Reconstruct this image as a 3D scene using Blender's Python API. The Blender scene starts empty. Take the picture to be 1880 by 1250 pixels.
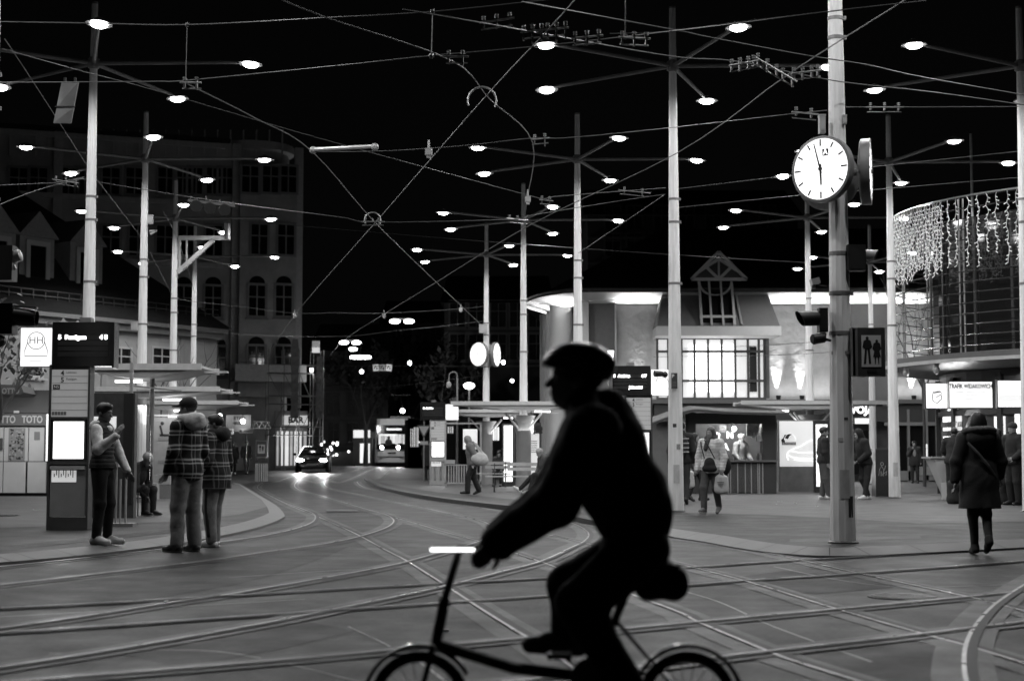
import bpy, math, random
import numpy as np
from mathutils import Vector, Matrix
R = math.radians
random.seed(7)
SC = bpy.context.scene
COL = SC.collection

# ------------------------------------------------------------------ camera
FPX, W0, H0, CAMZ, HORIZ = 2900.0, 1880.0, 1250.0, 1.18, 836.0
PITCH = math.atan((HORIZ - H0 / 2) / FPX)
cam = bpy.data.cameras.new('camera')
cam.sensor_width = 36.0
cam.lens = FPX / W0 * 36.0
cam.clip_end = 1500.0
cam.clip_start = 0.1
cam.dof.use_dof = True
cam.dof.focus_distance = 24.0
cam.dof.aperture_fstop = 2.1
cam_ob = bpy.data.objects.new('camera', cam)
COL.objects.link(cam_ob)
cam_ob.location = (0, 0, CAMZ)
cam_ob.rotation_euler = (R(90) + PITCH, 0, 0)
SC.camera = cam_ob
CT, ST = math.cos(PITCH), math.sin(PITCH)

def ray(px, py):
    u = (px - W0 / 2) / FPX
    v = (H0 / 2 - py) / FPX
    return (u, CT - v * ST, ST + v * CT)

def P(px, py, Y):
    """world point on the sight line of a photo pixel at world distance Y"""
    d = ray(px, py)
    t = Y / d[1]
    return Vector((d[0] * t, Y, CAMZ + d[2] * t))

def hz(Y):
    t = min(max((Y - 68.0) / 32.0, 0.0), 1.0)
    return 0.36 * t * t * (3 - 2 * t)

def G(px, py, z=0.0):
    """point of the ground (raised by z) under a photo pixel"""
    d = ray(px, py)
    zz = z
    for _ in range(12):
        t = (zz - CAMZ) / d[2]
        Y = t * d[1]
        zz = z + hz(Y)
    return Vector((d[0] * t, Y, zz))

# ------------------------------------------------------------------ world, night
SC.view_settings.view_transform = 'Standard'
SC.view_settings.look = 'None'
SC.view_settings.gamma = 1.0
SC.view_settings.exposure = 0.0
SC.view_settings.use_curve_mapping = False
SC.render.engine = 'CYCLES'
SC.cycles.use_denoising = True
SC.cycles.max_bounces = 6
SC.cycles.diffuse_bounces = 3
SC.cycles.glossy_bounces = 3
SC.cycles.transmission_bounces = 4
SC.cycles.transparent_max_bounces = 12
SC.cycles.sample_clamp_indirect = 3.0
SC.cycles.use_light_tree = True
SC.cycles.caustics_reflective = False
SC.cycles.caustics_refractive = False
world = bpy.data.worlds.new('World')
SC.world = world
world.use_nodes = True
wn = world.node_tree
bg = wn.nodes['Background']
sky = wn.nodes.new('ShaderNodeTexSky')
sky.sky_type = 'NISHITA'
sky.sun_disc = False
sky.sun_elevation = R(1.0)
sky.sun_rotation = R(200)
bw = wn.nodes.new('ShaderNodeRGBToBW')
wn.links.new(sky.outputs[0], bw.inputs[0])
wn.links.new(bw.outputs[0], bg.inputs['Color'])
bg.inputs['Strength'].default_value = 0.0011

# ------------------------------------------------------------------ materials
MATS = {}
def mat(name, v=0.5, rough=0.6, metal=0.0, var=0.0, nscale=6.0, bump=0.0, bscale=40.0, bdist=0.02, emit=0.0, alpha=1.0, coat=0.0, stretch=None, spec=0.5):
    """grey Principled surface; var = tone variation by noise, bump = fine relief"""
    if name in MATS:
        return MATS[name]
    m = bpy.data.materials.new(name)
    m.use_nodes = True
    nt = m.node_tree
    b = nt.nodes['Principled BSDF']
    b.inputs['Base Color'].default_value = (v, v, v, 1)
    b.inputs['Roughness'].default_value = rough
    b.inputs['Metallic'].default_value = metal
    b.inputs['Specular IOR Level'].default_value = spec
    if coat:
        b.inputs['Coat Weight'].default_value = coat
        b.inputs['Coat Roughness'].default_value = 0.08
    if alpha < 1:
        b.inputs['Alpha'].default_value = alpha
    if emit:
        b.inputs['Emission Color'].default_value = (1, 1, 1, 1)
        b.inputs['Emission Strength'].default_value = emit
    if var or bump:
        tc = nt.nodes.new('ShaderNodeTexCoord')
        src = tc.outputs['Object']
        if stretch:
            mp = nt.nodes.new('ShaderNodeMapping')
            mp.inputs['Scale'].default_value = stretch
            nt.links.new(src, mp.inputs[0])
            src = mp.outputs[0]
    if var:
        n = nt.nodes.new('ShaderNodeTexNoise')
        n.inputs['Scale'].default_value = nscale
        n.inputs['Detail'].default_value = 6
        n.inputs['Roughness'].default_value = 0.65
        nt.links.new(src, n.inputs['Vector'])
        r = nt.nodes.new('ShaderNodeMapRange')
        r.inputs['From Min'].default_value = 0.28
        r.inputs['From Max'].default_value = 0.72
        r.inputs['To Min'].default_value = v * (1 - var)
        r.inputs['To Max'].default_value = v * (1 + var)
        nt.links.new(n.outputs['Fac'], r.inputs['Value'])
        nt.links.new(r.outputs[0], b.inputs['Base Color'])
        r2 = nt.nodes.new('ShaderNodeMapRange')
        r2.inputs['From Min'].default_value = 0.3
        r2.inputs['From Max'].default_value = 0.7
        r2.inputs['To Min'].default_value = max(rough - 0.12, 0.03)
        r2.inputs['To Max'].default_value = min(rough + 0.12, 1)
        nt.links.new(n.outputs['Fac'], r2.inputs['Value'])
        nt.links.new(r2.outputs[0], b.inputs['Roughness'])
    if bump:
        n2 = nt.nodes.new('ShaderNodeTexNoise')
        n2.inputs['Scale'].default_value = bscale
        n2.inputs['Detail'].default_value = 5
        nt.links.new(src, n2.inputs['Vector'])
        bp = nt.nodes.new('ShaderNodeBump')
        bp.inputs['Strength'].default_value = bump
        bp.inputs['Distance'].default_value = bdist
        nt.links.new(n2.outputs['Fac'], bp.inputs['Height'])
        nt.links.new(bp.outputs[0], b.inputs['Normal'])
    MATS[name] = m
    return m

def math_node(nt, op, a, b=None, c=None):
    n = nt.nodes.new('ShaderNodeMath')
    n.operation = op
    for i, x in enumerate((a, b, c)):
        if x is None:
            continue
        if isinstance(x, (int, float)):
            n.inputs[i].default_value = x
        else:
            nt.links.new(x, n.inputs[i])
    return n.outputs[0]

# ------------------------------------------------------------------ mesh builder
class MB:
    def __init__(self):
        self.v, self.f = [], []
    def add(self, vs, fs):
        b = len(self.v)
        self.v.extend([tuple(p) for p in vs])
        self.f.extend([tuple(i + b for i in f) for f in fs])
        return self
    def box(self, c, s, rot=None, taper=1.0):
        x, y, z = s[0] / 2, s[1] / 2, s[2] / 2
        vs = []
        for dz, t in ((-z, 1.0), (z, taper)):
            for dx, dy in ((-x, -y), (x, -y), (x, y), (-x, y)):
                p = Vector((dx * t, dy * t, dz))
                if rot is not None:
                    p = rot @ p
                vs.append((p.x + c[0], p.y + c[1], p.z + c[2]))
        return self.add(vs, [(3, 2, 1, 0), (4, 5, 6, 7), (0, 1, 5, 4), (1, 2, 6, 5), (2, 3, 7, 6), (3, 0, 4, 7)])
    def bar(self, a, b, w, h=None):
        """box beam from a to b"""
        a, b = Vector(a), Vector(b)
        h = h or w
        d = (b - a)
        L = d.length
        d.normalize()
        up = Vector((0, 0, 1)) if abs(d.z) < 0.95 else Vector((0, 1, 0))
        s = d.cross(up).normalized()
        u = s.cross(d).normalized()
        vs = []
        for q in (a, b):
            for i, j in ((-1, -1), (1, -1), (1, 1), (-1, 1)):
                vs.append(q + s * (i * w / 2) + u * (j * h / 2))
        return self.add(vs, [(3, 2, 1, 0), (4, 5, 6, 7), (0, 1, 5, 4), (1, 2, 6, 5), (2, 3, 7, 6), (3, 0, 4, 7)])
    def cyl(self, a, b, r0, r1=None, n=12, caps=True):
        a, b = Vector(a), Vector(b)
        r1 = r0 if r1 is None else r1
        d = (b - a).normalized()
        up = Vector((0, 0, 1)) if abs(d.z) < 0.9 else Vector((1, 0, 0))
        s = d.cross(up).normalized()
        u = s.cross(d).normalized()
        vs = []
        for q, r in ((a, r0), (b, r1)):
            for i in range(n):
                t = 2 * math.pi * i / n
                vs.append(q + s * (r * math.cos(t)) + u * (r * math.sin(t)))
        fs = [(i, (i + 1) % n, n + (i + 1) % n, n + i) for i in range(n)]
        if caps:
            fs += [tuple(reversed(range(n))), tuple(range(n, 2 * n))]
        return self.add(vs, fs)
    def tube(self, pts, r, n=6, closed=False):
        pts = [Vector(p) for p in pts]
        m = len(pts)
        vs, fs = [], []
        rr = r if hasattr(r, '__len__') else [r] * m
        prev = None
        for i, p in enumerate(pts):
            if closed:
                d = (pts[(i + 1) % m] - pts[i - 1])
            else:
                d = pts[min(i + 1, m - 1)] - pts[max(i - 1, 0)]
            d.normalize()
            if prev is None:
                up = Vector((0, 0, 1)) if abs(d.z) < 0.9 else Vector((1, 0, 0))
                s = d.cross(up).normalized()
            else:
                s = (prev - d * prev.dot(d)).normalized()
            prev = s
            u = s.cross(d)
            for k in range(n):
                t = 2 * math.pi * k / n
                vs.append(p + s * (rr[i] * math.cos(t)) + u * (rr[i] * math.sin(t)))
        for i in range(m if closed else m - 1):
            j = (i + 1) % m
            for k in range(n):
                fs.append((i * n + k, i * n + (k + 1) % n, j * n + (k + 1) % n, j * n + k))
        if not closed:
            fs += [tuple(reversed(range(n))), tuple(range((m - 1) * n, m * n))]
        return self.add(vs, fs)
    def lathe(self, prof, c=(0, 0, 0), n=24, rot=None, arc=None):
        """profile [(r,z)] about the local z axis"""
        vs, fs = [], []
        full = arc is None
        a0, a1 = (0, 2 * math.pi) if full else arc
        cnt = n if full else n + 1
        for (r, z) in prof:
            for i in range(cnt):
                t = a0 + (a1 - a0) * i / n
                p = Vector((r * math.cos(t), r * math.sin(t), z))
                if rot is not None:
                    p = rot @ p
                vs.append((p.x + c[0], p.y + c[1], p.z + c[2]))
        for j in range(len(prof) - 1):
            for i in range(n):
                i2 = (i + 1) % cnt
                fs.append((j * cnt + i, j * cnt + i2, (j + 1) * cnt + i2, (j + 1) * cnt + i))
        return self.add(vs, fs)
    def prism(self, poly, z0, z1):
        """poly [(x,y)] counter-clockwise, from z0 to z1"""
        n = len(poly)
        vs = [(p[0], p[1], z0) for p in poly] + [(p[0], p[1], z1) for p in poly]
        fs = [tuple(reversed(range(n))), tuple(range(n, 2 * n))]
        fs += [(i, (i + 1) % n, n + (i + 1) % n, n + i) for i in range(n)]
        return self.add(vs, fs)
    def extrude(self, poly, d):
        """poly = 3-D planar outline, pushed along vector d"""
        n = len(poly)
        d = Vector(d)
        vs = [Vector(p) for p in poly] + [Vector(p) + d for p in poly]
        fs = [tuple(reversed(range(n))), tuple(range(n, 2 * n))]
        fs += [(i, (i + 1) % n, n + (i + 1) % n, n + i) for i in range(n)]
        return self.add(vs, fs)
    def ball(self, c, r, n=12, m=8, rot=None):
        r = r if hasattr(r, '__len__') else (r, r, r)
        vs, fs = [], []
        for j in range(m + 1):
            a = math.pi * j / m
            for i in range(n):
                t = 2 * math.pi * i / n
                p = Vector((r[0] * math.sin(a) * math.cos(t), r[1] * math.sin(a) * math.sin(t), r[2] * math.cos(a)))
                if rot is not None:
                    p = rot @ p
                vs.append((p.x + c[0], p.y + c[1], p.z + c[2]))
        for j in range(m):
            for i in range(n):
                fs.append((j * n + i, (j + 1) * n + i, (j + 1) * n + (i + 1) % n, j * n + (i + 1) % n))
        return self.add(vs, fs)
    def build(self, name, m, parent=None, smooth=False, origin=True):
        vs = self.v
        loc = Vector((0, 0, 0))
        if parent is None and origin and vs:
            a = np.array(vs, dtype=float)
            lo, hi = a.min(0), a.max(0)
            loc = Vector(((lo[0] + hi[0]) / 2, (lo[1] + hi[1]) / 2, lo[2]))
            vs = [tuple(p) for p in (a - np.array(loc))]
        me = bpy.data.meshes.new(name)
        me.from_pydata(vs, [], self.f)
        me.validate()
        me.update()
        me.materials.append(m)
        if smooth:
            me.polygons.foreach_set('use_smooth', [True] * len(me.polygons))
            if smooth == 'auto':
                me.set_sharp_from_angle(angle=R(38))
        o = bpy.data.objects.new(name, me)
        COL.objects.link(o)
        o.location = loc
        if parent is not None:
            o.parent = parent
        return o

def thing(name, label, cat, loc=(0, 0, 0), rz=0.0, group=None):
    o = bpy.data.objects.new(name, None)
    COL.objects.link(o)
    o.empty_display_size = 0.2
    o.location = loc
    o.rotation_euler = (0, 0, rz)
    o['label'] = label
    o['category'] = cat
    if group:
        o['group'] = group
    return o

def tag(o, label, cat, group=None, kind=None):
    o['label'] = label
    o['category'] = cat
    if group:
        o['group'] = group
    if kind:
        o['kind'] = kind
    return o

def struct(o, label, cat):
    o['kind'] = 'structure'
    o['label'] = label
    o['category'] = cat
    return o

def lamp(name, kind, loc, power, parent=None, size=0.1, aim=None, spot=160, blend=0.4, sy=None, spread=None):
    l = bpy.data.lights.new(name, kind)
    l.energy = power
    if kind == 'SPOT':
        l.spot_size = R(spot)
        l.spot_blend = blend
        l.shadow_soft_size = size
    elif kind == 'POINT':
        l.shadow_soft_size = size
    elif kind == 'AREA':
        l.size = size
        if sy:
            l.shape = 'RECTANGLE'
            l.size_y = sy
        if spread:
            l.spread = R(spread)
    o = bpy.data.objects.new(name, l)
    COL.objects.link(o)
    o.location = loc
    if aim is not None:
        o.rotation_euler = Vector(aim).to_track_quat('-Z', 'Y').to_euler()
    if parent is not None:
        o.parent = parent
    return o

_txt_cache = {}
def text(s, size, m, parent, loc, rot, align='CENTER', bold=0.0, depth=0.002, name='lettering', sx=1.0):
    key = (s, size, align, bold, depth, sx)
    if key not in _txt_cache:
        c = bpy.data.curves.new('t', 'FONT')
        c.body = s
        c.size = size
        c.align_x = align
        c.align_y = 'CENTER'
        c.extrude = depth
        c.offset = bold
        c.resolution_u = 3
        to = bpy.data.objects.new('t', c)
        COL.objects.link(to)
        me = bpy.data.meshes.new_from_object(to.evaluated_get(bpy.context.evaluated_depsgraph_get()))
        bpy.data.objects.remove(to)
        bpy.data.curves.remove(c)
        if sx != 1.0:
            for v in me.vertices:
                v.co.x *= sx
        _txt_cache[key] = me
    me = _txt_cache[key].copy()
    me.name = name
    me.materials.clear()
    me.materials.append(m)
    o = bpy.data.objects.new(name, me)
    COL.objects.link(o)
    o.parent = parent
    o.location = loc
    o.rotation_euler = rot
    return o
FACE = (R(90), 0, 0)     # upright lettering that faces -Y

def smooth_line(pts, step=8):
    """Catmull-Rom through 3-D points"""
    pts = [Vector(p) for p in pts]
    out = []
    n = len(pts)
    for i in range(n - 1):
        p0, p1, p2, p3 = pts[max(i - 1, 0)], pts[i], pts[i + 1], pts[min(i + 2, n - 1)]
        for k in range(step):
            t = k / step
            out.append(0.5 * ((2 * p1) + (p2 - p0) * t + (2 * p0 - 5 * p1 + 4 * p2 - p3) * t * t + (3 * p1 - p0 - 3 * p2 + p3) * t ** 3))
    out.append(pts[-1])
    return out

M_WHITEPOLE = mat('pole_paint', 0.78, 0.42, var=0.22, nscale=5.0, stretch=(2.2, 2.2, 0.22))
M_DARKMETAL = mat('dark_metal', 0.06, 0.45, 0.3, var=0.2)
M_GALV = mat('galvanised_steel', 0.35, 0.42, 0.8, var=0.2)
M_BLACK = mat('black_plastic', 0.015, 0.45)
M_GREYMETAL = mat('grey_metal', 0.22, 0.45, 0.3, var=0.12)
M_LIGHTMETAL = mat('light_metal', 0.42, 0.4, 0.3, var=0.1)
M_GLASSDARK = mat('dark_glass', 0.008, 0.06, spec=0.8)
M_WIRE = mat('wire_copper', 0.16, 0.5, 0.5)
def glow(v):
    return mat('glow_%g' % v, 0.8, 0.5, emit=v)
def clear_glass():
    if 'clear_glass' in MATS:
        return MATS['clear_glass']
    m = bpy.data.materials.new('clear_glass')
    m.use_nodes = True
    nt = m.node_tree
    nt.nodes.remove(nt.nodes['Principled BSDF'])
    t = nt.nodes.new('ShaderNodeBsdfTransparent')
    t.inputs[0].default_value = (0.82, 0.82, 0.82, 1)
    g = nt.nodes.new('ShaderNodeBsdfGlossy')
    g.inputs['Roughness'].default_value = 0.03
    fr = nt.nodes.new('ShaderNodeFresnel')
    fr.inputs[0].default_value = 1.5
    mx = nt.nodes.new('ShaderNodeMixShader')
    nt.links.new(fr.outputs[0], mx.inputs[0])
    nt.links.new(t.outputs[0], mx.inputs[1])
    nt.links.new(g.outputs[0], mx.inputs[2])
    nt.links.new(mx.outputs[0], nt.nodes['Material Output'].inputs[0])
    MATS['clear_glass'] = m
    return m
# ================================================================== ground
def asphalt(name, v, rough, speck=0.35, patch=0.25, sc=1.0):
    m = bpy.data.materials.new(name)
    m.use_nodes = True
    nt = m.node_tree
    b = nt.nodes['Principled BSDF']
    tc = nt.nodes.new('ShaderNodeTexCoord')
    def noise(scale, det=4, rg=0.6, stretch=None):
        n = nt.nodes.new('ShaderNodeTexNoise')
        n.inputs['Scale'].default_value = scale
        n.inputs['Detail'].default_value = det
        n.inputs['Roughness'].default_value = rg
        src = tc.outputs['Object']
        if stretch:
            mp = nt.nodes.new('ShaderNodeMapping')
            mp.inputs['Scale'].default_value = stretch
            nt.links.new(src, mp.inputs[0])
            src = mp.outputs[0]
        nt.links.new(src, n.inputs['Vector'])
        return n.outputs['Fac']
    fine = noise(95 * sc, 3, 0.7)
    mid = noise(1.4 * sc, 7, 0.7)
    big = noise(0.16 * sc, 4, 0.55, (1.0, 0.45, 1.0))
    drip = noise(7.0 * sc, 4, 0.75)
    a = math_node(nt, 'MULTIPLY_ADD', math_node(nt, 'SUBTRACT', fine, 0.5), speck * 3.6, 1.0)
    c = math_node(nt, 'MULTIPLY_ADD', math_node(nt, 'SUBTRACT', mid, 0.5), patch * 2.2, 1.0)
    d = math_node(nt, 'MULTIPLY_ADD', math_node(nt, 'SUBTRACT', big, 0.5), patch * 3.0, 1.0)
    spots = math_node(nt, 'MULTIPLY_ADD', math_node(nt, 'GREATER_THAN', drip, 0.69), -0.3, 1.0)
    grit = math_node(nt, 'MULTIPLY_ADD', math_node(nt, 'SUBTRACT', noise(22 * sc, 3, 0.85), 0.5), speck * 4.2, 1.0)
    streak = math_node(nt, 'MULTIPLY_ADD', math_node(nt, 'SUBTRACT', noise(0.9 * sc, 4, 0.7, (0.22, 1.6, 1.0)), 0.5), patch * 1.6, 1.0)
    tone = math_node(nt, 'MULTIPLY', math_node(nt, 'MULTIPLY', math_node(nt, 'MULTIPLY', math_node(nt, 'MULTIPLY', math_node(nt, 'MULTIPLY', a, c), d), spots), grit), streak)
    tone = math_node(nt, 'MAXIMUM', math_node(nt, 'MULTIPLY', tone, v), 0.006)
    nt.links.new(tone, b.inputs['Base Color'])
    rr = math_node(nt, 'MULTIPLY_ADD', math_node(nt, 'SUBTRACT', mid, 0.5), 0.5, rough)
    nt.links.new(rr, b.inputs['Roughness'])
    b.inputs['Specular IOR Level'].default_value = 0.13
    bp = nt.nodes.new('ShaderNodeBump')
    bp.inputs['Strength'].default_value = 0.5
    bp.inputs['Distance'].default_value = 0.006
    nt.links.new(fine, bp.inputs['Height'])
    nt.links.new(bp.outputs[0], b.inputs['Normal'])
    MATS[name] = m
    return m
M_ASPH = asphalt('asphalt', 0.024, 0.56, 0.7, 0.55)
M_PAVE_DARK = asphalt('pavement_asphalt', 0.034, 0.6)
M_PAVE = asphalt('pavement_concrete', 0.088, 0.6, 0.2, 0.12)
M_KERB = mat('kerb_stone', 0.13, 0.65, var=0.25, nscale=3, bump=0.2)
M_KERBDARK = mat('kerb_stone_dark', 0.045, 0.65, var=0.25, nscale=3, bump=0.2)
M_BAND = asphalt('rail_bedding', 0.047, 0.5, 0.4, 0.4)
M_RAIL = mat('rail_steel', 0.17, 0.33, 1.0, var=0.45, nscale=2.2)
M_GROOVE = mat('rail_groove', 0.012, 0.7)

rows = [-12, 0, 20, 45, 66] + [68 + 2 * i for i in range(18)] + [110, 150, 260, 420]
mb = MB()
for y in rows:
    for x in (-260, -60, 60, 260):
        mb.v.append((x, y, hz(y)))
for j in range(len(rows) - 1):
    for i in range(3):
        a = j * 4 + i
        mb.f.append((a, a + 1, a + 5, a + 4))
struct(mb.build('road', M_ASPH, origin=False), 'dark damp asphalt square crossed by tram rails', 'road')

def strip(mb, line, off, w, z):
    """flat ribbon beside a 3-D line: centre offset off, width w"""
    n = len(line)
    b = len(mb.v)
    for i, p in enumerate(line):
        d = line[min(i + 1, n - 1)] - line[max(i - 1, 0)]
        d.z = 0
        d.normalize()
        s = Vector((d.y, -d.x, 0))
        for k in (-0.5, 0.5):
            q = p + s * (off + k * w)
            mb.v.append((q.x, q.y, hz(q.y) + z))
    for i in range(n - 1):
        mb.f.append((b + 2 * i, b + 2 * i + 1, b + 2 * i + 3, b + 2 * i + 2))

RAILS = {
 'a': [(700, 838.6), (690, 845), (640, 856), (590, 860), (544, 865), (507, 875), (484, 887), (475, 895), (487, 904), (521, 922), (554, 936), (585, 948), (622, 964), (667, 985), (709, 1008), (756, 1032), (828, 1077), (890, 1117), (958, 1159), (988, 1176), (1040, 1210), (1100, 1250), (1190, 1310)],
 'b': [(716, 838.6), (712, 845), (672, 858), (628, 864), (588, 872), (554, 880), (543, 890), (551, 899), (588, 909), (628, 921), (672, 934), (719, 948), (773, 963), (823, 978), (890, 996), (998, 1032), (1040, 1047), (1240, 1119), (1291, 1143), (1431, 1201), (1485, 1220), (1580, 1250), (1760, 1310)],
 'c': [(722, 852), (700, 858), (662, 865), (622, 874), (601, 882), (598, 890), (612, 898), (662, 908), (722, 921), (773, 931), (843, 947), (959, 971), (1068, 995), (1240, 1034), (1376, 1068), (1550, 1121), (1710, 1167), (1785, 1187), (1880, 1216), (2000, 1253)],
 'd': [(748, 852), (725, 859), (692, 869), (669, 876), (658, 885), (669, 894), (699, 901), (773, 913), (820, 921), (900, 935), (991, 949), (1040, 959), (1180, 980), (1308, 997), (1356, 1005), (1461, 1026), (1584, 1054), (1785, 1097), (1880, 1121), (2000, 1152)],
 'e': [(487, 904), (521, 921), (554, 933), (578, 943), (583, 953), (571, 963), (538, 974), (487, 985), (420, 995), (313, 1008), (165, 1025), (0, 1043), (-220, 1070)],
 'f': [(628, 921), (672, 934), (709, 944), (726, 954), (724, 963), (706, 973), (669, 985), (622, 996), (561, 1006), (487, 1016), (396, 1030), (313, 1040), (165, 1058), (0, 1077), (-220, 1105)],
 'g': [(773, 931), (843, 946), (890, 958), (911, 969), (916, 978), (904, 988), (867, 1001), (823, 1013), (756, 1032), (709, 1043), (608, 1062), (521, 1077), (412, 1096), (313, 1110), (165, 1134), (0, 1158), (-160, 1184)],
 'h': [(960, 944), (1032, 955), (1068, 967), (1086, 981), (1078, 995), (1052, 1008), (1000, 1032), (922, 1053), (834, 1076), (730, 1099), (603, 1125), (495, 1147), (330, 1177), (165, 1205), (0, 1231), (-130, 1254)],
 'i': [(-150, 1175), (0, 1165), (132, 1157), (330, 1143), (603, 1124), (820, 1109), (1040, 1094), (1257, 1077), (1376, 1068), (1584, 1054), (1880, 1032), (2100, 1017)],
 'j': [(-150, 1274), (109, 1251), (330, 1233), (588, 1211), (756, 1195), (1040, 1169), (1240, 1150), (1550, 1121), (1771, 1100), (1880, 1089), (2100, 1067)],
 'k': [(700, 1283), (1068, 1244), (1240, 1222), (1431, 1199), (1710, 1167), (1798, 1156), (1880, 1146), (2100, 1118)],
 'm': [(-200, 1131), (0, 1120), (313, 1103), (620, 1084), (806, 1074), (1040, 1061), (1308, 1041), (1451, 1031), (1580, 1024), (1734, 1015), (1880, 1007), (2100, 994)],
 'n': [(1990, 1025), (1930, 1053), (1880, 1083), (1839, 1112), (1812, 1140), (1795, 1167), (1786, 1194), (1785, 1221), (1790, 1255), (1810, 1300)],
}
# the bright steel edge lies on this side of the dark groove
SIDE = {'a': 1, 'b': 1, 'c': 1, 'd': 1, 'n': 1, 'i': -1, 'j': -1, 'k': -1, 'm': -1}
TRACK = [('ab', 'tram track that runs from the tram down to the lower right'), ('cd', 'tram track along the right island'),
         ('ef', 'left curve of tram track beside the pavement'), ('gh', 'second left curve of tram track across the square'),
         ('im', 'pair of fine rails crossing the square from left to right'), ('jk', 'nearest pair of rails crossing left to right'), ('n', 'tight curve of rail in the lower right corner')]
ri = 0
for ks, lab in TRACK:
    band, steel, groove = MB(), MB(), MB()
    for k in ks:
        line = smooth_line([G(*p) for p in RAILS[k]], 8)
        zo = ri * 0.0006
        sd = SIDE.get(k, 1)
        fine = k in 'im'
        strip(band, line, 0.05 * sd if not fine else 0, 0.12 if fine else 0.34, 0.004 + zo)
        strip(steel, line, 0.044 * sd, 0.026, 0.0128 + zo)
        strip(groove, line, 0.0, 0.055, 0.0140 + zo)
        ri += 1
    o = band.build('tram_track', M_BAND, origin=False)
    struct(o, lab, 'tram track')
    steel.build('rail', M_RAIL, o)
    groove.build('groove', M_GROOVE, o)

# ---- pavements: a slab, a kerb stone ring, lighter paving inside
def slab(name, label, front, back, z, m, kerb_w=0.28, km=M_KERB, edge=None):
    """edge = height of the kerb's outer lip per front point (a dropped kerb slopes down)"""
    step = 6
    pts = smooth_line(front, step)
    n = len(pts)
    ez = []
    for i in range(n):
        k, t = divmod(i, step)
        e = edge or [z] * len(front)
        ez.append(e[k] * (1 - t / step) + e[min(k + 1, len(e) - 1)] * t / step)
    def area(q):
        return sum(q[i - 1][0] * q[i][1] - q[i][0] * q[i - 1][1] for i in range(len(q)))
    raw = [(p.x, p.y) for p in pts] + [(p[0], p[1]) for p in back]
    sgn = 1 if area(raw) > 0 else -1
    ring = []
    for i, p in enumerate(pts):
        d = pts[min(i + 1, n - 1)] - pts[max(i - 1, 0)]
        d.z = 0
        d.normalize()
        s = Vector((-d.y, d.x, 0)) * sgn
        ring.append((p, p + s * kerb_w))
    poly = [(q.x, q.y) for _, q in ring] + [(p[0], p[1]) for p in back]
    if sgn < 0:
        poly.reverse()
    o = MB().prism(poly, -0.3, z).build(name, m, origin=False)
    struct(o, label, 'pavement')
    high, low = MB(), MB()
    for i in range(n - 1):
        (a0, b0), (a1, b1) = ring[i], ring[i + 1]
        kb = low if ez[i] < z * .6 else high
        v = [(a0.x, a0.y, -0.1), (a0.x, a0.y, ez[i] + .002), (b0.x, b0.y, z + .002), (a1.x, a1.y, -0.1), (a1.x, a1.y, ez[i + 1] + .002), (b1.x, b1.y, z + .002)]
        kb.add(v, [(0, 3, 4, 1), (1, 4, 5, 2)])
        if i % 5 == 0:                      # joints between kerb stones
            u = Vector((a1.x - a0.x, a1.y - a0.y, 0)).normalized() * .012
            JOINT.add([(a0.x, a0.y, ez[i] + .0045), (b0.x, b0.y, z + .0045), (b0.x + u.x, b0.y + u.y, z + .0045), (a0.x + u.x, a0.y + u.y, ez[i] + .0045)], [(0, 1, 2, 3)])
    if high.v: high.build('kerb', km, o)
    if low.v: low.build('kerb', M_KERB, o)
    return o
JOINT = MB()
KZ = 0.10
lp = [(-260, 1046), (-100, 1030), (0, 1021), (40, 1018), (125, 1011), (214, 1002), (313, 990), (356, 983), (409, 974), (462, 963), (497, 953), (518, 944), (522, 938), (508, 923), (480, 907), (455, 893), (440, 885)]
front = [G(x, y, KZ) for x, y in lp]
slab('pavement', 'left pavement with a rounded pale kerb beside the track curve', front, [(-14.0, 70.0), (-60, 72), (-60, 24)], KZ, M_PAVE_DARK, edge=[.035] * len(lp), kerb_w=.30)
# paler paving inside the left island
def sheet(name, label, pts, z, m, cat='pavement'):
    mb = MB()
    poly = [(p.x, p.y, z) for p in pts]
    a = sum(poly[i - 1][0] * poly[i][1] - poly[i][0] * poly[i - 1][1] for i in range(len(poly)))
    if a < 0:
        poly.reverse()
    mb.add(poly, [tuple(range(len(poly)))])
    return struct(mb.build(name, m, origin=False), label, cat)
sheet('paving', 'paler paving of the left island around the shelters', [G(x, y, KZ) for x, y in [(-300, 978), (0, 968), (150, 964), (330, 957), (440, 944), (490, 930), (480, 917), (452, 899), (438, 889), (300, 884), (0, 880), (-300, 880)]], KZ + .003, M_PAVE)
rp = [(668, 876), (676, 883), (690, 890), (722, 899), (790, 911), (867, 921), (958, 931), (1040, 945), (1140, 961), (1240, 976), (1291, 983), (1350, 993), (1410, 1001), (1495, 1007), (1580, 1007), (1700, 1002), (1880, 993), (2100, 980), (2400, 964)]
front = [G(x, y, KZ) for x, y in rp]
slab('pavement', 'right tram island pavement with a long dark kerb', front, [(60, 24), (60, 78), (-4, 80)], KZ, M_PAVE_DARK, km=M_KERBDARK, edge=[.1 if x < 1090 else (.06 if x < 1200 else .022) for x, y in rp])
struct(JOINT.build('kerb_joint', M_GROOVE, origin=False), 'thin joints between the kerb stones', 'pavement')
sheet('paving', 'paler concrete paving on the right island', [G(x, y, KZ) for x, y in [(690, 883), (730, 892), (800, 903), (900, 912), (1000, 922), (1100, 930), (1240, 941), (1400, 944), (1560, 952), (1690, 961), (1880, 957), (2300, 947), (2300, 868), (1200, 866), (760, 873)]], KZ + .003, M_PAVE)
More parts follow.
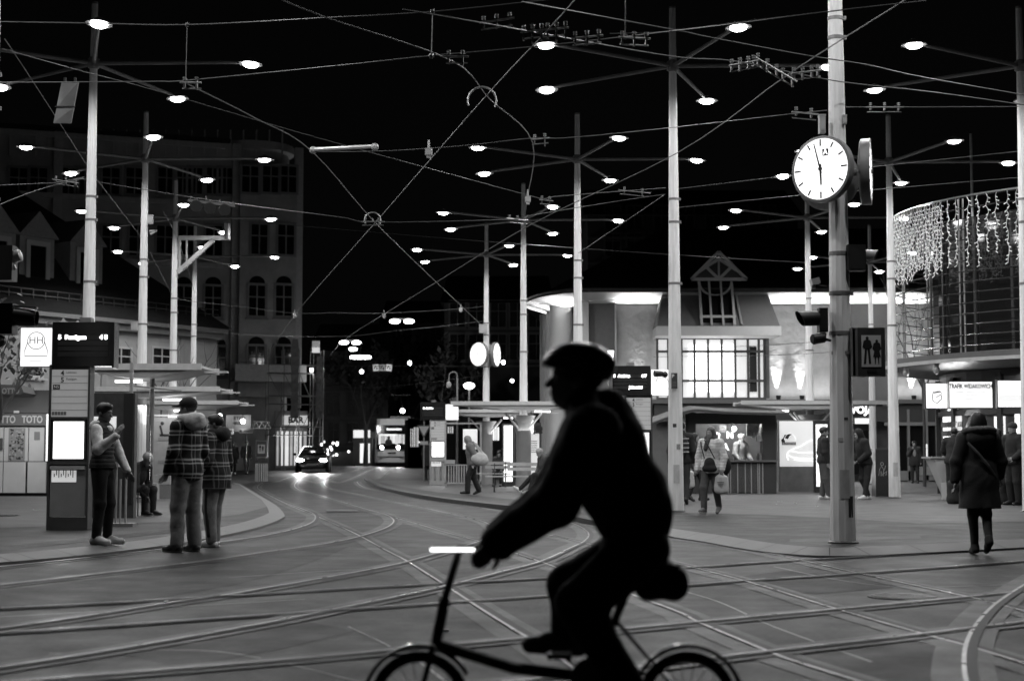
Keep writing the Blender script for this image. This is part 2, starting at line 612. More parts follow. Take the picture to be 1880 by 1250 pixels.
# tactile strips
def tactile(label, quad):
    a, b, c, d = [Vector(q) for q in quad]
    mb = MB()
    n = 5
    for i in range(n):
        t0, t1 = (i + .2) / n, (i + .7) / n
        p, q = a.lerp(d, t0), b.lerp(c, t0)
        r_, s = a.lerp(d, t1), b.lerp(c, t1)
        z = KZ + .007
        mb.add([(p.x, p.y, z), (q.x, q.y, z), (s.x, s.y, z), (r_.x, r_.y, z)], [(0, 1, 2, 3)])
    struct(mb.build('tactile_paving', M_KERBDARK, origin=False), label, 'paving')
tactile('ribbed tactile strip at the foot of the clock mast', [G(1450, 990, KZ), G(1690, 984, KZ), G(1690, 989, KZ), G(1450, 996, KZ)])
tactile('ribbed tactile strip on the left pavement edge', [G(20, 1000, KZ), G(330, 968, KZ), G(335, 976, KZ), G(30, 1008, KZ)])
# repair patches and gratings in the square
M_PATCH = asphalt('asphalt_patch', 0.010, 0.6)
M_PATCH2 = asphalt('asphalt_patch_pale', 0.09, 0.55)
sheet('road_patch', 'dark repair patch of asphalt in the left foreground', [G(x, y) for x, y in [(-60, 1090), (150, 1066), (313, 1046), (470, 1024), (590, 1006), (640, 1004), (600, 1022), (500, 1056), (440, 1072), (313, 1094), (120, 1110), (-60, 1120)]], 0.0025, M_PATCH, 'road')
sheet('road_patch', 'pale rectangular marking between the rails', [G(x, y) for x, y in [(598, 937), (655, 937), (660, 940), (602, 940)]], 0.0225, M_PATCH2, 'road')

# repair patches of the asphalt
M_PATCH3 = asphalt('asphalt_patch_mid', 0.032, 0.58, 0.7, 0.5)
for lab, m_, zz, pts in (
    ('pale strip of newer asphalt between the curved rails at left', M_PATCH3, .0016, [(-60, 1052), (150, 1031), (313, 1012), (480, 990), (560, 974), (600, 984), (470, 1012), (313, 1034), (120, 1052), (-60, 1074)]),
    ('dark repair patch near the lower left corner of the square', M_PATCH, .0019, [(200, 1196), (380, 1166), (560, 1140), (655, 1158), (520, 1190), (330, 1226)]),
    ('pale worn patch of asphalt in front of the bicycle wheel', M_PATCH3, .0022, [(836, 1090), (930, 1076), (1030, 1072), (1150, 1096), (1235, 1126), (1130, 1142), (1035, 1150), (930, 1126)]),
    ('dark repair patch in the lower right beside the tight rail curve', M_PATCH, .0025, [(1470, 1212), (1600, 1186), (1700, 1176), (1780, 1198), (1776, 1262), (1570, 1262)]),
    ('dark stained patch of asphalt in front of the clock mast', M_PATCH, .0028, [(1330, 1062), (1440, 1048), (1590, 1060), (1640, 1078), (1500, 1090), (1400, 1082)])):
    sheet('road_patch', lab, [G(x, y) for x, y in pts], zz, m_, 'road')
# seams, manholes and litter
seam = MB()
rnd = random.Random(21)
for pts in ([(-60, 1136), (250, 1118), (560, 1100)], [(640, 1150), (760, 1210), (840, 1270)], [(1150, 1060), (1300, 1098), (1420, 1150), (1600, 1215)], [(420, 1060), (640, 1046), (830, 1040)], [(1420, 1040), (1620, 1075), (1880, 1072)], [(90, 1200), (400, 1196), (700, 1262)]):
    strip(seam, smooth_line([G(*p) for p in pts], 8), 0, .018, .0032)
struct(seam.build('asphalt_seam', mat('bitumen_seam', .018, .35), origin=False), 'dark bitumen seams in the asphalt of the square', 'road')
def manhole(label, px, py, r=.3, z=0.0):
    p = G(px, py, z)
    t = thing('manhole_cover', label, 'manhole cover', (p.x, p.y, p.z + .0055))
    MB().cyl((0, 0, -.05), (0, 0, .004), r, n=28).build('rim', M_KERBDARK, t)
    g = MB()
    for i in range(-4, 5):
        w = math.sqrt(max(r * r * .8 - (i * r / 5) ** 2, 0))
        g.box((0, i * r / 5, .006), (2 * w, r * .09, .006))
    g.build('ribs', mat('cast_iron', .05, .4, .6), t)
manhole('round cast iron manhole cover at the left edge of the pavement', 2, 947, .34, KZ)
manhole('round cast iron manhole cover between the rails right of the cyclist', 1660, 1096)
lit = []
for i, (px, py, z) in enumerate(((338, 1036, 0), (1425, 926, KZ), (1432, 921, KZ), (1500, 930, KZ), (1460, 924, KZ), (68, 937, KZ), (60, 936, KZ), (1595, 1008, 0), (1488, 1006, 0), (1680, 1110, 0), (812, 1160, 0), (305, 1106, 0))):
    p = G(px, py, z)
    q = MB().box((0, 0, .008), (.05 + .03 * (i % 3), .03, .012), Matrix.Rotation(i * 1.3, 3, 'Z')).build('paper_scrap', mat('paper_scrap', .5, .7))
    q.location = (p.x, p.y, p.z + .004)
    tag(q, 'pale scrap of paper lying flat on the ground of the square', 'paper scrap', 'paper scraps on the ground')
# ================================================================== light masts
LAMP_W = 320.0
ARM_R = 2.9
M_LENS = mat('lamp_lens', 0.9, 0.3, emit=28.0)
M_SHADE = mat('lamp_shade', 0.30, 0.4, 0.4)
M_SHADEIN = mat('lamp_rim', 0.7, 0.35)
M_ARM = mat('mast_arm_paint', 0.20, 0.5)
def lamp_shade_mesh():
    mb = MB()
    mb.lathe([(0.0, 0.13), (0.05, 0.125), (0.09, 0.085), (0.215, 0.03), (0.235, 0.012), (0.235, 0.0), (0.15, 0.004), (0.0, 0.006)], n=28)
    return mb
def lamp_lens_mesh():
    mb = MB()
    mb.lathe([(0.15, -0.001), (0.14, -0.028), (0.10, -0.05), (0.05, -0.06), (0.0, -0.062)], n=24)
    return mb
_shade = lamp_shade_mesh().build('lamp_shade', M_SHADE, smooth='auto', origin=False)
_lens = lamp_lens_mesh().build('lamp_lens', M_LENS, smooth=True, origin=False)
SHADE_ME, LENS_ME = _shade.data, _lens.data
bpy.data.objects.remove(_shade)
bpy.data.objects.remove(_lens)
ARM_ME = MB().cyl((0, 0, 0), (ARM_R - 0.06, 0, 0), 0.042, 0.034, n=8).build('arm', M_ARM, origin=False)
_arm = ARM_ME
ARM_ME = ARM_ME.data
bpy.data.objects.remove(_arm)

MASTS = {}
def mast(key, px, py, Y, a0, label, top=9.85, bands=(6.05, 5.6, 4.4), lights=True, base_r=0.155):
    c = P(px, py, Y)
    x, zarm = c.x, c.z
    MASTS[key] = (x, Y, zarm)
    t = thing('lamp_mast', label, 'lamp mast', (x, Y, KZ + 0.0035 if key != 'none' else 0), 0, 'white lamp masts with five lamps')
    pb = MB()
    n = 12
    pb.cyl((0, 0, -0.1), (0, 0, top), base_r, 0.062, n=n)
    pb.build('pole', M_WHITEPOLE, t)
    cap = MB().lathe([(0.066, top - .02), (0.066, top + .02), (0, top + .04)], n=12)
    cap.build('cap', M_ARM, t)
    for z in bands:
        r = base_r + (0.062 - base_r) * (z / top) + 0.006
        bd = MB().lathe([(r - .012, z - .022), (r, z - .022), (r, z + .022), (r - .012, z + .022)], n=16)
        bd.box((r + .012, -.02, z), (.035, .04, .05))
        bd.build('clamp_band', M_GREYMETAL, t)
    hx = MB()
    rh = base_r - (base_r - .062) * .07 + .004
    for i in range(5):
        a = R(-112 + 11 * i)
        for z in (.55, .90):
            hx.v.append((rh * math.cos(a), rh * math.sin(a), z))
    for i in range(4):
        hx.f.append((2 * i, 2 * i + 2, 2 * i + 3, 2 * i + 1))
    hx.build('hatch', mat('hatch_paint', .5, .5, var=.2), t)
    MB().lathe([(base_r + .004, -.02), (base_r + .03, -.02), (base_r + .03, .012), (base_r + .004, .03)], n=16).build('base_collar', M_DARKMETAL, t)
    zl = zarm - KZ
    hub = MB().lathe([(0.07, zl - .12), (0.115, zl - .08), (0.115, zl + .08), (0.07, zl + .12)], n=12)
    hub.build('arm_hub', M_ARM, t)
    for k in range(5):
        a = R(73.5 - 72 * k)
        arm = bpy.data.objects.new('arm', ARM_ME)
        COL.objects.link(arm)
        arm.parent = t
        arm.location = (0, 0, zl)
        arm.rotation_euler = (0, 0, -a)
        tilt = (random.uniform(-4, 4), random.uniform(-3, 5))
        for nm, me in (('lamp_shade', SHADE_ME), ('lamp_lens', LENS_ME)):
            o = bpy.data.objects.new(nm, me)
            COL.objects.link(o)
            o.parent = arm
            o.location = (ARM_R + 0.16, 0, -0.04)
            o.rotation_euler = (R(tilt[0]), R(tilt[1]), 0)
        if lights:
            lamp('lamp_light', 'SPOT', ((ARM_R + .16) * math.cos(a), -(ARM_R + .16) * math.sin(a), zl - 0.13), LAMP_W, t, 0.12, (0, 0, -1), 168, 0.35)
    return t

mast('M0', -6, -236, 20.4, 86, 'white lamp mast cut by the left frame edge')
mast('M1', 172, 117, 30.2, 90, 'white lamp mast rising behind the left stop display')
mast('M2', 267, 292, 40.0, 85.5, 'white lamp mast with a small bracket arm, second in the left row')
mast('M3', 322, 401, 50.0, 86, 'white lamp mast carrying the angled camera bracket')
mast('M4', 358, 471, 60.0, 85, 'slim farthest lamp mast of the left row')
mast('MC', 1530, -206, 19.7, 64, 'big lamp mast that carries the round station clock', bands=(6.6, 6.35, 3.6, 3.1, 2.6), base_r=0.16)
mast('M5', 1235, 122, 30.5, 64, 'white lamp mast right behind the cyclist, with a small parking notice')
mast('M6', 1060, 293, 40.2, 70.6, 'white lamp mast in front of the lit curved eave')
mast('M7', 961, 404, 50.7, 73, 'white lamp mast standing through the nearer middle shelter roof')
mast('M8', 893, 468, 59.4, 72, 'farthest white lamp mast of the middle row, with two small round clocks')
mast('R1', 1873, 122, 30.5, 59, 'white lamp mast cut by the right frame edge')
mast('R2', 1632, 298, 40.4, 59, 'white lamp mast between the pedestrian sign and the round pavilion')
mast('R3', 1482, 400, 50.0, 59, 'white lamp mast behind the clock mast through a shelter roof')
mast('R4', 1597, 481, 60.0, 59, 'thin distant lamp mast beside the lit facade')

def sticker(key, label, zc, w, h, v, dx=0.0):
    x, Y, _ = MASTS[key]
    r = .155 - .093 * zc / 9.85 + .004
    st = MB()
    n = 5
    for i in range(n + 1):
        a = R(-90) + (i / n - .5) * w / r + dx
        for z in (0, h):
            st.v.append((x + r * math.cos(a), Y + r * math.sin(a), zc + z))
    for i in range(n):
        st.f.append((2 * i, 2 * i + 2, 2 * i + 3, 2 * i + 1))
    o = st.build('sticker', mat('sticker_%g' % v, v, .5, var=.5, nscale=22))
    tag(o, label, 'sticker')
sticker('MC', 'dark stain like a torn sticker low on the clock mast', .42, .07, .26, .05, .5)
sticker('MC', 'small pale sticker at hip height on the clock mast', 1.35, .06, .05, .5, -.3)
sticker('MC', 'dark smudged sticker at head height on the clock mast', 1.62, .05, .03, .08, .2)
sticker('M5', 'small grey sticker at chest height on the mast behind the cyclist', 1.3, .08, .1, .3, .3)
sticker('M5', 'dark square sticker on the mast behind the cyclist', 1.72, .07, .07, .06, -.2)

# camera bracket on the third left mast
x, Y, za = MASTS['M3']
s = Y / FPX
def at(px, py, Y=Y):
    return P(px, py, Y)
br = thing('camera_bracket', 'pale angled steel bracket with an upright camera housing on a left mast', 'bracket', P(330, 437, 49.8))
o0 = br.location
mb = MB()
for a, b, w in (((328, 437), (422, 437), .13), ((326, 500), (392, 441), .13), ((330, 437), (330, 497), .07), ((343, 440), (343, 482), .05)):
    mb.bar(P(*a, 49.8) - o0, P(*b, 49.8) - o0, w)
mb.build('frame', M_LIGHTMETAL, br)
MB().cyl(P(417, 440, 49.8) - o0, P(417, 411, 49.8) - o0, .10, n=12).build('camera_housing', M_LIGHTMETAL, br)

# small boxes on masts
def mastbox(name, label, cat, px, py, Y, w, h, m, d=.15):
    p = P(px, py, Y)
    mb = MB().box((0, 0, 0), (w, d, h)).box((0, 0, h / 2 + .012), (w * 1.08, d * 1.1, .024))
    mb.box((0, -d / 2 - .006, -h * .3), (w * .3, .012, .03))
    o = mb.build(name, m, thing(name, label, cat, p))
    o.name = 'housing'
    return o
mastbox('junction_box', 'small pale junction box on the second left mast', 'box', 276, 404, 39.75, .12, .2, M_LIGHTMETAL)
mastbox('junction_box', 'pale junction box low on the second left mast above the shelter roof', 'box', 247, 599, 39.7, .15, .2, M_LIGHTMETAL)
mastbox('junction_box', 'white junction box above the small double clock', 'box', 887, 604, 59.1, .3, .3, M_LIGHTMETAL)
mastbox('junction_box', 'white box on the clock mast just above the clock', 'box', 1509, 230, 19.6, .075, .21, M_LIGHTMETAL, .1)
mastbox('junction_box', 'little pale box on the right of the clock mast above the clocks', 'box', 1550, 222, 19.6, .05, .09, M_LIGHTMETAL, .08)
arm = MB().bar(P(276, 430, 39.8), P(287, 424, 39.8), .04).bar(P(274, 424, 39.8), P(288, 424, 39.8), .04)
tag(arm.build('bracket', M_LIGHTMETAL), 'tiny bracket arm on the second left mast', 'bracket')

# ================================================================== overhead wires
def Z(px, py, z=5.8):
    d = ray(px, py)
    t = (z - CAMZ) / d[2]
    return Vector((d[0] * t, d[1] * t, z))
def seg(pts, Y0, Y1):
    """pixel polyline whose distance runs linearly (in 1/Y) from Y0 to Y1"""
    L = [0.0]
    for i in range(1, len(pts)):
        L.append(L[-1] + math.hypot(pts[i][0] - pts[i - 1][0], pts[i][1] - pts[i - 1][1]))
    return [P(p[0], p[1], 1.0 / ((1 - l / L[-1]) / Y0 + l / L[-1] / Y1)) for p, l in zip(pts, L)]
def wire(label, pts, r=0.006, m=M_WIRE, droppers=(), smooth=True):
    line = smooth_line(pts, 5) if smooth else pts
    mb = MB().tube(line, r, 5)
    o = mb.build('overhead_wire', m)
    tag(o, label, 'wire', 'overhead tram wires')
    for a, b in droppers:
        d = MB().cyl(Vector(a) - o.location, Vector(b) - o.location, .006, n=5)
        d.ball(Vector(a) - o.location, .03, 6, 4).ball(Vector(b) - o.location, .035, 6, 4)
        d.build('dropper', M_WIRE, o)
    return o
CR = 0.0078
wire('contact wire running from the top centre down left through the wire crossing', [Z(1078, -25), Z(1000, 62), Z(885, 185), Z(690, 408), Z(540, 580), Z(482, 668)], CR)
wire('contact wire curving from the left dropper down to the middle double clock', [Z(345, 155), Z(470, 218), Z(575, 280), Z(690, 410), Z(800, 517), P(884, 597, 58)], CR)
wire('contact wire curving in from the top left and bending down at the hanging fitting', [Z(500, -8), Z(600, 33), Z(830, 112), Z(900, 183), Z(978, 262), Z(968, 365), Z(962, 400)], CR)
wire('long contact wire from the top right corner down to the far lamps', [Z(1685, -14), Z(1450, 135), Z(1240, 283), Z(970, 415), Z(790, 525), Z(640, 618), Z(606, 652)], CR)
wire('switch wire crossing behind the top of the clock mast', [Z(958, 4), Z(1240, 56), Z(1303, 69), Z(1473, 101), Z(1589, 119), Z(1688, 141), Z(1880, 175), Z(1960, 190)], CR)
wire('lower switch wire through the row of insulators at top right', [Z(740, 18), Z(887, 43), Z(1048, 72), Z(1240, 105), Z(1343, 112), Z(1455, 134), Z(1554, 152), Z(1715, 170), Z(1880, 193), Z(1960, 203)], CR)
Yw = lambda px: 1 / ((1 - (px - 345) / 695) / 19.5 + (px - 345) / 695 / 17.4)
up = [P(x, y, Yw(x)) for x, y in ((-30, 40), (160, 43), (345, 46), (600, 33), (793, 22), (1016, -1), (1100, -10))]
lo = [P(x, y, Yw(x)) for x, y in ((-30, 152), (160, 151), (290, 150), (345, 148), (620, 121), (790, 103), (940, 90), (1060, 78), (1240, 57), (1350, 44), (1520, 22), (1700, 2))]
wire('upper carrier wire across the top left, above the droppers', up, .0075, droppers=[(P(344, 46, Yw(344)), P(341, 149, Yw(344))), (P(794, 22, Yw(794)), P(792, 103, Yw(794)))])
wire('lower carrier wire that hangs from the droppers at top left', lo, .0075, droppers=[(P(1148, 68, Yw(1148)), P(1148, -6, Yw(1148)))])
wire('span wire from the left edge mast down to the mast behind the cyclist', seg([(4, 90), (150, 131), (280, 165), (600, 258), (967, 358), (1000, 365), (1030, 360), (1222, 345)], 20.4, 30.4))
wire('span wire from the left stop mast through the wire crossing to the middle', seg([(179, 334), (269, 349), (430, 374), (620, 398), (690, 408), (934, 403), (972, 396), (1137, 369), (1222, 357)], 30.1, 30.4))
wire('faint span wire below the wire crossing towards the lit facade', seg([(430, 405), (600, 419), (887, 443), (1240, 468), (1478, 482)], 46, 50))
wire('short guy wire between the two middle masts', seg([(1062, 465), (1218, 359)], 40.1, 30.4), .007)
wire('upper span wire from the middle mast past the clock to the right edge', seg([(1244, 347), (1455, 322), (1598, 307), (1871, 278)], 30.6, 30.6))
wire('lower span wire from the middle mast past the clock to the right edge', seg([(1247, 381), (1477, 358), (1598, 349), (1871, 326)], 30.6, 30.6))
wire('span wire with an insulating rod ending on the clock mast', seg([(575, 279), (690, 278), (784, 273), (878, 265), (976, 254), (1048, 253), (1240, 234), (1450, 210), (1518, 203)], 24, 19.7))
wire('span wire from the clock mast to the right edge mast', seg([(1553, 197), (1670, 197), (1871, 196)], 19.7, 30.4))
wire('guy wire from the left edge mast down to the left stop mast', seg([(9, 72), (80, 180), (157, 300)], 20.4, 30.1), .007)
wire('guy wire from the left stop mast down to the second left mast', seg([(179, 331), (258, 434)], 30.2, 39.9), .007)
wire('guy wire from the second left mast to the bracket mast', seg([(275, 462), (315, 540)], 40.1, 49.9), .007)
wire('guy wire from the second left mast down to the farthest left mast', seg([(300, 388), (330, 450), (358, 538)], 40.1, 59.9), .007)
wire('short wire with insulators running left from the left stop mast', seg([(-20, 341), (70, 337), (105, 335), (155, 325)], 27, 30.1))
wire('slack wire below it running left from the left stop mast', seg([(-20, 384), (60, 352), (140, 330), (158, 330)], 27, 30.1), .007)
wire('far span wire with three hanging blocks in front of the dark street', seg([(328, 549), (365, 555), (443, 563), (541, 575), (620, 574), (705, 575), (845, 567), (888, 562)], 50, 59))
wire('lower far span wire reaching the double clock', seg([(365, 608), (504, 617), (640, 617), (720, 608), (800, 600), (885, 590)], 60, 59.2))
wire('horizontal wire far down the street below the long lamp', seg([(440, 664), (598, 671), (940, 672), (1000, 668)], 84, 78), .012)
wire('faint wire low across the far street', seg([(570, 700), (650, 712), (760, 705), (880, 690)], 84, 75), .010)
wire('wire slanting across the top right behind the clock mast', seg([(1120, 62), (1240, 57), (1353, 40), (1520, 22)], 24, 30), .007)
wire('faint service wire low in front of the lit facade', seg([(960, 560), (1100, 552), (1240, 545)], 52, 52), .007)
wire('thin double service wire past the lit grid window', seg([(1248, 640), (1420, 633), (1530, 625)], 47, 44), .008)
wire('second thin service wire past the lit grid window', seg([(1200, 655), (1420, 652), (1530, 646)], 47, 44), .008)

# fittings on the wires
def gear(label, px, py, Y, wpx, slope=0.0, n=4, name='wire_fitting', drop=0.16):
    c = P(px, py, Y)
    L = wpx / FPX * Y
    d = Vector((1, 0, -slope)).normalized()
    t = thing(name, label, 'wire fitting', c, 0, 'fittings on the overhead wires')
    rod = MB()
    rod.cyl(d * (-L / 2), d * (L / 2), .011, n=6)
    rod.build('rod', M_GALV, t)
    MB().cyl(d * (-L * .45) + Vector((0, 0.07, -.06)), d * (L * .45) + Vector((0, .07, -.06)), .008, n=6).build('rod', M_GALV, t)
    for i in range(n):
        p = d * (L * ((i + .5) / n - .5 + .12 / n * ((i * 7) % 3 - 1)))
        h = drop * (.55 + .18 * ((i * 5) % 3))
        c_ = MB().box(p + Vector((0, .035, -.02)), (.020, .08, h * .8)).cyl(p + Vector((0, .035, 0)), p + Vector((0, .035, .04)), .012, n=6).build('clamp', M_DARKMETAL, t)
        q = MB()
        for k in range(2):
            q.lathe([(0, .035 + k * .026), (.022, .038 + k * .026), (.022, .052 + k * .026), (0, .056 + k * .026)], c=(p.x, p.y + .035, p.z), n=8)
        q.build('insulator', M_GREYMETAL, c_)
    return t
gear('wire insulator row at the top left of the glaring lamp', 912, 38, 17.2, 66, -.15, 3)
gear('cluster of switch clamps around the glaring lamp', 1000, 55, 17.0, 90, -.1, 6, drop=.3)
gear('wire insulator row at the right of the glaring lamp', 1078, 68, 17.0, 60, -.1, 3)
gear('wire clamps under the short top dropper', 1165, 70, 17.0, 60, .05, 3)
gear('wire fitting with a short rod under the long dropper at top', 838, 104, 17.6, 46, 0, 2, drop=.22)
gear('wire clamp under the left dropper', 350, 152, 19.4, 40, 0, 2)
gear('row of switch insulators left of the clock mast top', 1366, 116, 18.5, 56, -.18, 4)
gear('row of switch insulators over the crossing wire near the clock mast', 1425, 128, 18.5, 90, .6, 5)
gear('row of switch insulators touching the clock mast', 1482, 132, 18.5, 60, -.12, 4)
gear('wire crossing fitting with paired rods in the centre', 684, 407, 30.5, 44, 0, 2)
gear('wire fitting on the span wire at the shelter mast', 950, 403, 30.4, 40, .1, 3)
gear('small wire fitting on the span wire near the middle', 1003, 368, 28.0, 26, .1, 2)
gear('hanging wire fitting with a short tapered arm', 992, 255, 23.0, 34, -.1, 2, drop=.24)
gear('turnbuckles on the span wire right of the clock mast', 1625, 197, 24.0, 70, 0, 3, drop=.07)
gear('turnbuckles on the wire next to the middle mast', 1165, 352, 29.8, 60, .1, 2, drop=.06)
gear('turnbuckles on the wire left of the clock', 1478, 208, 20.0, 50, .1, 2, drop=.06)
gear('insulators on the wire left of the left stop mast', 120, 333, 29.0, 50, .15, 3, drop=.08)
def hoop(label, px, py, Y, r, name='wire_hoop'):
    c = P(px, py, Y)
    t = MB().tube([c + Vector((r * math.cos(R(a)), .0, r * math.sin(R(a)))) for a in range(-25, 206, 14)], .014, 6)
    tag(t.build(name, M_GALV), label, 'wire fitting')
hoop('round wire hoop at the upper crossing of the contact wires', 885, 186, 20.6, .19)
hoop('small wire hoop over the central wire crossing', 684, 405, 30.5, .16)
rodp = MB().cyl(P(575, 275, 24), P(688, 269, 23.4), .033, n=8).ball(P(575, 276, 24), .06, 8, 6).ball(P(688, 270, 23.4), .06, 8, 6)
tag(rodp.build('insulating_rod', M_LIGHTMETAL), 'thick pale insulating rod hung in the span wire', 'wire fitting')
def block(label, px, py, Y, w, h):
    c = P(px, py, Y)
    mb = MB().box((0, 0, 0), (w, w * .8, h)).cyl((0, 0, h / 2), (0, 0, h / 2 + .12), .02, n=6)
    mb.box((0, 0, -h / 2 - .02), (w * .6, w * .5, .04))
    t = thing('wire_block', label, 'wire fitting', c)
    mb.build('block', M_LIGHTMETAL, t)
block('small white block hanging left in the far span wire', 541, 578, 57, .12, .14)
block('small white block hanging in the middle of the far span wire', 705, 579, 57, .12, .14)
block('small white block hanging right in the far span wire', 846, 568, 58, .12, .14)
block('white block hanging in the span wire left of the upper middle lamp', 787, 279, 22.5, .1, .1)
block('white block hanging in the span wire above the small middle mast', 969, 366, 27, .1, .1)

# hung panel, upper left
pn = thing('hanging_board', 'pale two-part panel hanging tilted from a wire at upper left', 'panel', P(120, 188, 21))
o0 = pn.location
q = [P(113, 151, 21) - o0, P(144, 151, 20.9) - o0, P(130, 226, 21.2) - o0, P(98, 226, 21.2) - o0]
mid = [q[0].lerp(q[3], .6), q[1].lerp(q[2], .6)]
MB().extrude([q[0], q[1], mid[1], mid[0]], (0, .03, .0)).build('upper_plate', mat('panel_grey', .42, .5, var=.1), pn)
MB().extrude([mid[0] + Vector((0, 0, -.012)), mid[1] + Vector((0, 0, -.012)), q[2], q[3]], (0, .03, 0)).build('lower_plate', mat('panel_grey', .42, .5), pn)
MB().bar(mid[0] + Vector((-.02, -.01, 0)), mid[1] + Vector((.02, -.01, 0)), .012).build('hinge', M_BLACK, pn)
for u in (.2, .8):
    p = q[0].lerp(q[1], u)
    MB().cyl(p, p + Vector((0, 0, .06)), .018, n=6).build('hook', M_BLACK, pn)

# hanging tram signal cluster between the left masts
sg = thing('wire_signal', 'dark three-lamp tram signal hanging in the wires at left', 'signal', P(388, 378, 31))
o0 = sg.location
mb = MB().bar(P(345, 368, 31) - o0, P(431, 378, 31) - o0, .05)
for a in ((350, 366), (378, 366), (404, 372), (428, 376)):
    mb.cyl(P(a[0], a[1], 31) - o0, P(a[0], a[1] - 6, 31) - o0, .02, n=6)
mb.build('hanger', M_DARKMETAL, sg)
for a in ((360, 378), (385, 382), (412, 385)):
    p = P(a[0], a[1], 31) - o0
    b = MB().cyl(p + Vector((-.03, .12, .02)), p + Vector((.02, -.08, -.02)), .11, .12, n=12)
    b.box(p + Vector((0, 0, .1)), (.06, .06, .12))
    b.build('signal_head', M_BLACK, sg)
# ================================================================== buildings
def wall_x(o, px):
    """local x on a facade whose root is o (facade along local x) seen at photo column px"""
    u = (px - W0 / 2) / FPX / CT
    a = o.rotation_euler[2]
    dx, dy = math.cos(a), math.sin(a)
    # o + d*t on ray X = k*Y ; small pitch effect ignored
    k = u
    return (k * o.location.y - o.location.x) / (dx - k * dy)
def wall_z(o, lx, py, ly=0.0):
    a = o.rotation_euler[2]
    X = o.location.x + math.cos(a) * lx - math.sin(a) * ly
    Y = o.location.y + math.sin(a) * lx + math.cos(a) * ly
    d = ray(940 + X / Y * FPX * CT, py)
    return CAMZ + d[2] / d[1] * Y - o.location.z

M_PANE = mat('window_pane', 0.012, 0.08, spec=0.6)
M_FRAMEW = mat('window_frame_white', 0.55, 0.5)
def window(par, x, z, w, h, y=0.0, fm=None, pm=None, arch=False, cols=2, bars=(0.62,), fw=0.09, sill=True):
    """window centred at local x, sill height z, on a wall facing local -y"""
    fm = fm or M_FRAMEW
    f = MB()
    d = 0.07
    f.box((x - w / 2 - fw / 2, y - d / 2, z + h / 2), (fw, d, h))
    f.box((x + w / 2 + fw / 2, y - d / 2, z + h / 2), (fw, d, h))
    f.box((x, y - d / 2, z + h + fw / 2), (w + 2 * fw, d, fw))
    f.box((x, y - d / 2, z - fw / 2), (w + 2 * fw, d, fw))
    for c in range(1, cols):
        f.box((x - w / 2 + w * c / cols, y - .025, z + h / 2), (fw * .55, .05, h))
    for b in bars:
        f.box((x, y - .028, z + h * b), (w, .05, fw * .5))
    o = f.build('window', fm, par)
    p = MB().box((x, y - .010, z + h / 2), (w, .012, h))
    if arch:
        pts = [(x + w / 2 * math.cos(R(t)), y - .016, z + h + fw + w / 2 * math.sin(R(t)) * .9) for t in range(0, 181, 15)]
        p.extrude(list(reversed(pts)), (0, .012, 0))
    p.build('pane', pm or M_PANE, o)
    if sill:
        MB().box((x, y - .09, z - fw - .05), (w + .4, .18, .08)).build('sill', fm, o)
    return o

# ---- low building with steep roof, left
M_STUCCO = mat('pale_stucco', 0.40, 0.85, var=0.12, nscale=2.5, bump=0.15)
M_ROOFTILE = mat('dark_roof_tiles', 0.02, 0.7, var=0.4, nscale=5, bump=0.4, bscale=9)
bd = thing('old_house', 'low pale house with a steep dark roof and pedimented dormers at left', 'house', (-13.1, 70, 0), math.atan2(.846, .533))
L, D, EZ, RZ = 27.0, 10.0, 6.75, 12.6
MB().box((-L / 2, D / 2, EZ / 2), (L, D, EZ)).build('wall', M_STUCCO, bd)
rf = MB()
rf.add([(-L, -.5, EZ), (.5, -.5, EZ), (.5, D + .5, EZ), (-L, D + .5, EZ), (-L, D / 2, RZ), (-7.5, D / 2, RZ)],
       [(0, 1, 5, 4), (1, 2, 5), (2, 3, 4, 5), (0, 4, 3), (3, 2, 1, 0)])
roof = rf.build('roof', M_ROOFTILE, bd)
MB().box((-L / 2, -.56, EZ - .1), (L, .16, .16)).box((-L / 2, -.2, EZ - .3), (L - .02, .38, .3)).build('gutter', M_GREYMETAL, bd)
sn = MB()
for i in range(44):
    sn.box((-L + .4 + i * .6, -.02, EZ + .72), (.04, .04, .36))
sn.box((-L / 2, -.04, EZ + .88), (L, .03, .04)).box((-L / 2, -.04, EZ + .66), (L, .03, .04))
sn.build('snow_guard', M_DARKMETAL, bd)
for px in (222, 297, 148, 57, -40, -130):
    lx = wall_x(bd, px)
    zt, zb = wall_z(bd, lx, 640), wall_z(bd, lx, 677)
    if px == 57:
        zb -= .25
    window(bd, lx, zb, 1.05, zt - zb)
mould = MB()
for z in (2.9, 3.25):
    mould.box((-L / 2, -.03, z), (L, .06, .1))
for px in (190, 262, 334):
    mould.box((wall_x(bd, px), -.04, 4.75), (.25, .08, 3.0))
mould.build('moulding', mat('pale_moulding', .36, .8), bd)
for px in (22, 95, 186):
    lx = wall_x(bd, px)
    y = .95
    base = EZ + 0.95
    dm = MB()
    w, h = 1.75, 2.15
    dm.box((lx, y + 1.2, base + h / 2), (w, 2.4, h))
    body = dm.build('dormer', mat('dormer_stucco', .35, .85, var=.15), bd)
    g = MB()
    g.extrude([(lx - w / 2 - .15, y - .12, base + h), (lx + w / 2 + .15, y - .12, base + h), (lx, y - .12, base + h + 1.05)], (0, 3.4, 0))
    g.build('dormer_roof', mat('dormer_gable', .3, .8, var=.2), body)
    window(body, lx, base + .25, .8, 1.55, y - .02, fm=mat('dormer_trim', .55, .8), cols=1, bars=(), fw=.2)

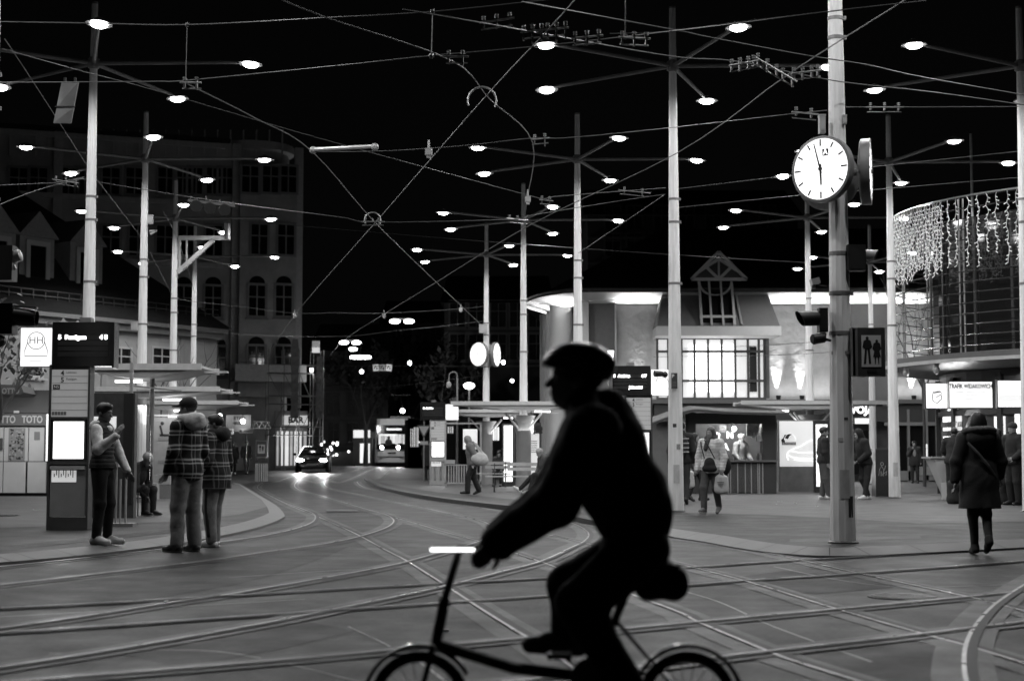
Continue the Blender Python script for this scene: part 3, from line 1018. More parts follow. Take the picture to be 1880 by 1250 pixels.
# ---- big dark corner block behind
M_BLOCK = mat('dark_facade', 0.46, 0.85, var=0.25, nscale=0.8, bump=0.15)
M_BLOCKTRIM = mat('facade_trim', 0.56, 0.8, var=0.15)
M_FRAMED = mat('window_frame_dark', 0.28, 0.6)
bb = thing('apartment_block', 'tall dark corner block with rows of dim windows behind the low house', 'building', (-12.9, 94, 0), math.atan2(.353, .935))
L, H = 46.0, 19.6
MB().box((-L / 2 - 1.4, 6, H / 2), (L - 2.8, 12, H)).build('wall', M_BLOCK, bb)
MB().lathe([(2.2, 0), (2.2, H - .3), (2.5, H - .2), (2.5, H + .25), (0, H + .5)], c=(-2.3, 2.1, 0), n=28).build('corner_tower', M_BLOCK, bb, smooth='auto')
tr = MB()
for z in (4.6, 8.2, 12.3, 15.9, H - .2):
    tr.box((-L / 2 - 1.4, -.12, z), (L - 6, .24, .28))
for px in (430, 545, 100):
    tr.box((wall_x(bb, px), -.1, H / 2 + 2), (.5, .2, H - 4))
tr.build('cornice', M_BLOCKTRIM, bb)
MB().box((wall_x(bb, 487), -.3, 11.2), (wall_x(bb, 540) - wall_x(bb, 436), .6, 13.2)).build('bay', M_BLOCK, bb)
rows = [((-60, 28, 64, 120, 150, 198, 242, 301, 331, 356, 386, 412), (309, 356), 0, False), ((452, 490, 522), (309, 356), -.6, False),
        ((30, 90, 150, 200, 250, 300, 340, 390), (415, 469), 0, False), ((470, 519), (415, 469), -.6, False),
        ((336, 390), (526, 581), 0, True), ((467, 516), (526, 581), -.6, True), ((467, 516), (637, 688), -.6, True), ((400, 340), (637, 688), 0, True)]
for pxs, (t, b), yy, ar in rows:
    for px in pxs:
        lx = wall_x(bb, px)
        zt, zb = wall_z(bb, lx, t), wall_z(bb, lx, b)
        window(bb, lx, zb, .95, zt - zb, yy, fm=M_FRAMED, arch=ar, fw=.14, sill=ar)
at_ = MB()
for i in range(22):
    lx = wall_x(bb, 10 + i * 24)
    at_.box((lx, -.04, wall_z(bb, lx, 262)), (.08, .08, 1.5))
at_.build('attic_railing', M_BLOCKTRIM, bb)
MB().box((-L / 2 - 2, 6, H + .12), (L - 4.2, 12.6, .24)).build('roof', M_ROOFTILE, bb)
bal = MB().box((wall_x(bb, 487), -1.15, 5.55), (4.2, 1.1, .16))
bal.box((wall_x(bb, 487), -1.68, 6.0), (4.2, .05, .9))
bal.build('balcony', M_BLOCKTRIM, bb)
# shop below the bay
sx0, sx1 = wall_x(bb, 502), wall_x(bb, 560)
sh = MB().box(((sx0 + sx1) / 2, -.72, 2.1), (sx1 - sx0, .2, 3.4)).build('shop_front', M_FRAMED, bb)
n = 7
for i in range(n):
    w = (sx1 - sx0) / n
    x = sx0 + (i + .5) * w
    MB().box((x, -.84, 1.6), (w * (.4 + .45 * ((i * 37) % 5) / 5), .03, 2.0)).build('lit_pane', glow(.7 if i % 3 else .3), sh)
MB().box(((sx0 + sx1) / 2 + .2, -.95, 3.25), ((sx1 - sx0) * .75, .2, .55)).build('shop_sign', glow(.45), sh)
text('BAR', .5, M_BLACK, sh, ((sx0 + sx1) / 2 + .2, -1.06, 3.25), FACE, bold=.02)
lamp('shop_light', 'AREA', ((sx0 + sx1) / 2, -1.1, 2.4), 60, bb, 2.2, (0, -1, -.35), sy=1.6)

# scaffold on the corner
sc = thing('scaffold', 'pipe scaffold with nets on the dark corner block above the lit shop', 'scaffold', P(534, 850, 92.6), 0.3)
o0 = sc.location.copy()
pp = MB()
bays = [-1.5, -.6, .3, 1.1, 1.7]
for x in bays:
    for y in (0, -1.0):
        pp.cyl((x, y, -.5), (x, y, 6.6), .03, n=5)
for z in (1.6, 3.4, 5.2):
    for y in (0, -1.0):
        pp.cyl((-1.5, y, z + .5), (1.7, y, z + .5), .03, n=5)
    for x in bays:
        pp.cyl((x, 0, z), (x, -1, z), .03, n=5)
for i in range(4):
    pp.cyl((bays[i], -1.0, 1.6), (bays[i + 1], -1.0, 3.4), .025, n=5)
    pp.cyl((bays[i + 1], -1.0, 3.4), (bays[i], -1.0, 5.2), .025, n=5)
pp.build('pipes', M_GREYMETAL, sc)
for z in (1.6, 3.4, 5.2):
    MB().box((.1, -.5, z + .02), (3.1, .9, .05)).build('deck', M_DARKMETAL, sc)
for x, h in ((.0, 4.6), (1.45, 3.6)):
    nv = MB()
    rnd = random.Random(int(x * 10))
    for j in range(9):
        z0, z1 = 2.6 + j * h / 9, 2.6 + (j + 1) * h / 9
        a, b = rnd.uniform(.16, .26), rnd.uniform(.16, .26)
        nv.add([(x - a, -1.06 + rnd.uniform(-.05, .05), z0), (x + a, -1.12, z0), (x + b, -1.06, z1), (x - b, -1.13, z1)], [(0, 1, 2, 3)])
    nv.build('net', mat('scaffold_net', .16, .8, var=.3), sc)

# ---- far street
def far_block(label, px0, px1, pytop, Y, v, cols, rowsy, ww=.9, hh=1.6, depth=10):
    a, b = P(px0, 840, Y), P(px1, 840, Y)
    top = P((px0 + px1) / 2, pytop, Y).z
    t = thing('street_house', label, 'house', ((a.x + b.x) / 2, Y, hz(Y)), 0)
    W = b.x - a.x
    MB().box((0, depth / 2, (top - .4) / 2), (W, depth, top + .4)).build('wall', mat('far_stucco_%g' % v, v, .85, var=.2, nscale=1), t)
    rm = MB()
    rm.add([(-W / 2 - .3, -.4, top - .2), (W / 2 + .3, -.4, top - .2), (W / 2 + .3, depth + .4, top - .2), (-W / 2 - .3, depth + .4, top - .2), (-W / 2, depth / 2, top + 2.4), (W / 2, depth / 2, top + 2.4)],
           [(0, 1, 5, 4), (2, 3, 4, 5), (1, 2, 5), (3, 0, 4), (3, 2, 1, 0)])
    rm.build('roof', M_ROOFTILE, t)
    cn = MB()
    for py in rowsy:
        z = P(px0, py, Y).z - hz(Y)
        cn.box((0, -.08, z - .5), (W, .16, .16))
        for c in cols:
            lx = P(c, py, Y).x - t.location.x
            window(t, lx, z, ww, hh, fm=mat('far_frame', .05, .7), fw=.12)
    cn.build('string_course', mat('far_trim', .06, .8), t)
    return t
far_block('dim far house with tall windows behind the parked tram tree', 572, 712, 648, 128, .085, (612, 648, 690), (705, 760, 812))
far_block('far house at the end of the street above the tram', 700, 820, 596, 150, .04, (730, 765, 800), (640, 690), 1.0, 1.9)
far_block('long dark row of houses behind the middle double clock', 815, 1010, 560, 118, .022, (840, 875, 915, 950, 985), (600, 660), 1.1, 1.9)
far_block('dark roofscape house rising behind the lit cinema hall', 1080, 1470, 400, 108, .035, (1125, 1165, 1215, 1260, 1310, 1360, 1410), (424, 470), 1.0, 1.7)

# ---- cinema hall with lit eave, right
YB = 66.0
SB = YB / FPX
def cx(px, Y=YB):
    return P(px, 700, Y).x
def cz(py, Y=YB):
    return P(1300, py, Y).z
hall = thing('cinema_hall', 'pale hall with an up-lit curved eave, gabled dormer and glowing grid window', 'building', (0, YB, 0))
M_HALLWALL = mat('hall_render', .46, .8, var=.16, nscale=2.5, bump=1.0, bscale=3.0, bdist=.05)
M_HALLGREY = mat('hall_grey', .15, .8, var=.12)
M_HALLWHITE = mat('hall_white', .62, .7, var=.05)
ztop, zlow = cz(545), cz(738)
def panel(name, px0, px1, z0, z1, y, m, t=.3, par=None):
    a, b = cx(px0), cx(px1)
    return MB().box(((a + b) / 2, y + t / 2, (z0 + z1) / 2), (b - a, t, z1 - z0)).build(name, m, par or hall)
core = MB()
core.prism([(cx(1085), .6), (45, .6), (45, 22), (cx(1085) - 1, 22)], 0, ztop + .3)
core.build('wall', M_HALLGREY, hall)
panel('render_panel', 1132, 1260, zlow, ztop, .3, M_HALLWALL)
panel('render_panel', 1395, 1556, zlow, ztop, .3, M_HALLWALL)
panel('render_panel', 1640, 1760, zlow, ztop, .3, M_HALLWALL)
panel('grey_panel', 1082, 1131, zlow, ztop, .22, M_HALLGREY)
panel('grey_panel', 1557, 1639, zlow, ztop, .25, M_HALLGREY)
panel('pilaster', 1056, 1081, zlow, ztop, -.1, M_HALLWHITE, .6)
panel('downpipe', 1129.5, 1132.5, zlow, ztop, .1, M_HALLWHITE, .1)
panel('downpipe', 1552, 1556, zlow, ztop, .1, M_LIGHTMETAL, .1)
# rounded left end: slim lit columns going back
for px, Y, w in ((1030, 68.5, 1.0), (1013, 70.5, .5), (1003, 72.5, .35), (997, 74.5, .3)):
    p = P(px, 700, Y)
    MB().cyl((p.x, Y - YB, 0), (p.x, Y - YB, ztop), w / 2, n=16).build('column', M_HALLWHITE, hall, smooth='auto')
# eave slab with a curved left end
zs = cz(541)
ev = [(45, -1.1), (45, 3)]
for t in range(0, 181, 12):
    a = R(90 + t)
    ev.append((cx(1075) + .2 + 4.0 * math.cos(a) * 1.0 - .2, 3.6 + 4.7 * math.sin(a) * -1 if False else 3.6 + 4.7 * math.sin(a)))
ev2 = [(45, -1.1), (45, 6), (cx(1090), 12)]
ccx, ccy = cx(1082), 5.5
for t in range(0, 91, 8):
    a = R(180 + t)
    ev2.append((ccx + 2.75 * math.cos(a), ccy + 6.6 * math.sin(a)))
MB().prism(ev2, zs, zs + .12).build('eave', mat('eave_dark', .05, .6), hall)
gut = MB()
pts = [Vector((x, y - .04, zs + .13)) for x, y in ev2[3:]] + [Vector((45, -1.14, zs + .13))]
gut.tube(pts, .055, 6)
gut.build('gutter', M_DARKMETAL, hall)
rf = MB()
rp_ = [(45, -1.0), (45, 22), (cx(1085) - 1, 22), (ccx - 2.65, ccy + 2), (ccx - 2.0, 1.2), (ccx, -1.0)]
apex = [(45, 9), (ccx + 3, 10)]
b = len(rf.v)
rf.v += [(x, y, zs + .125) for x, y in rp_] + [(45, 9, zs + 4.2), (ccx + 4, 10, zs + 4.2)]
rf.f += [(5, 0, 6, 7), (4, 5, 7), (3, 4, 7), (2, 3, 7), (1, 2, 7, 6), (0, 1, 6)]
rf.build('roof', mat('hall_roof', .012, .6, var=.3), hall)
# gabled dormer
gx, gz0, gz1 = cx(1313), cz(520), cz(471)
gw = (cx(1363) - cx(1263)) / 2
gy = -1.5
gd = MB()
gd.extrude([(gx - gw + .12, gy + .12, gz0), (gx + gw - .12, gy + .12, gz0), (gx, gy + .12, gz1 - .12)], (0, 3.2, 0))
dorm = gd.build('gable', mat('gable_glass', .05, .35), hall)
tb = MB()
for a, b, w in (((gx - gw, gz0), (gx, gz1), .13), ((gx + gw, gz0), (gx, gz1), .13), ((gx - gw, gz0), (gx + gw, gz0), .13), ((gx, gz0), (gx, gz1), .07),
                ((gx - gw * .5, gz0 + (gz1 - gz0) * .5), (gx, gz0), .06), ((gx + gw * .5, gz0 + (gz1 - gz0) * .5), (gx, gz0), .06),
                ((gx - gw * .75, gz0 + (gz1 - gz0) * .25), (gx, gz1 - (gz1 - gz0) * .25), .05), ((gx + gw * .75, gz0 + (gz1 - gz0) * .25), (gx, gz1 - (gz1 - gz0) * .25), .05)):
    tb.bar((a[0], gy, a[1]), (b[0], gy, b[1]), w, .12)
tb.build('truss', mat('truss_paint', .5, .6), dorm)
# flared upper block of the centre bay and its slab
xl0, xl1, xr0, xr1 = cx(1214), cx(1200), cx(1406), cx(1419)
zb1, zb0 = cz(541), cz(605)
fl = MB()
fl.add([(xl1, -1.9, zb0), (xr1, -1.9, zb0), (xr1, .5, zb0), (xl1, .5, zb0), (xl0, -.7, zb1), (xr0, -.7, zb1), (xr0, .5, zb1), (xl0, .5, zb1)],
       [(3, 2, 1, 0), (4, 5, 6, 7), (0, 1, 5, 4), (1, 2, 6, 5), (2, 3, 7, 6), (3, 0, 4, 7)])
fl.build('flared_block', M_HALLGREY, hall)
MB().box(((xl1 + xr1) / 2, -1.0, zb0 - .21), (xr1 - xl1 + .06, 2.1, .38)).build('slab', M_HALLWHITE, hall)
wn_ = MB()
wx = [cx(q) for q in (1280, 1297, 1319, 1337)]
for q, w in ((1279, .1), (1297, .08), (1318, .08), (1338, .1)):
    wn_.bar((cx(q), -1.95, cz(604)), (cx(q), -1.12, cz(522)), w)
wn_.bar((cx(1276), -1.80, cz(588)), (cx(1341), -1.80, cz(588)), .10)
arc = [Vector((cx(1308) + (cx(1337) - cx(1308)) * math.cos(R(t)), -1.24, cz(524) + .55 * math.sin(R(t)))) for t in range(180, 361, 15)]
wn_.tube(arc, .05, 6)
wf = wn_.build('window', mat('truss_paint', .5, .6), hall)
gp = MB()
gp.add([(cx(1279), -1.84, cz(604)), (cx(1338), -1.84, cz(604)), (cx(1338), -1.0, cz(520)), (cx(1279), -1.0, cz(520)), (cx(1279), -1.7, cz(604)), (cx(1338), -1.7, cz(604)), (cx(1338), -.8, cz(520)), (cx(1279), -.8, cz(520))],
       [(0, 1, 2, 3), (7, 6, 5, 4), (0, 4, 5, 1), (1, 5, 6, 2), (2, 6, 7, 3), (3, 7, 4, 0)])
gp.build('pane', M_PANE, wf)
MB().bar((cx(1351), -1.9, cz(604)), (cx(1347), -.9, cz(543)), .08).build('downpipe', M_LIGHTMETAL, hall)
# glowing grid window
gx0, gx1, gz0, gz1 = cx(1206), cx(1402), cz(731), cz(622)
MB().box(((gx0 + gx1) / 2, .0, (gz0 + gz1) / 2), (gx1 - gx0, .2, gz1 - gz0)).build('lit_room', glow(.62), hall)
gm = MB()
cols = [1206, 1226, 1250.5, 1274, 1299, 1324, 1348.5, 1372, 1392, 1402]
for q in cols:
    gm.box((cx(q), -.25, (gz0 + gz1) / 2), (.09, .14, gz1 - gz0 + .1))
for q in (622, 646, 699.5, 732):
    gm.box(((gx0 + gx1) / 2, -.265, cz(q)), (gx1 - gx0 + .1, .14, .1))
gw_ = gm.build('grid_window', mat('mullion', .10, .5), hall)
for (a, b, c, d) in ((1265, 1347, 633, 720), ):
    MB().box(((cx(a) + cx(b)) / 2, -.13, (cz(c) + cz(d)) / 2), (cx(b) - cx(a), .04, cz(c) - cz(d))).build('blind', glow(3.0), gw_)
MB().box((cx(1382), -.16, cz(678)), (.3, .06, 1.9)).build('curtain', mat('curtain_grey', .05, .8), gw_)
panel('post', 1404, 1410, gz0, gz1, -.4, M_HALLGREY, .5)
panel('ledge', 1131, 1760, cz(741), cz(734), -.35, M_HALLGREY, .7)
panel('base_band', 1200, 1760, cz(774), cz(742), -.2, mat('hall_band', .055, .7, var=.15), .8)
# up-lights on the wall and under the eave
for px, pw in ((1428, 60), (1471, 50), (1172, 26), (1676, 60), (1040, 30)):
    f = MB().lathe([(.0, 0), (.09, 0), (.11, .16), (.09, .16), (.085, .02), (0, .02)], c=(cx(px), -.12, cz(734) + .02), n=12)
    f.build('uplight', M_BLACK, hall)
    lamp('uplight_beam', 'SPOT', (cx(px), .16, cz(734) + .19), pw * 16, hall, .04, (0, .12, 1), 32, 1.0)
for px0, px1, pw in ((1134, 1212, 40), (1412, 1552, 62), (1560, 1700, 62)):
    w = cx(px1) - cx(px0)
    lamp('eave_light', 'AREA', ((cx(px0) + cx(px1)) / 2, .1, ztop - .62), pw, hall, w, (0, -.55, 1), sy=.12, spread=100)
for t in (5, 30, 55, 80):
    a = R(180 + t)
    lamp('eave_light', 'AREA', (ccx + 1.6 * math.cos(a), ccy + 4.6 * math.sin(a), ztop - .65), 34, hall, 1.2, (.55 * math.cos(a), .55 * math.sin(a), 1), sy=1.3, spread=110)
# sloping soffit between the wall and the eave edge
so = MB()
outl = [Vector((x, y, zs - .012)) for x, y in ev2[3:]] + [Vector((45, -1.1, zs - .012))]
inl = [Vector((ccx + (p.x - ccx) * .55, ccy + (p.y - ccy) * .70, zs - .36)) for p in outl[:-1]] + [Vector((45, .25, zs - .36))]
inl[-2].y = .25
for p, q in zip(outl, inl):
    so.v += [tuple(p), tuple(q)]
for i in range(len(outl) - 1):
    so.f.append((2 * i, 2 * i + 1, 2 * i + 3, 2 * i + 2))
so.build('soffit', M_HALLWHITE, hall)
for px0, px1, pw in ((1134, 1205, 9), (1418, 1552, 14), (1642, 1740, 12)):
    lamp('added_wall_fill', 'AREA', ((cx(px0) + cx(px1)) / 2, -.12, cz(734) + .16), pw, hall, cx(px1) - cx(px0), (0, .30, 1), sy=.1)  # added fill lights without fixtures, brighten the rendered wall
lamp('slab_light', 'AREA', ((xl1 + xr1) / 2, -1.0, zb0 - 1.0), 14, hall, xr1 - xl1, (0, -.2, 1), sy=.2)
# ground floor shops of the hall
gf = MB()
panel('shop_window', 1545, 1600, .4, cz(790), -.12, M_PANE, .1)
panel('shop_window', 1632, 1715, .25, cz(778), -.12, M_PANE, .1)
fr = MB()
for px in (1600, 1632, 1664, 1697, 1716):
    fr.box((cx(px), -.2, 1.6), (.1, .1, 3.0))
fr.box((cx(1668), -.21, cz(778)), (cx(1716) - cx(1620), .1, .14)).box((cx(1668), -.2, .35), (cx(1716) - cx(1632), .1, .4))
fr.build('shop_frame', mat('shop_frame', .24, .5), hall)
MB().box((cx(1716) - .35, -.24, .55), (.9, .06, .35)).build('step_plate', M_LIGHTMETAL, hall)
sg = panel('shop_sign', 1560, 1590, cz(762), cz(744), -.3, M_BLACK, .1)
text('WOJA', .42, glow(1.6), sg, (cx(1575), -.31, cz(753)), FACE, bold=.02)
panel('lit_strip', 1566, 1600, cz(778), cz(768), -.3, glow(.8), .08)
panel('lit_strip', 1693, 1697, cz(838), cz(815), -.3, glow(.8), .06)
lamp('shop_light', 'AREA', (cx(1580), -.8, 2.2), 60, hall, 3, (0, -1, -.4), sy=1)
# ================================================================== stop displays
M_FROST = mat('frosted_panel', .22, .5, var=.1)
M_BOARD = mat('timetable_board', .40, .5, emit=.13)
M_INK = mat('black_ink', .012, .6)
M_LED = mat('led_lettering', .9, .5, emit=6.0)
M_DISPLAY = mat('display_black', .008, .25)
M_ROWTINT = mat('display_row', .02, .3)
M_INKGREY = mat('grey_ink', .16, .6)
def stop_display(px, Y, m, label, rows, bins=False, names=('Liebenau', 'Puntigam')):
    """m = 1: header reaches right and the sign hangs left; m = -1 mirrored"""
    p = P(px, 900, Y)
    t = thing('stop_display', label, 'stop display', (p.x, Y, KZ + .004), 0, 'lit tram stop displays')
    f = MB()
    f.box((-.285, 0, 1.2), (.03, .24, 2.4)).box((.285, 0, 1.2), (.03, .24, 2.4))
    f.box((0, 0, .09), (.54, .22, .18)).box((0, .04, 1.3), (.54, .12, 2.2))
    f.box((0, -.03, 1.62), (.54, .18, .035)).box((0, -.03, .97), (.54, .18, .05))
    f.build('frame', M_DARKMETAL if not bins else M_LIGHTMETAL, t)
    if not bins:
        MB().box((0, -.075, .54), (.52, .05, .70)).build('lower_panel', M_FROST, t)
    else:
        b = MB()
        for x in (-.2, 0, .2):
            b.box((x, -.075, .5), (.09 if x else .14, .05, .74))
        b.box((0, -.075, .14), (.5, .05, .05)).box((0, -.08, .93), (.5, .06, .07))
        b.build('lower_panel', M_LIGHTMETAL, t)
    sh = MB().box((0, -.10, .90), (.50, .13, .05))
    sh.build('shelf', M_LIGHTMETAL, t)
    MB().box((0, -.083, 1.295), (.50, .05, .60)).build('map_case', M_BLACK, t)
    MB().box((0, -.115, 1.30), (.44, .02, .54)).build('lit_map', glow(2.2), t)
    bd_ = MB().box((0, -.08, 1.985), (.53, .05, .69)).build('timetable_board', M_BOARD, t)
    ln = MB()
    for i in range(1, 7):
        ln.box((0, -.107, 2.33 - .69 * i / 7), (.52, .004, .005))
    ln.build('rule_line', M_INKGREY, bd_)
    for i, s in enumerate(('4', '5')):
        text(s, .10, M_INK, bd_, (-.11, -.108, 2.275 - .099 * i), FACE, bold=.002)
        text(names[i], .042, M_INKGREY, bd_, (-.055, -.108, 2.29 - .099 * i), FACE, align='LEFT')
    MB().box((-.195, -.108, 2.075), (.10, .006, .07)).build('line_badge', M_INK, bd_)
    text('N5', .06, M_BOARD, bd_, (-.195, -.112, 2.075), FACE)
    for i in range(5):
        MB().box((-.235 + i * .043, -.108, 1.69), (.036, .006, .05)).build('line_badge', M_INKGREY, bd_)
    lfx = MB().box((-.06, -.09, .775), (.36, .03, .17)).build('reflection_panel', glow(.42), t)  # bright reflection below the map, painted as a glowing panel
    lm = MB()
    for i in range(9):
        lm.box((-.20 + i * .034, -.108, .79 + .02 * ((i * 5) % 3)), (.012, .006, .05 + .03 * (i % 3)))
    lm.build('print', M_INKGREY, lfx)
    # header display
    hx = .185 * m
    h = MB()
    h.box((hx, 0, 2.67), (.90, .26, .58))
    h.box((hx, 0, 2.99), (.90, .24, .07))
    h.box((hx + .45 * m, -.01, 2.68), (.03, .28, .66))
    hd = h.build('header', M_DISPLAY, t)
    MB().box((hx + .02, 0, 3.06), (.16, .18, .07)).build('antenna_box', M_GREYMETAL, hd)
    r = MB()
    for i in range(4):
        r.box((hx, -.134, 2.80 - i * .082), (.73, .008, .062))
    r.build('display_row', M_ROWTINT, hd)
    for i, (a, b, c) in enumerate(rows):
        z = 2.80 - i * .082
        if a: text(a, .088, M_LED, hd, (hx - .36, -.142, z), FACE, align='LEFT', bold=.004)
        if b: text(b, .084, M_LED, hd, (hx - .26 if a else hx - .02, -.142, z), FACE, align='LEFT', bold=.004)
        if c: text(c, .088, M_LED, hd, (hx + .36, -.142, z), FACE, align='RIGHT', bold=.004)
    # lit stop sign
    sx = -.51 * m
    MB().box((sx, 0, 2.66), (.47, .16, .575)).build('sign_box', M_LIGHTMETAL, t)
    sf = MB().box((sx, -.084, 2.66), (.455, .012, .56)).build('sign_face', glow(1.05), t)
    q = MB()
    q.tube([Vector((sx + .125 * math.cos(R(a)), -.092, 2.755 + .125 * math.sin(R(a)))) for a in range(0, 360, 12)], .005, 4, closed=True)
    q.tube([Vector((sx - .123, -.092, 2.735)), Vector((sx - .165, -.092, 2.615)), Vector((sx - .165, -.092, 2.53)), Vector((sx + .165, -.092, 2.53)), Vector((sx + .165, -.092, 2.615)), Vector((sx + .123, -.092, 2.735))], .005, 4)
    q.build('stop_symbol', M_INK, sf)
    text('HH', .15, mat('pale_lettering', .55, .6), sf, (sx, -.093, 2.755), FACE)
    text('Jakominiplatz', .035, mat('pale_lettering', .55, .6), sf, (sx, -.093, 2.455), FACE)
    lamp('map_light', 'AREA', (0, -.16, 1.3), 9, t, .42, (0, -1, 0), sy=.5)
    lamp('sign_light', 'AREA', (sx, -.12, 2.66), 5, t, .42, (0, -1, 0), sy=.5)
    return t
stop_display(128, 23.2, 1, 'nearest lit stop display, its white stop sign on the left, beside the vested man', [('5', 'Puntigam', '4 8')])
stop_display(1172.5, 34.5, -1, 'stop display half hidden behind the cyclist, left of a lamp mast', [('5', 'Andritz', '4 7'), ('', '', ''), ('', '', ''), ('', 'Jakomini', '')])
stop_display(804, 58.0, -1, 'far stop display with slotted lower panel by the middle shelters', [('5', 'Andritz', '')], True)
c = MB().lathe([(.0, 0), (.05, 0), (.075, .24), (0, .24)], n=10)
lt = thing('globe_lamp', 'small lit conical lamp beside the display behind the cyclist', 'lamp', P(1121, 664, 34.3))
c.build('lamp_glass', glow(2.5), lt)
MB().cyl((0, 0, -2.3), (0, 0, 0), .04, n=8).build('post', M_GREYMETAL, lt)

# ================================================================== shelters around the masts
M_ROOFEDGE = mat('shelter_edge', .6, .5, .2, var=.1)
M_SOFFIT = mat('shelter_soffit', .45, .5, var=.1)
def shelter(key, label, xl=-2.25, xr=2.25, sleeve=True, tube_x=.9):
    mx, Y, _ = MASTS[key]
    t = thing('tram_shelter', label, 'shelter', (mx, Y, KZ + .004), 0, 'flat roofed tram shelters')
    rb = MB()
    z = 2.62
    n = 12
    prof = []
    for i in range(n + 1):
        x = xl + (xr - xl) * i / n
        k = 1 - abs(2 * (i / n) - 1) ** 1.6
        prof.append((x, .05 + .20 * k))
    for y0, y1 in ((-.85, .85),):
        top = [(x, z + .14) for x, th in prof]
        bot = [(x, z + .14 - th) for x, th in prof]
        poly = [(x, y0, zz) for x, zz in bot] + [(x, y0, zz) for x, zz in reversed(top)]
        rb.extrude(poly, (0, y1 - y0, 0))
    rb.build('roof', M_SOFFIT, t)
    eb = MB().box(((xl + xr) / 2, -.89, z + .10), (xr - xl + .1, .06, .12)).box(((xl + xr) / 2, .89, z + .10), (xr - xl + .1, .06, .12))
    eb.build('edge_trim', M_ROOFEDGE, t)
    MB().box((xr + .22, -.3, z + .03), (.45, .1, .035)).build('spout', M_ROOFEDGE, t)
    MB().box((tube_x, -.45, z - .15), (.5, .10, .05)).build('light_tube', glow(3), t)
    lamp('shelter_light', 'AREA', (tube_x - .2, -.1, z - .28), 20, t, 1.6, (0, 0, -1), sy=.4)
    lamp('shelter_uplight', 'AREA', (tube_x - .2, -.2, z - .75), 5, t, 1.2, (0, 0, 1), sy=.4)
    if sleeve:
        sl = MB().lathe([(.24, 0), (.24, 2.1), (.27, 2.16), (.40, 2.36)], n=20)
        sl.build('sleeve', mat('sleeve_paint', .26, .45, var=.1), t, smooth='auto')
        for a in (R(40), R(140), R(220), R(320)):
            MB().bar((.22 * math.cos(a), .22 * math.sin(a), 1.95), (.75 * math.cos(a), .6 * math.sin(a), 2.42), .05).build('strut', M_ROOFEDGE, t)
    return t
shelter('M1', 'nearest left tram shelter with steel posts beside the man in a vest', -.0, 2.3, False)
shelter('M2', 'second left tram shelter roof behind the man in a cap', -2.0, 2.1, False)
shelter('M3', 'farthest left tram shelter roof just above the younger man in plaid', -2.1, 2.2, False, .4)
shelter('M7', 'nearer middle tram shelter with a thick column and bench', tube_x=.6)
shelter('M8', 'farther middle tram shelter over the seated woman')
shelter('R3', 'right tram shelter with a bench behind the clock mast', sleeve=True, tube_x=-1.0)
# posts and glass of the left shelter
sp = thing('shelter_screen', 'steel posts and glass screen of the nearest left shelter', 'glass screen', G(237, 950, KZ))
o0 = sp.location
pp = MB().box((0, 0, 1.35), (.055, .055, 2.7))
pp.build('post', M_LIGHTMETAL, sp)
b2 = G(262, 944, KZ) - o0
MB().cyl((b2.x, b2.y + .6, 0), (b2.x, b2.y + .6, 2.66), .045, n=10).build('post', M_GREYMETAL, sp)
MB().box((.15, .3, 1.25), (.26, .012, 2.0)).build('glass', clear_glass(), sp)
MB().bar((0, 0, 2.3), (b2.x + .5, b2.y + .8, 2.3), .03).build('rail', M_GREYMETAL, sp)
# lit advertising pillar behind the man in a vest
ad = thing('advert_pillar', 'dark advertising pillar with a lit poster behind the man in a vest', 'advert pillar', G(202, 951, KZ))
MB().box((0, .1, 1.08), (.80, .2, 2.16)).build('case', M_DARKMETAL, ad)
MB().box((-.12, -.01, 1.48), (.40, .02, .55)).build('poster', glow(.5), ad)
MB().box((.29, -.012, 1.2), (.16, .024, 1.9)).build('side_panel', M_BLACK, ad)
lamp('poster_light', 'AREA', (-.1, -.06, 1.5), 6, ad, .4, (0, -1, 0), sy=.8)
bar = thing('barrier', 'low pale barrier of upright bars beside the man in a vest', 'barrier', G(208, 966, KZ))
bb_ = MB()
for i, h in enumerate((.62, .66, .95, .95, .72, .74)):
    bb_.cyl((-.2 + i * .075, .04 * (i % 2), 0), (-.2 + i * .075, .04 * (i % 2), h), .018, n=8)
bb_.build('bars', M_LIGHTMETAL, bar)
MB().box((.02, 0, .025), (.62, .28, .05)).build('base_plate', M_GREYMETAL, bar)
MB().box((.01, -.02, .94), (.14, .10, .07)).build('cap', M_LIGHTMETAL, bar)
# screen of the second shelter with a seat pictogram
sw = thing('shelter_wall', 'frosted shelter wall with a seat pictogram and dark stripes behind the men in plaid', 'glass screen', G(296, 914, KZ))
MB().box((0, 0, 1.08), (1.5, .05, 1.95)).build('panel', M_FROST, sw)
MB().box((-.55, -.01, 1.1), (.35, .06, 1.9)).build('side_panel', mat('shelter_grey', .12, .5), sw)
st = MB()
for z in (1.5, .92, .42):
    st.box((.28, -.03, z), (.75, .012, .08))
st.build('stripe', M_INKGREY, sw)
pic = MB().box((-.02, -.03, 1.72), (.05, .012, .26), Matrix.Rotation(R(-14), 3, 'Y')).box((.06, -.03, 1.60), (.24, .012, .05)).ball((.0, -.03, 1.9), (.045, .01, .045), 10, 6)
pic.build('pictogram', M_INK, sw)
fr = MB().box((-.78, 0, 1.05), (.05, .07, 2.1)).box((.78, 0, 1.05), (.05, .07, 2.1)).box((0, 0, 2.1), (1.6, .07, .05))
fr.build('frame', M_LIGHTMETAL, sw)
def carton(label, px, py, Y, w, d, h, v):
    p = G(px, py, KZ)
    mb = MB().box((0, 0, h / 2), (w, d, h), None, .96)
    mb.box((0, 0, h + .008), (w * .5, d * .98, .016)).box((w * .25, -d / 2, h * .6), (w * .2, .012, h * .3))
    t = thing('carton', label, 'box', (p.x, p.y, p.z + Y))
    mb.build('carton_body', mat('carton_%g' % v, v, .8, var=.15), t)
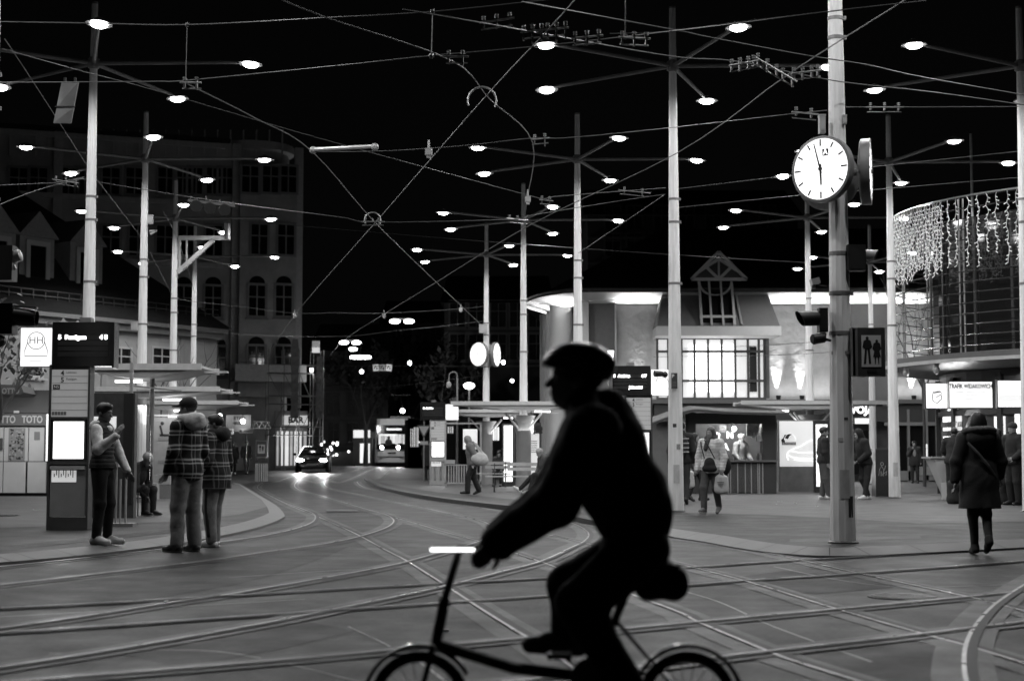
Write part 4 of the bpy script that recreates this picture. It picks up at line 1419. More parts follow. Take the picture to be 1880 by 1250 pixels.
carton('pale open carton on the ground left under the seat pictogram', 276, 917, 0, .38, .3, .40, .26)
carton('wide brown carton on the ground beside the frosted shelter wall', 300, 915, 0, .46, .35, .34, .16)
carton('pale flat parcel stacked on top of the wide brown carton', 299, 915, .36, .42, .33, .24, .30)

# benches
def bench(label, px, py, w=1.5, z0=KZ, back=.3, Y=None):
    p = G(px, py, z0)
    t = thing('bench', label, 'bench', p, 0, 'benches in the tram shelters')
    s = MB()
    for y in (-.2, -.07, .07, .2):
        s.box((0, y, .46), (w, .11, .035))
    s.build('seat', mat('bench_slats', .40, .5, var=.15), t)
    b = MB()
    for z in (.68, .82):
        b.box((w * .16, .26, z), (w * .64, .03, .10))
    b.build('backrest', mat('bench_slats', .40, .5), t)
    for x in (-w * .36, w * .36):
        l = MB().box((x, 0, .22), (.05, .34, .44)).box((x, .25, .64), (.03, .03, .42))
        l.build('leg', M_DARKMETAL, t)
    return t
bench('bench beside the thick shelter column, with the person in a pale hat', 950, 903, 1.9)
bench('bench below the seated woman at the farther middle shelter', 902, 894, 1.35)
bench('bench in front of the glowing shoe poster, right shelter', 1472, 889, 1.15)

# ================================================================== clocks
M_DIAL = mat('clock_dial', .9, .5, emit=1.25)
def station_clock(key, label, z, rad, az0, ring=.40, hands=True):
    mx, Y, _ = MASTS[key]
    t = thing('station_clock', label, 'clock', (mx, Y, z), 0)
    for k in range(3):
        a = R(az0 + 116 * k)          # 0 = faces the camera side (-y), positive turns right
        rot = Matrix.Rotation(a, 4, 'Z')
        cs = MB()
        e = Matrix.Rotation(R(90), 3, 'X')
        cs.lathe([(0, -.17), (rad * .97, -.12), (rad + .02, -.10), (rad + .02, .01), (rad - .012, .014)], n=40, rot=e)
        case = cs.build('case', M_GREYMETAL, t, smooth='auto')
        case.matrix_local = rot @ Matrix.Translation((0, -ring, 0))
        dl = MB().lathe([(rad - .012, 0), (0, .0)], n=40, rot=e, c=(0, -.006, 0))
        d = dl.build('dial', M_DIAL, case)
        tk = MB()
        for i in range(12):
            b = R(30 * i)
            L = .14 if i % 3 == 0 else .12
            ro = Matrix.Rotation(b, 3, 'Y')
            tk.box(ro @ Vector((0, -.012, rad * .83)), (.020 * rad / .4, .004, L * rad / .4 * .62), ro)
        tk.build('hour_mark', M_INK, case)
        def hand(name, ang, L, w, y):
            ro = Matrix.Rotation(R(ang), 3, 'Y')
            m_ = MB()
            vs = [ro @ Vector(q) for q in ((-w, y, -.06), (w, y, -.06), (w * .6, y, L), (-w * .6, y, L))]
            m_.extrude(vs, (0, .004, 0))
            m_.build(name, M_INK, case)
        hand('hour_hand', 178, rad * .52, .017, -.020)
        hand('minute_hand', -14.5, rad * .84, .012, -.028)
        MB().cyl((0, -.034, 0), (0, -.012, 0), .025, n=10).build('hub', M_INK, case)
        if rad < .42:
            MB().box((.07, -.011, .2), (.085, .003, .085)).build('emblem', M_INK, case)
            text('A', .085, M_DIAL, case, (.07, -.014, .2), FACE, bold=.004)
        ar = MB().cyl((0, .11, 0), (0, ring - .1, 0), .045, n=8)
        ar.build('bracket', M_GREYMETAL, case)
    return t
zc = P(1507, 309, 19.35).z
station_clock('MC', 'big lit round clock showing two minutes to six on the big mast', zc, .395, -42)
station_clock('M8', 'small distant lit double clock on the far middle mast', P(881, 650, 59).z, .44, -44, .42)

# ================================================================== signals and signs on the clock mast
mx, mY, _ = MASTS['MC']
def onmast(px, py, Y=None):
    return P(px, py, Y or mY)
def traffic_light(label, px, py, Y, w, h, visors, right=False):
    """dark signal housing; visors = [(dx px, dy px, length px, radius px, material)]"""
    o = P(px, py, Y)
    k = Y / FPX
    t = thing('traffic_light', label, 'traffic light', o)
    hb = MB().box((0, 0, 0), (w * k, .16, h * k)).box((0, -.085, 0), (w * k * .8, .01, h * k * .9))
    hb.build('housing', M_BLACK, t)
    for dx, dy, L, r, m_ in visors:
        c_ = Vector((dx * k, 0, -dy * k))
        d_ = Vector((L * k, -.06, -.012))
        v = MB()
        e_ = d_.normalized()
        n = 14
        vs = []
        up = Vector((0, 0, 1))
        s = e_.cross(up).normalized()
        for q, cut in ((c_, 0), (c_ + d_, 1)):
            for i in range(n):
                a_ = 2 * math.pi * i / n
                off = s * (r * k * math.cos(a_)) + up * (r * k * math.sin(a_))
                sh = -e_ * (abs(L) * k * .35 * (1 - math.sin(a_)) / 2) if cut else Vector((0, 0, 0))
                vs.append(q + off + sh)
        for q, cut in ((c_ + d_, 1), (c_, 0)):
            for i in range(n):
                a_ = 2 * math.pi * i / n
                off = s * (r * k * .92 * math.cos(a_)) + up * (r * k * .92 * math.sin(a_))
                sh = -e_ * (abs(L) * k * .35 * (1 - math.sin(a_)) / 2) if cut else Vector((0, 0, 0))
                vs.append(q + off + sh)
        fs = []
        for j in range(3):
            for i in range(n):
                fs.append((j * n + i, j * n + (i + 1) % n, (j + 1) * n + (i + 1) % n, (j + 1) * n + i))
        v.add(vs, fs)
        v.build('visor', m_, t, smooth='auto')
        MB().cyl(c_ + e_ * .005, c_ + e_ * .03, r * k * .9, n=14).build('lens', M_GLASSDARK, t)
    return t
tl = traffic_light('black hooded traffic light facing left on the clock mast', 1510, 588, 19.6, 16, 44, [(-8, -4, -42, 14, M_BLACK)])
MB().box((0, 0, -.19), (.07, .12, .06)).build('hinge', M_BLACK, tl)
camb = thing('camera', 'small dark tube camera under the hooded light on the clock mast', 'camera', P(1505, 622, 19.55))
k = 19.55 / FPX
MB().cyl((.05, 0, .012), (-.09, -.04, -.01), .062, .066, n=14).cyl((-.09, -.04, -.01), (-.105, -.045, -.012), .05, n=14).build('camera_body', M_BLACK, camb)
MB().bar((.05, 0, .0), (.14, .03, -.02), .03).build('bracket', M_BLACK, camb)
traffic_light('dark traffic light seen from behind with a pale visor, right of the clock mast', 1571, 474, 19.6, 33, 48, [(16, -6, 24, 10, M_LIGHTMETAL)])
wb = thing('camera', 'small white box camera on the left of the clock mast', 'camera', P(1496, 517, 19.6))
MB().box((0, 0, 0), (.10, .16, .075), Matrix.Rotation(R(-14), 3, 'Y')).box((-.02, -.01, -.06), (.05, .06, .06)).build('camera_body', M_LIGHTMETAL, wb)
MB().bar((.02, 0, -.04), (.16, .05, -.05), .015).build('bracket', M_DARKMETAL, wb)
# pedestrian zone box sign
ps = thing('pedestrian_sign', 'boxed pedestrian sign with a man and a woman silhouette on the clock mast', 'sign', P(1600, 646, 19.45))
k = 19.45 / FPX
MB().box((-.035, .08, 0), (.40, .16, .60)).box((-.215, .09, .0), (.03, .18, .58)).build('sign_box', M_GREYMETAL, ps)
MB().box((0, -.004, 0), (.335, .008, .60)).build('frame', M_DARKMETAL, ps)
MB().box((-.005, -.012, .01), (.24, .01, .39)).build('sign_face', mat('sign_pale', .6, .5), ps)
def figure(mb, x, z, s, dress=False):
    y = -.020
    mb.ball((x, y, z + .158 * s), (.019 * s, .003, .022 * s), 10, 6)
    mb.extrude([(x - .044 * s, y, z + .125 * s), (x - .030 * s, y, z + .02 * s), (x + .030 * s, y, z + .02 * s), (x + .044 * s, y, z + .125 * s), (x + .02 * s, y, z + .14 * s), (x - .02 * s, y, z + .14 * s)], (0, .003, 0))
    for sg_ in (-1, 1):
        mb.extrude([(x + sg_ * .044 * s, y, z + .125 * s), (x + sg_ * .060 * s, y, z + .05 * s), (x + sg_ * .035 * s, y, z + .022 * s), (x + sg_ * .030 * s, y, z + .05 * s)][::sg_], (0, .003, 0))
        w = .027 if not dress else .012
        mb.extrude([(x + sg_ * .003 * s, y, z + .03 * s), (x + sg_ * .030 * s, y, z + .03 * s), (x + sg_ * (.018 + w) * s, y, z - .16 * s), (x + sg_ * .018 * s, y, z - .16 * s)][::sg_], (0, .003, 0))
    if dress:
        mb.extrude([(x - .03 * s, y - .002, z + .05 * s), (x - .052 * s, y - .002, z - .06 * s), (x + .052 * s, y - .002, z - .06 * s), (x + .03 * s, y - .002, z + .05 * s)], (0, .003, 0))
f_ = MB()
figure(f_, -.055, .01, 1.0)
figure(f_, .062, -.01, .9, True)
f_.build('pictogram', M_INK, ps)
MB().box((0, -.012, -.235), (.12, .008, .035)).build('plate', M_INK, ps)
MB().bar((-.24, .12, .0), (-.45, .2, .0), .04).build('bracket', M_GREYMETAL, ps)
# parking notice and camera on the mast behind the cyclist
pn_ = thing('parking_notice', 'small dark parking notice with a P on the mast behind the cyclist', 'sign', P(1238, 699, 30.3))
MB().box((0, 0, 0), (.115, .02, .30)).build('plate', M_DARKMETAL, pn_)
text('P', .085, M_BOARD, pn_, (-.025, -.012, .09), FACE, bold=.004)
ll = MB()
for i in range(4):
    ll.box((0, -.012, -.02 - .028 * i), (.09, .004, .010))
ll.build('rule_line', M_INKGREY, pn_)
cb = thing('camera', 'black tube camera in front of the white stop sign, on the mast behind the cyclist', 'camera', P(1208, 686, 30.2))
MB().cyl((-.07, -.03, 0), (.08, .02, 0), .062, .055, n=14).cyl((.06, .0, 0), (.17, .12, .0), .03, n=8).ball((.14, .08, -.01), .06, 10, 8).build('camera_body', M_BLACK, cb)

# ---- dark signals at the left frame edge, on an out-of-frame post
ls = thing('traffic_light', 'dark back of a traffic light with pale visors at the left frame edge', 'traffic light', P(8, 484, 18))
k = 18 / FPX
MB().box((0, 0, 0), (.24, .2, .40)).build('housing', mat('signal_grey', .05, .5), ls)
for dx, dy, r in ((24, -10, 11), (14, 12, 6)):
    v = MB().lathe([(r * k, 0), (r * k * 1.05, .10), (r * k * .8, .115), (0, .12)], n=14, rot=Matrix.Rotation(R(70), 3, 'Y'), c=(dx * k - .06, -.02, -dy * k))
    v.build('visor', M_LIGHTMETAL, ls, smooth='auto')
ls2 = thing('traffic_light', 'large dark traffic light with a long hood, low at the left frame edge', 'traffic light', P(4, 586, 17))
k = 17 / FPX
MB().box((0, 0, 0), (.28, .2, .33)).build('housing', mat('signal_grey', .05, .5), ls2)
v = MB().lathe([(.10, 0), (.095, .17), (.085, .24), (.08, .24), (.09, .02)], n=16, rot=Matrix.Rotation(R(96), 3, 'Y'), c=(.14, -.02, .03))
v.build('visor', M_BLACK, ls2, smooth='auto')
MB().box((.27, -.06, .125), (.25, .05, .018), Matrix.Rotation(R(5), 3, 'Y')).build('visor_edge', M_LIGHTMETAL, ls2)
MB().ball((-.02, -.05, -.24), (.09, .09, .07), 12, 8).build('lens', M_BLACK, ls2)
post = thing('signal_post', 'signal post just outside the left frame edge carrying the dark lights', 'post', (P(-60, 500, 17.6).x, 17.6, 0))
MB().cyl((0, 0, -.05), (0, 0, 4.0), .06, n=12).build('pole', M_GREYMETAL, post)
aa = MB()
for z in (P(0, 484, 18).z, P(0, 586, 17).z):
    aa.bar((0, 0, z), (.36, -.1, z), .04)
aa.build('bracket', M_GREYMETAL, post)
# ================================================================== lotto kiosk, left
M_KPANEL = mat('kiosk_panel', .46, .5, var=.08, nscale=1.5)
M_KDARK = mat('kiosk_dark', .06, .5, var=.15)
kp = P(92, 905, 42.3)
lk = thing('lottery_kiosk', 'grey lottery kiosk with lettered fascia and a newspaper poster at the left edge', 'kiosk', (kp.x, 42.3, KZ + .004))
k42 = 42.3 / FPX
def kx(px): return P(px, 800, 42.3).x - kp.x
def kz(py): return P(50, py, 42.3).z - KZ - .004
W = -kx(-230)
MB().box((-W / 2, 1.2, 1.45), (W, 2.4, 2.74)).build('body', M_KDARK, lk)
MB().box((-W / 2, 1.2, .04), (W - .1, 2.3, .10)).build('plinth', M_BLACK, lk)
px_e = [-230, -130, -40, 8, 53.5, 92]
for i in range(len(px_e) - 1):
    a, b = kx(px_e[i]) + .012, kx(px_e[i + 1]) - .012
    if i == 4: b -= .14
    MB().box(((a + b) / 2, -.02, (kz(847) + kz(905)) / 2), (kx(px_e[i + 1]) - kx(px_e[i]) - .024, .04, kz(847) - kz(905) - .02)).build('lower_panel', M_KPANEL, lk)
    MB().box(((a + b) / 2, -.02, (kz(784) + kz(847)) / 2), (b - a, .04, kz(784) - kz(847) - .02)).build('upper_panel', M_KPANEL, lk)
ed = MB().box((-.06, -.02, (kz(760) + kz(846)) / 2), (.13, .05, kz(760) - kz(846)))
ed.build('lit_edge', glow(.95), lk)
fa = MB().box((-W / 2 - .07, -.05, (kz(760) + kz(781)) / 2), (W - .14, .12, kz(760) - kz(781))).build('fascia', mat('kiosk_fascia', .09, .5), lk)
text('TOTO', .27, mat('fascia_lettering', .42, .5), fa, (kx(61), -.115, kz(770.5)), FACE, bold=.008, sx=.72)
text('LOTTO', .27, mat('fascia_lettering', .42, .5), fa, (kx(8), -.115, kz(770.5)), FACE, bold=.008, sx=.72)
MB().box((-W / 2, -.04, kz(754)), (W, .16, .11)).build('cornice', mat('kiosk_cornice', .05, .5), lk)
MB().box((kx(32), -.13, kz(756)), (.14, .02, .06)).build('sticker', M_BOARD, lk)
sl = MB()
for i in range(9):
    sl.box((-W / 2, .10, kz(750) + .035 + i * .052), (W, .05, .040))
sl.build('shutter', mat('shutter_slat', .25, .45, .3), lk)
MB().box((kx(31), .05, kz(742)), (.46, .04, .27)).build('dark_window', M_PANE, lk)
po = MB().box((kx(32), -.05, kz(816)), (.44, .012, .88)).build('newspaper_poster', mat('poster_base', .22, .6), lk)
rnd = random.Random(3)
for v, n_ in ((.02, 26), (.34, 24), (.08, 18)):
    m_ = MB()
    for _ in range(n_):
        m_.box((kx(32) + rnd.uniform(-.18, .18), -.059 - rnd.random() * .003 - v * .004, kz(816) + rnd.uniform(-.41, .41)), (rnd.uniform(.02, .08), .003, rnd.uniform(.015, .07)))
    m_.build('newsprint', mat('print_%g' % v, v, .6), po)
MB().box((kx(69), -.046, kz(800)), (.15, .008, .22)).build('notice', mat('notice_grey', .17, .6), lk)
MB().box((kx(3), -.06, kz(815)), (.10, .06, .32)).build('letter_box', M_KDARK, lk)
aw = thing('awning', 'dark rounded awning lettered LOTTO at the left edge above the kiosk', 'awning', P(14, 716, 41.2))
a_ = MB()
prof = [(-1.6, -.28 + .0), (-1.6, .05)]
a_.extrude([(.42 + -1.9, 0, -.12), (.34, 0, -.12), (.42, 0, -.06), (.30, .12, .14), (-1.5, .12, .18)], (0, 1.1, -.02))
a_.build('canopy', mat('awning_cloth', .07, .8), aw)
text('LOTTO', .20, mat('awning_lettering', .3, .6), aw, (.04, -.012, -.03), (R(86), 0, 0), bold=.008, sx=.8)
lamp('kiosk_light', 'AREA', (kx(60), -1.5, 2.3), 26, lk, 2.2, (0, .6, -1), sy=.3)

# ================================================================== fruit stall, right
SY = 45.0
s0 = P(1333, 905, SY)
stl = thing('snack_stall', 'dark market stall with a lit counter, cardboard letters and a seller behind it', 'stall', (s0.x, SY, KZ + .004))
def sx_(px, Y=SY): return P(px, 800, Y).x - s0.x
def sz(py, Y=SY): return P(1333, py, Y).z - KZ - .004
M_STALL = mat('stall_dark', .035, .55, var=.2)
xa, xb = sx_(1262), sx_(1424)
fr = MB()
fr.box(((xa + xb) / 2, 2.2, 1.15), (xb - xa, .08, 2.3))
fr.box((xa, 1.1, 1.15), (.10, 2.2, 2.3)).box((xb - .05, 1.1, 1.15), (.12, 2.2, 2.3))
fr.box((xb - .22, -.01, 1.15), (.30, .06, 2.3)).box((xa + .12, -.01, 1.15), (.24, .06, 2.3))
fr.box(((xa + xb) / 2, -.01, sz(768)), (xb - xa, .07, .30))
fr.build('frame', M_STALL, stl)
ct = MB().box(((sx_(1315) + xb) / 2, .12, sz(846)), (xb - sx_(1315), .62, .05))
ct.build('counter', mat('counter_top', .14, .35), stl)
MB().box(((xa + xb) / 2, .02, sz(846) / 2), (xb - xa - .1, .08, sz(846) - .05)).build('front', M_STALL, stl)
gl = MB()
x0, x1 = sx_(1318), sx_(1399)
for i in range(26):
    gl.box(((x0 + x1) / 2, -.045, .06 + i * .031), (x1 - x0, .012, .010))
gl.build('slat_panel', mat('slat_grey', .17, .5), stl)
vb = MB()
for q in (1319, 1336, 1340, 1353, 1367, 1378, 1390, 1393, 1399):
    vb.box((sx_(q), -.06, .43), (.022, .02, .86))
vb.build('upright_bar', mat('slat_pale', .36, .5), stl)
# canopy with a drooping edge
cn = MB()
pts = [(1196, 776), (1240, 760), (1276, 751), (1330, 755), (1400, 757), (1448, 758)]
ring0 = [Vector((sx_(a, SY - 1.0), -1.0, sz(b, SY - 1.0))) for a, b in pts]
ring1 = [Vector((p.x, .4, p.z + .14)) for p in ring0]
ring2 = [Vector((p.x, 2.3, p.z + .05)) for p in ring0]
n = len(pts)
for rr in (ring0, ring1, ring2):
    cn.v += [tuple(p) for p in rr]
for rr in (ring0, ring1, ring2):
    cn.v += [tuple(p - Vector((0, 0, .07))) for p in rr]
for j in range(2):
    for i in range(n - 1):
        cn.f.append((j * n + i, j * n + i + 1, (j + 1) * n + i + 1, (j + 1) * n + i))
        q = 3 * n
        cn.f.append((q + (j + 1) * n + i, q + (j + 1) * n + i + 1, q + j * n + i + 1, q + j * n + i))
for i in range(n - 1):
    cn.f.append((3 * n + i, 3 * n + i + 1, i + 1, i))
cn.build('canopy', mat('canopy_cloth', .07, .6, var=.2), stl)
MB().tube(smooth_line(ring0, 4), .035, 6).build('canopy_edge', mat('canopy_hem', .16, .5), stl)
MB().box(((xa + xb) / 2, 1.1, 2.36), (xb - xa, 2.4, .06)).build('ceiling', mat('stall_ceiling', .10, .8), stl)
bk = MB().box(((xa + xb) / 2, 2.12, 1.5), (xb - xa - .2, .03, 1.4)).build('back_wall', mat('stall_back', .13, .7, var=.2), stl)
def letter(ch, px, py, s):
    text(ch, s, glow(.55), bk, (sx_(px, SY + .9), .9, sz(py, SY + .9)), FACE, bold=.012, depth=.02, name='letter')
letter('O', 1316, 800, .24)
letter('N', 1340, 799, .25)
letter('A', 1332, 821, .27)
MB().box((sx_(1327, SY + 1), 1.0, sz(787, SY + 1)), (.19, .02, .20)).build('price_board', mat('price_board', .10, .6), bk)
for i, (s_, dz) in enumerate((('SAL', .04), ('2.50', -.05))):
    text(s_, .075, M_INK, bk, (sx_(1327, SY + 1), .985, sz(787, SY + 1) + dz), FACE)
gb = thing('bulb_lamp', 'bare glowing bulb hanging inside the market stall', 'lamp', P(1348, 787, SY + .8))
MB().ball((0, 0, 0), .07, 14, 10).build('bulb', glow(9), gb, smooth=True)
MB().cyl((0, 0, .06), (0, 0, .34), .012, n=6).build('cord', M_BLACK, gb)
lamp('stall_light', 'POINT', (sx_(1350), .5, 2.15), 120, stl, .12)
lamp('stall_light', 'POINT', (sx_(1395), .3, 2.1), 110, stl, .12)
# hanging goods: bags in a bunch
rnd = random.Random(11)
for i in range(9):
    px = 1377 + i * 4.2
    p = P(px, 800 + rnd.uniform(-8, 10), SY + .25 + .1 * (i % 3))
    h = rnd.uniform(.35, .62)
    w = rnd.uniform(.12, .2)
    sk = rnd.uniform(-.12, .12)
    mb = MB()
    mb.add([(-w / 2, -.02, h / 2), (w / 2, -.03, h / 2), (w / 2 + sk, -.07, -h / 2), (-w / 2 + sk, -.08, -h / 2), (-w / 2, .02, h / 2), (w / 2, .03, h / 2), (w / 2 + sk, .06, -h / 2), (-w / 2 + sk, .07, -h / 2)],
           [(0, 1, 2, 3), (7, 6, 5, 4), (0, 3, 7, 4), (1, 5, 6, 2), (3, 2, 6, 7), (0, 4, 5, 1)])
    mb.cyl((0, 0, h / 2), (0, 0, h / 2 + .12), .006, n=5)
    o = mb.build('hanging_bag', mat('bag_%d' % (i % 3), (.12, .40, .22)[i % 3], .35, var=.5, nscale=9))
    o.location = p
    tag(o, 'crumpled bag of wares in the bunch hanging at the right of the stall', 'bag', 'bags hanging in the market stall')
for i in range(5):
    p = P(1400 + i * 4 - 8, 834, SY + .05)
    j = MB().lathe([(0, 0), (.05, 0), (.055, .12), (.03, .16), (.03, .2), (0, .2)], n=10).build('jar', mat('jar_%d' % (i % 2), (.05, .2)[i % 2], .3))
    j.location = (p.x, p.y, KZ + .004 + sz(846) + .026)
    tag(j, 'small jar standing on the right end of the stall counter', 'jar', 'jars on the stall counter')

# ---- lit poster wall beside the stall
ad2 = thing('advert_board', 'large lit poster board with a glowing shoe outline beside the stall', 'advert board', (P(1470, 850, 47.6).x, 47.6, KZ + .004))
def ax(px): return P(px, 800, 47.6).x - ad2.location.x
def az(py): return P(1470, py, 47.6).z - KZ - .004
MB().box(((ax(1428) + ax(1518)) / 2, .06, (az(771) + az(905)) / 2), (ax(1518) - ax(1428), .1, az(771) - az(905))).build('frame', M_GREYMETAL, ad2)
pf = MB().box(((ax(1431) + ax(1515)) / 2, -.005, (az(773) + az(856)) / 2), (ax(1515) - ax(1431), .02, az(773) - az(856))).build('poster', glow(.42), ad2)
sh_ = MB()
for pts, r in (([(1447, 845), (1444, 837), (1447, 829), (1456, 824), (1470, 819), (1484, 810), (1504, 806)], .008), ([(1450, 827), (1462, 830), (1480, 831), (1505, 830)], .007), ([(1446, 836), (1458, 840), (1478, 842), (1506, 841)], .009), ([(1456, 844), (1474, 846), (1504, 846)], .005)):
    sh_.tube(smooth_line([Vector((ax(a), -.03, az(b))) for a, b in pts], 5), r, 5)
sh_.build('shoe_outline', glow(1.3), pf)
bw_ = MB().box((ax(1448), -.022, az(814)), (ax(1461) - ax(1435), .008, .085)).build('badge', M_INK, pf)
text('ALTSTADTBIM', .062, M_BOARD, bw_, (ax(1448), -.03, az(814)), FACE, bold=.003)
hp = MB()
hp.extrude([(ax(1436), -.024, az(809)), (ax(1441), -.024, az(804)), (ax(1446), -.024, az(806)), (ax(1450), -.024, az(799)), (ax(1455), -.024, az(797)), (ax(1447), -.024, az(796)), (ax(1440), -.024, az(798)), (ax(1438), -.024, az(803))][::-1], (0, .006, 0))
hp.ball((ax(1437.5), -.022, az(808.5)), (.06, .006, .065), 12, 8)
hp.build('badge_shape', M_INK, bw_)
MB().tube([Vector((ax(1450) + .17 * math.cos(R(t)), -.022, az(808) + .2 * math.sin(R(t)))) for t in range(0, 181, 15)], .008, 5).build('badge_arch', glow(.75), bw_)
MB().box(((ax(1431) + ax(1515)) / 2, -.01, (az(858) + az(903)) / 2), (ax(1515) - ax(1431), .03, az(858) - az(903))).build('lower_panel', mat('board_grey', .16, .5, var=.3, nscale=3), ad2)
vb = thing('advert_column', 'narrow lit vertical poster behind the clock mast with a person in front', 'advert board', (P(1506, 850, 44).x, 44.0, KZ + .004))
MB().box((.05, .1, 1.05), (.42, .16, 2.0)).build('case', M_BLACK, vb)
MB().box((.05, .01, 1.08), (.32, .03, 1.72)).build('poster', glow(1.2), vb)
lamp('poster_light', 'AREA', (.05, -.05, 1.1), 7, vb, .3, (0, -1, 0), sy=1.6)

# ---- black utility bin with a scrawled figure
ub = thing('utility_box', 'black street bin box with a pale scrawled figure, right of the clock mast', 'bin', (P(1627, 850, 41.0).x, 41.0, KZ + .004))
w = 43 / FPX * 41
MB().box((-.07, .25, .62), (w * .68, .5, 1.20)).box((w / 2 - .1, .2, .60), (w * .30, .42, 1.16)).build('case', mat('bin_black', .018, .4, var=.3), ub)
MB().box((-.05, .25, 1.235), (w * .75, .56, .03)).build('lid', M_DARKMETAL, ub)
gf = MB()
for pl in ([(-.2, .55), (-.17, .74), (-.12, .80), (-.07, .72), (-.08, .55)], [(-.14, .55), (-.14, .68), (-.11, .6), (-.11, .55)], [(-.05, .7), (-.02, .82)], [(-.06, .62), (.02, .68), (-.02, .56)]):
    gf.tube([Vector((a, -.004, b)) for a, b in pl], .006, 4)
gf.tube([Vector((-.11 + .04 * math.cos(R(t)), -.004, .86 + .04 * math.sin(R(t)))) for t in range(0, 360, 30)], .006, 4, closed=True)
gf.build('scrawl', mat('chalk', .45, .7), ub)
g2 = MB()
for pl in ([(.33, .56), (.33, .74), (.28, .76), (.38, .76)], [(.31, .86), (.35, .92)]):
    g2.tube([Vector((a, -.014, b)) for a, b in pl], .005, 4)
g2.build('scrawl', mat('chalk_dim', .12, .7), ub)

# ================================================================== round pavilion
RC, RCY, RR = 17.3, 44.0, 6.5
rt = thing('round_pavilion', 'round glass pavilion wrapped in thin horizontal rails at the right edge', 'pavilion', (RC, RCY, KZ + .004))
A0, A1 = R(140), R(300)
z_lo, z_hi = 3.85, 7.75
MB().lathe([(5.36, z_lo - .1), (5.36, z_hi - .3), (5.2, z_hi - .3), (0, z_hi - .25)], n=40).build('glass_drum', mat('pavilion_glass', .012, .05, spec=1.0), rt)
mu = MB()
for i in range(20):
    a = R(18 * i + 5)
    mu.box((5.38 * math.cos(a), 5.38 * math.sin(a), (z_lo + z_hi) / 2 - .2), (.05, .09, z_hi - z_lo - .2), Matrix.Rotation(a, 3, 'Z'))
mu.build('mullion', M_BLACK, rt)
nr = 15
for i in range(nr):
    z = z_lo + .05 + i * (z_hi - z_lo - .05) / (nr - 1)
    MB().tube([Vector((RR * math.cos(R(a)), RR * math.sin(R(a)), z)) for a in range(0, 360, 5)], .015, 6, closed=True).build('rail', mat('pavilion_rail', .16, .25, .9), rt)
for i in range(14):
    a = R(-360 / 14 * i + 184)
    for da in (-.012, .012):
        x, y = RR * math.cos(a + da), RR * math.sin(a + da)
        MB().cyl((x * .995, y * .995, z_lo - .3), (x * .995, y * .995, z_hi + .02), .022, n=6).build('upright_post', M_GREYMETAL, rt)
MB().lathe([(0, 3.32), (6.0, 3.36), (6.72, 3.44), (6.86, 3.5), (6.86, 3.70), (6.0, 3.78), (0, 3.8)], n=64).build('canopy', mat('pavilion_canopy', .09, .45, var=.1), rt, smooth='auto')
MB().lathe([(6.875, 3.47), (6.9, 3.47), (6.9, 3.56), (6.875, 3.56)], n=64).build('canopy_trim', M_LIGHTMETAL, rt)
MB().cyl((-4.6, -.8, z_hi - .1), (-4.6, -.8, z_hi + 2.2), .035, n=6).build('mast_pipe', M_LIGHTMETAL, rt)
for a in (184, 190, 203):
    x, y = 6.7 * math.cos(R(a)), 6.7 * math.sin(R(a))
    MB().ball((x, y, 3.32), (.09, .09, .12), 10, 8).cyl((x, y, 3.36), (x, y, 3.46), .07, n=8).build('dome_camera', M_LIGHTMETAL, rt)
# ground floor shop
RS = 5.2
MB().lathe([(RS, 0), (RS, 3.34)], n=48).build('shop_drum', mat('shop_dark', .03, .3), rt)
fr = MB()
for i in range(16):
    a = R(22.5 * i + 8)
    fr.box((RS * 1.01 * math.cos(a), RS * 1.01 * math.sin(a), 1.6), (.12, .16, 3.2), Matrix.Rotation(a, 3, 'Z'))
fr.lathe([(RS + .02, 2.15), (RS + .07, 2.15), (RS + .07, 2.3), (RS + .02, 2.3)], n=48)
fr.build('shop_frame', M_BLACK, rt)
def on_ring(px, r):
    kx_ = (px - 940) / FPX / 1.0
    A_ = kx_ ** 2 + 1
    B_ = -2 * (kx_ * RC + RCY)
    C_ = RC ** 2 + RCY ** 2 - r ** 2
    Y = (-B_ - math.sqrt(max(B_ * B_ - 4 * A_ * C_, 0))) / (2 * A_)
    return kx_ * Y - RC, Y - RCY
def shop_pane(px0, px1, z0, z1, e, name='lit_pane'):
    mb = MB()
    p0, p1 = on_ring(px0, RS + .05), on_ring(px1, RS + .05)
    mb.extrude([(p0[0], p0[1], z0), (p1[0], p1[1], z0), (p1[0], p1[1], z1), (p0[0], p0[1], z1)], (.03, .03, 0))
    return mb.build(name, glow(e), rt)
for (a, b, z0, z1, e) in ((1730, 1738, 1.25, 2.15, 1.4), (1739, 1748, 1.25, 2.9, .9), (1749, 1764, 1.25, 2.2, .55), (1824, 1844, 1.3, 2.1, .55), (1862, 1871, 1.5, 2.2, .8)):
    shop_pane(a, b, z0, z1, e)
shv = MB()
for z in (1.45, 1.68, 1.92):
    for px in range(1729, 1766, 3):
        x, y = on_ring(px, RS + .14)
        shv.box((x, y, z), (.05, .05, .10 + .05 * ((px * 7) % 3)))
shv.build('goods_on_shelf', mat('shelf_goods', .10, .5, var=.6, nscale=20), rt)
lamp('shop_light', 'AREA', (on_ring(1740, RS + .35)[0], on_ring(1740, RS + .35)[1], 2.3), 45, rt, .8, (-.8, -.8, -.35), sy=1.0)
lamp('canopy_light', 'AREA', (on_ring(1800, RS + 1.0)[0], on_ring(1800, RS + 1.0)[1], 3.2), 22, rt, 1.2, (0, 0, -1), sy=.5)
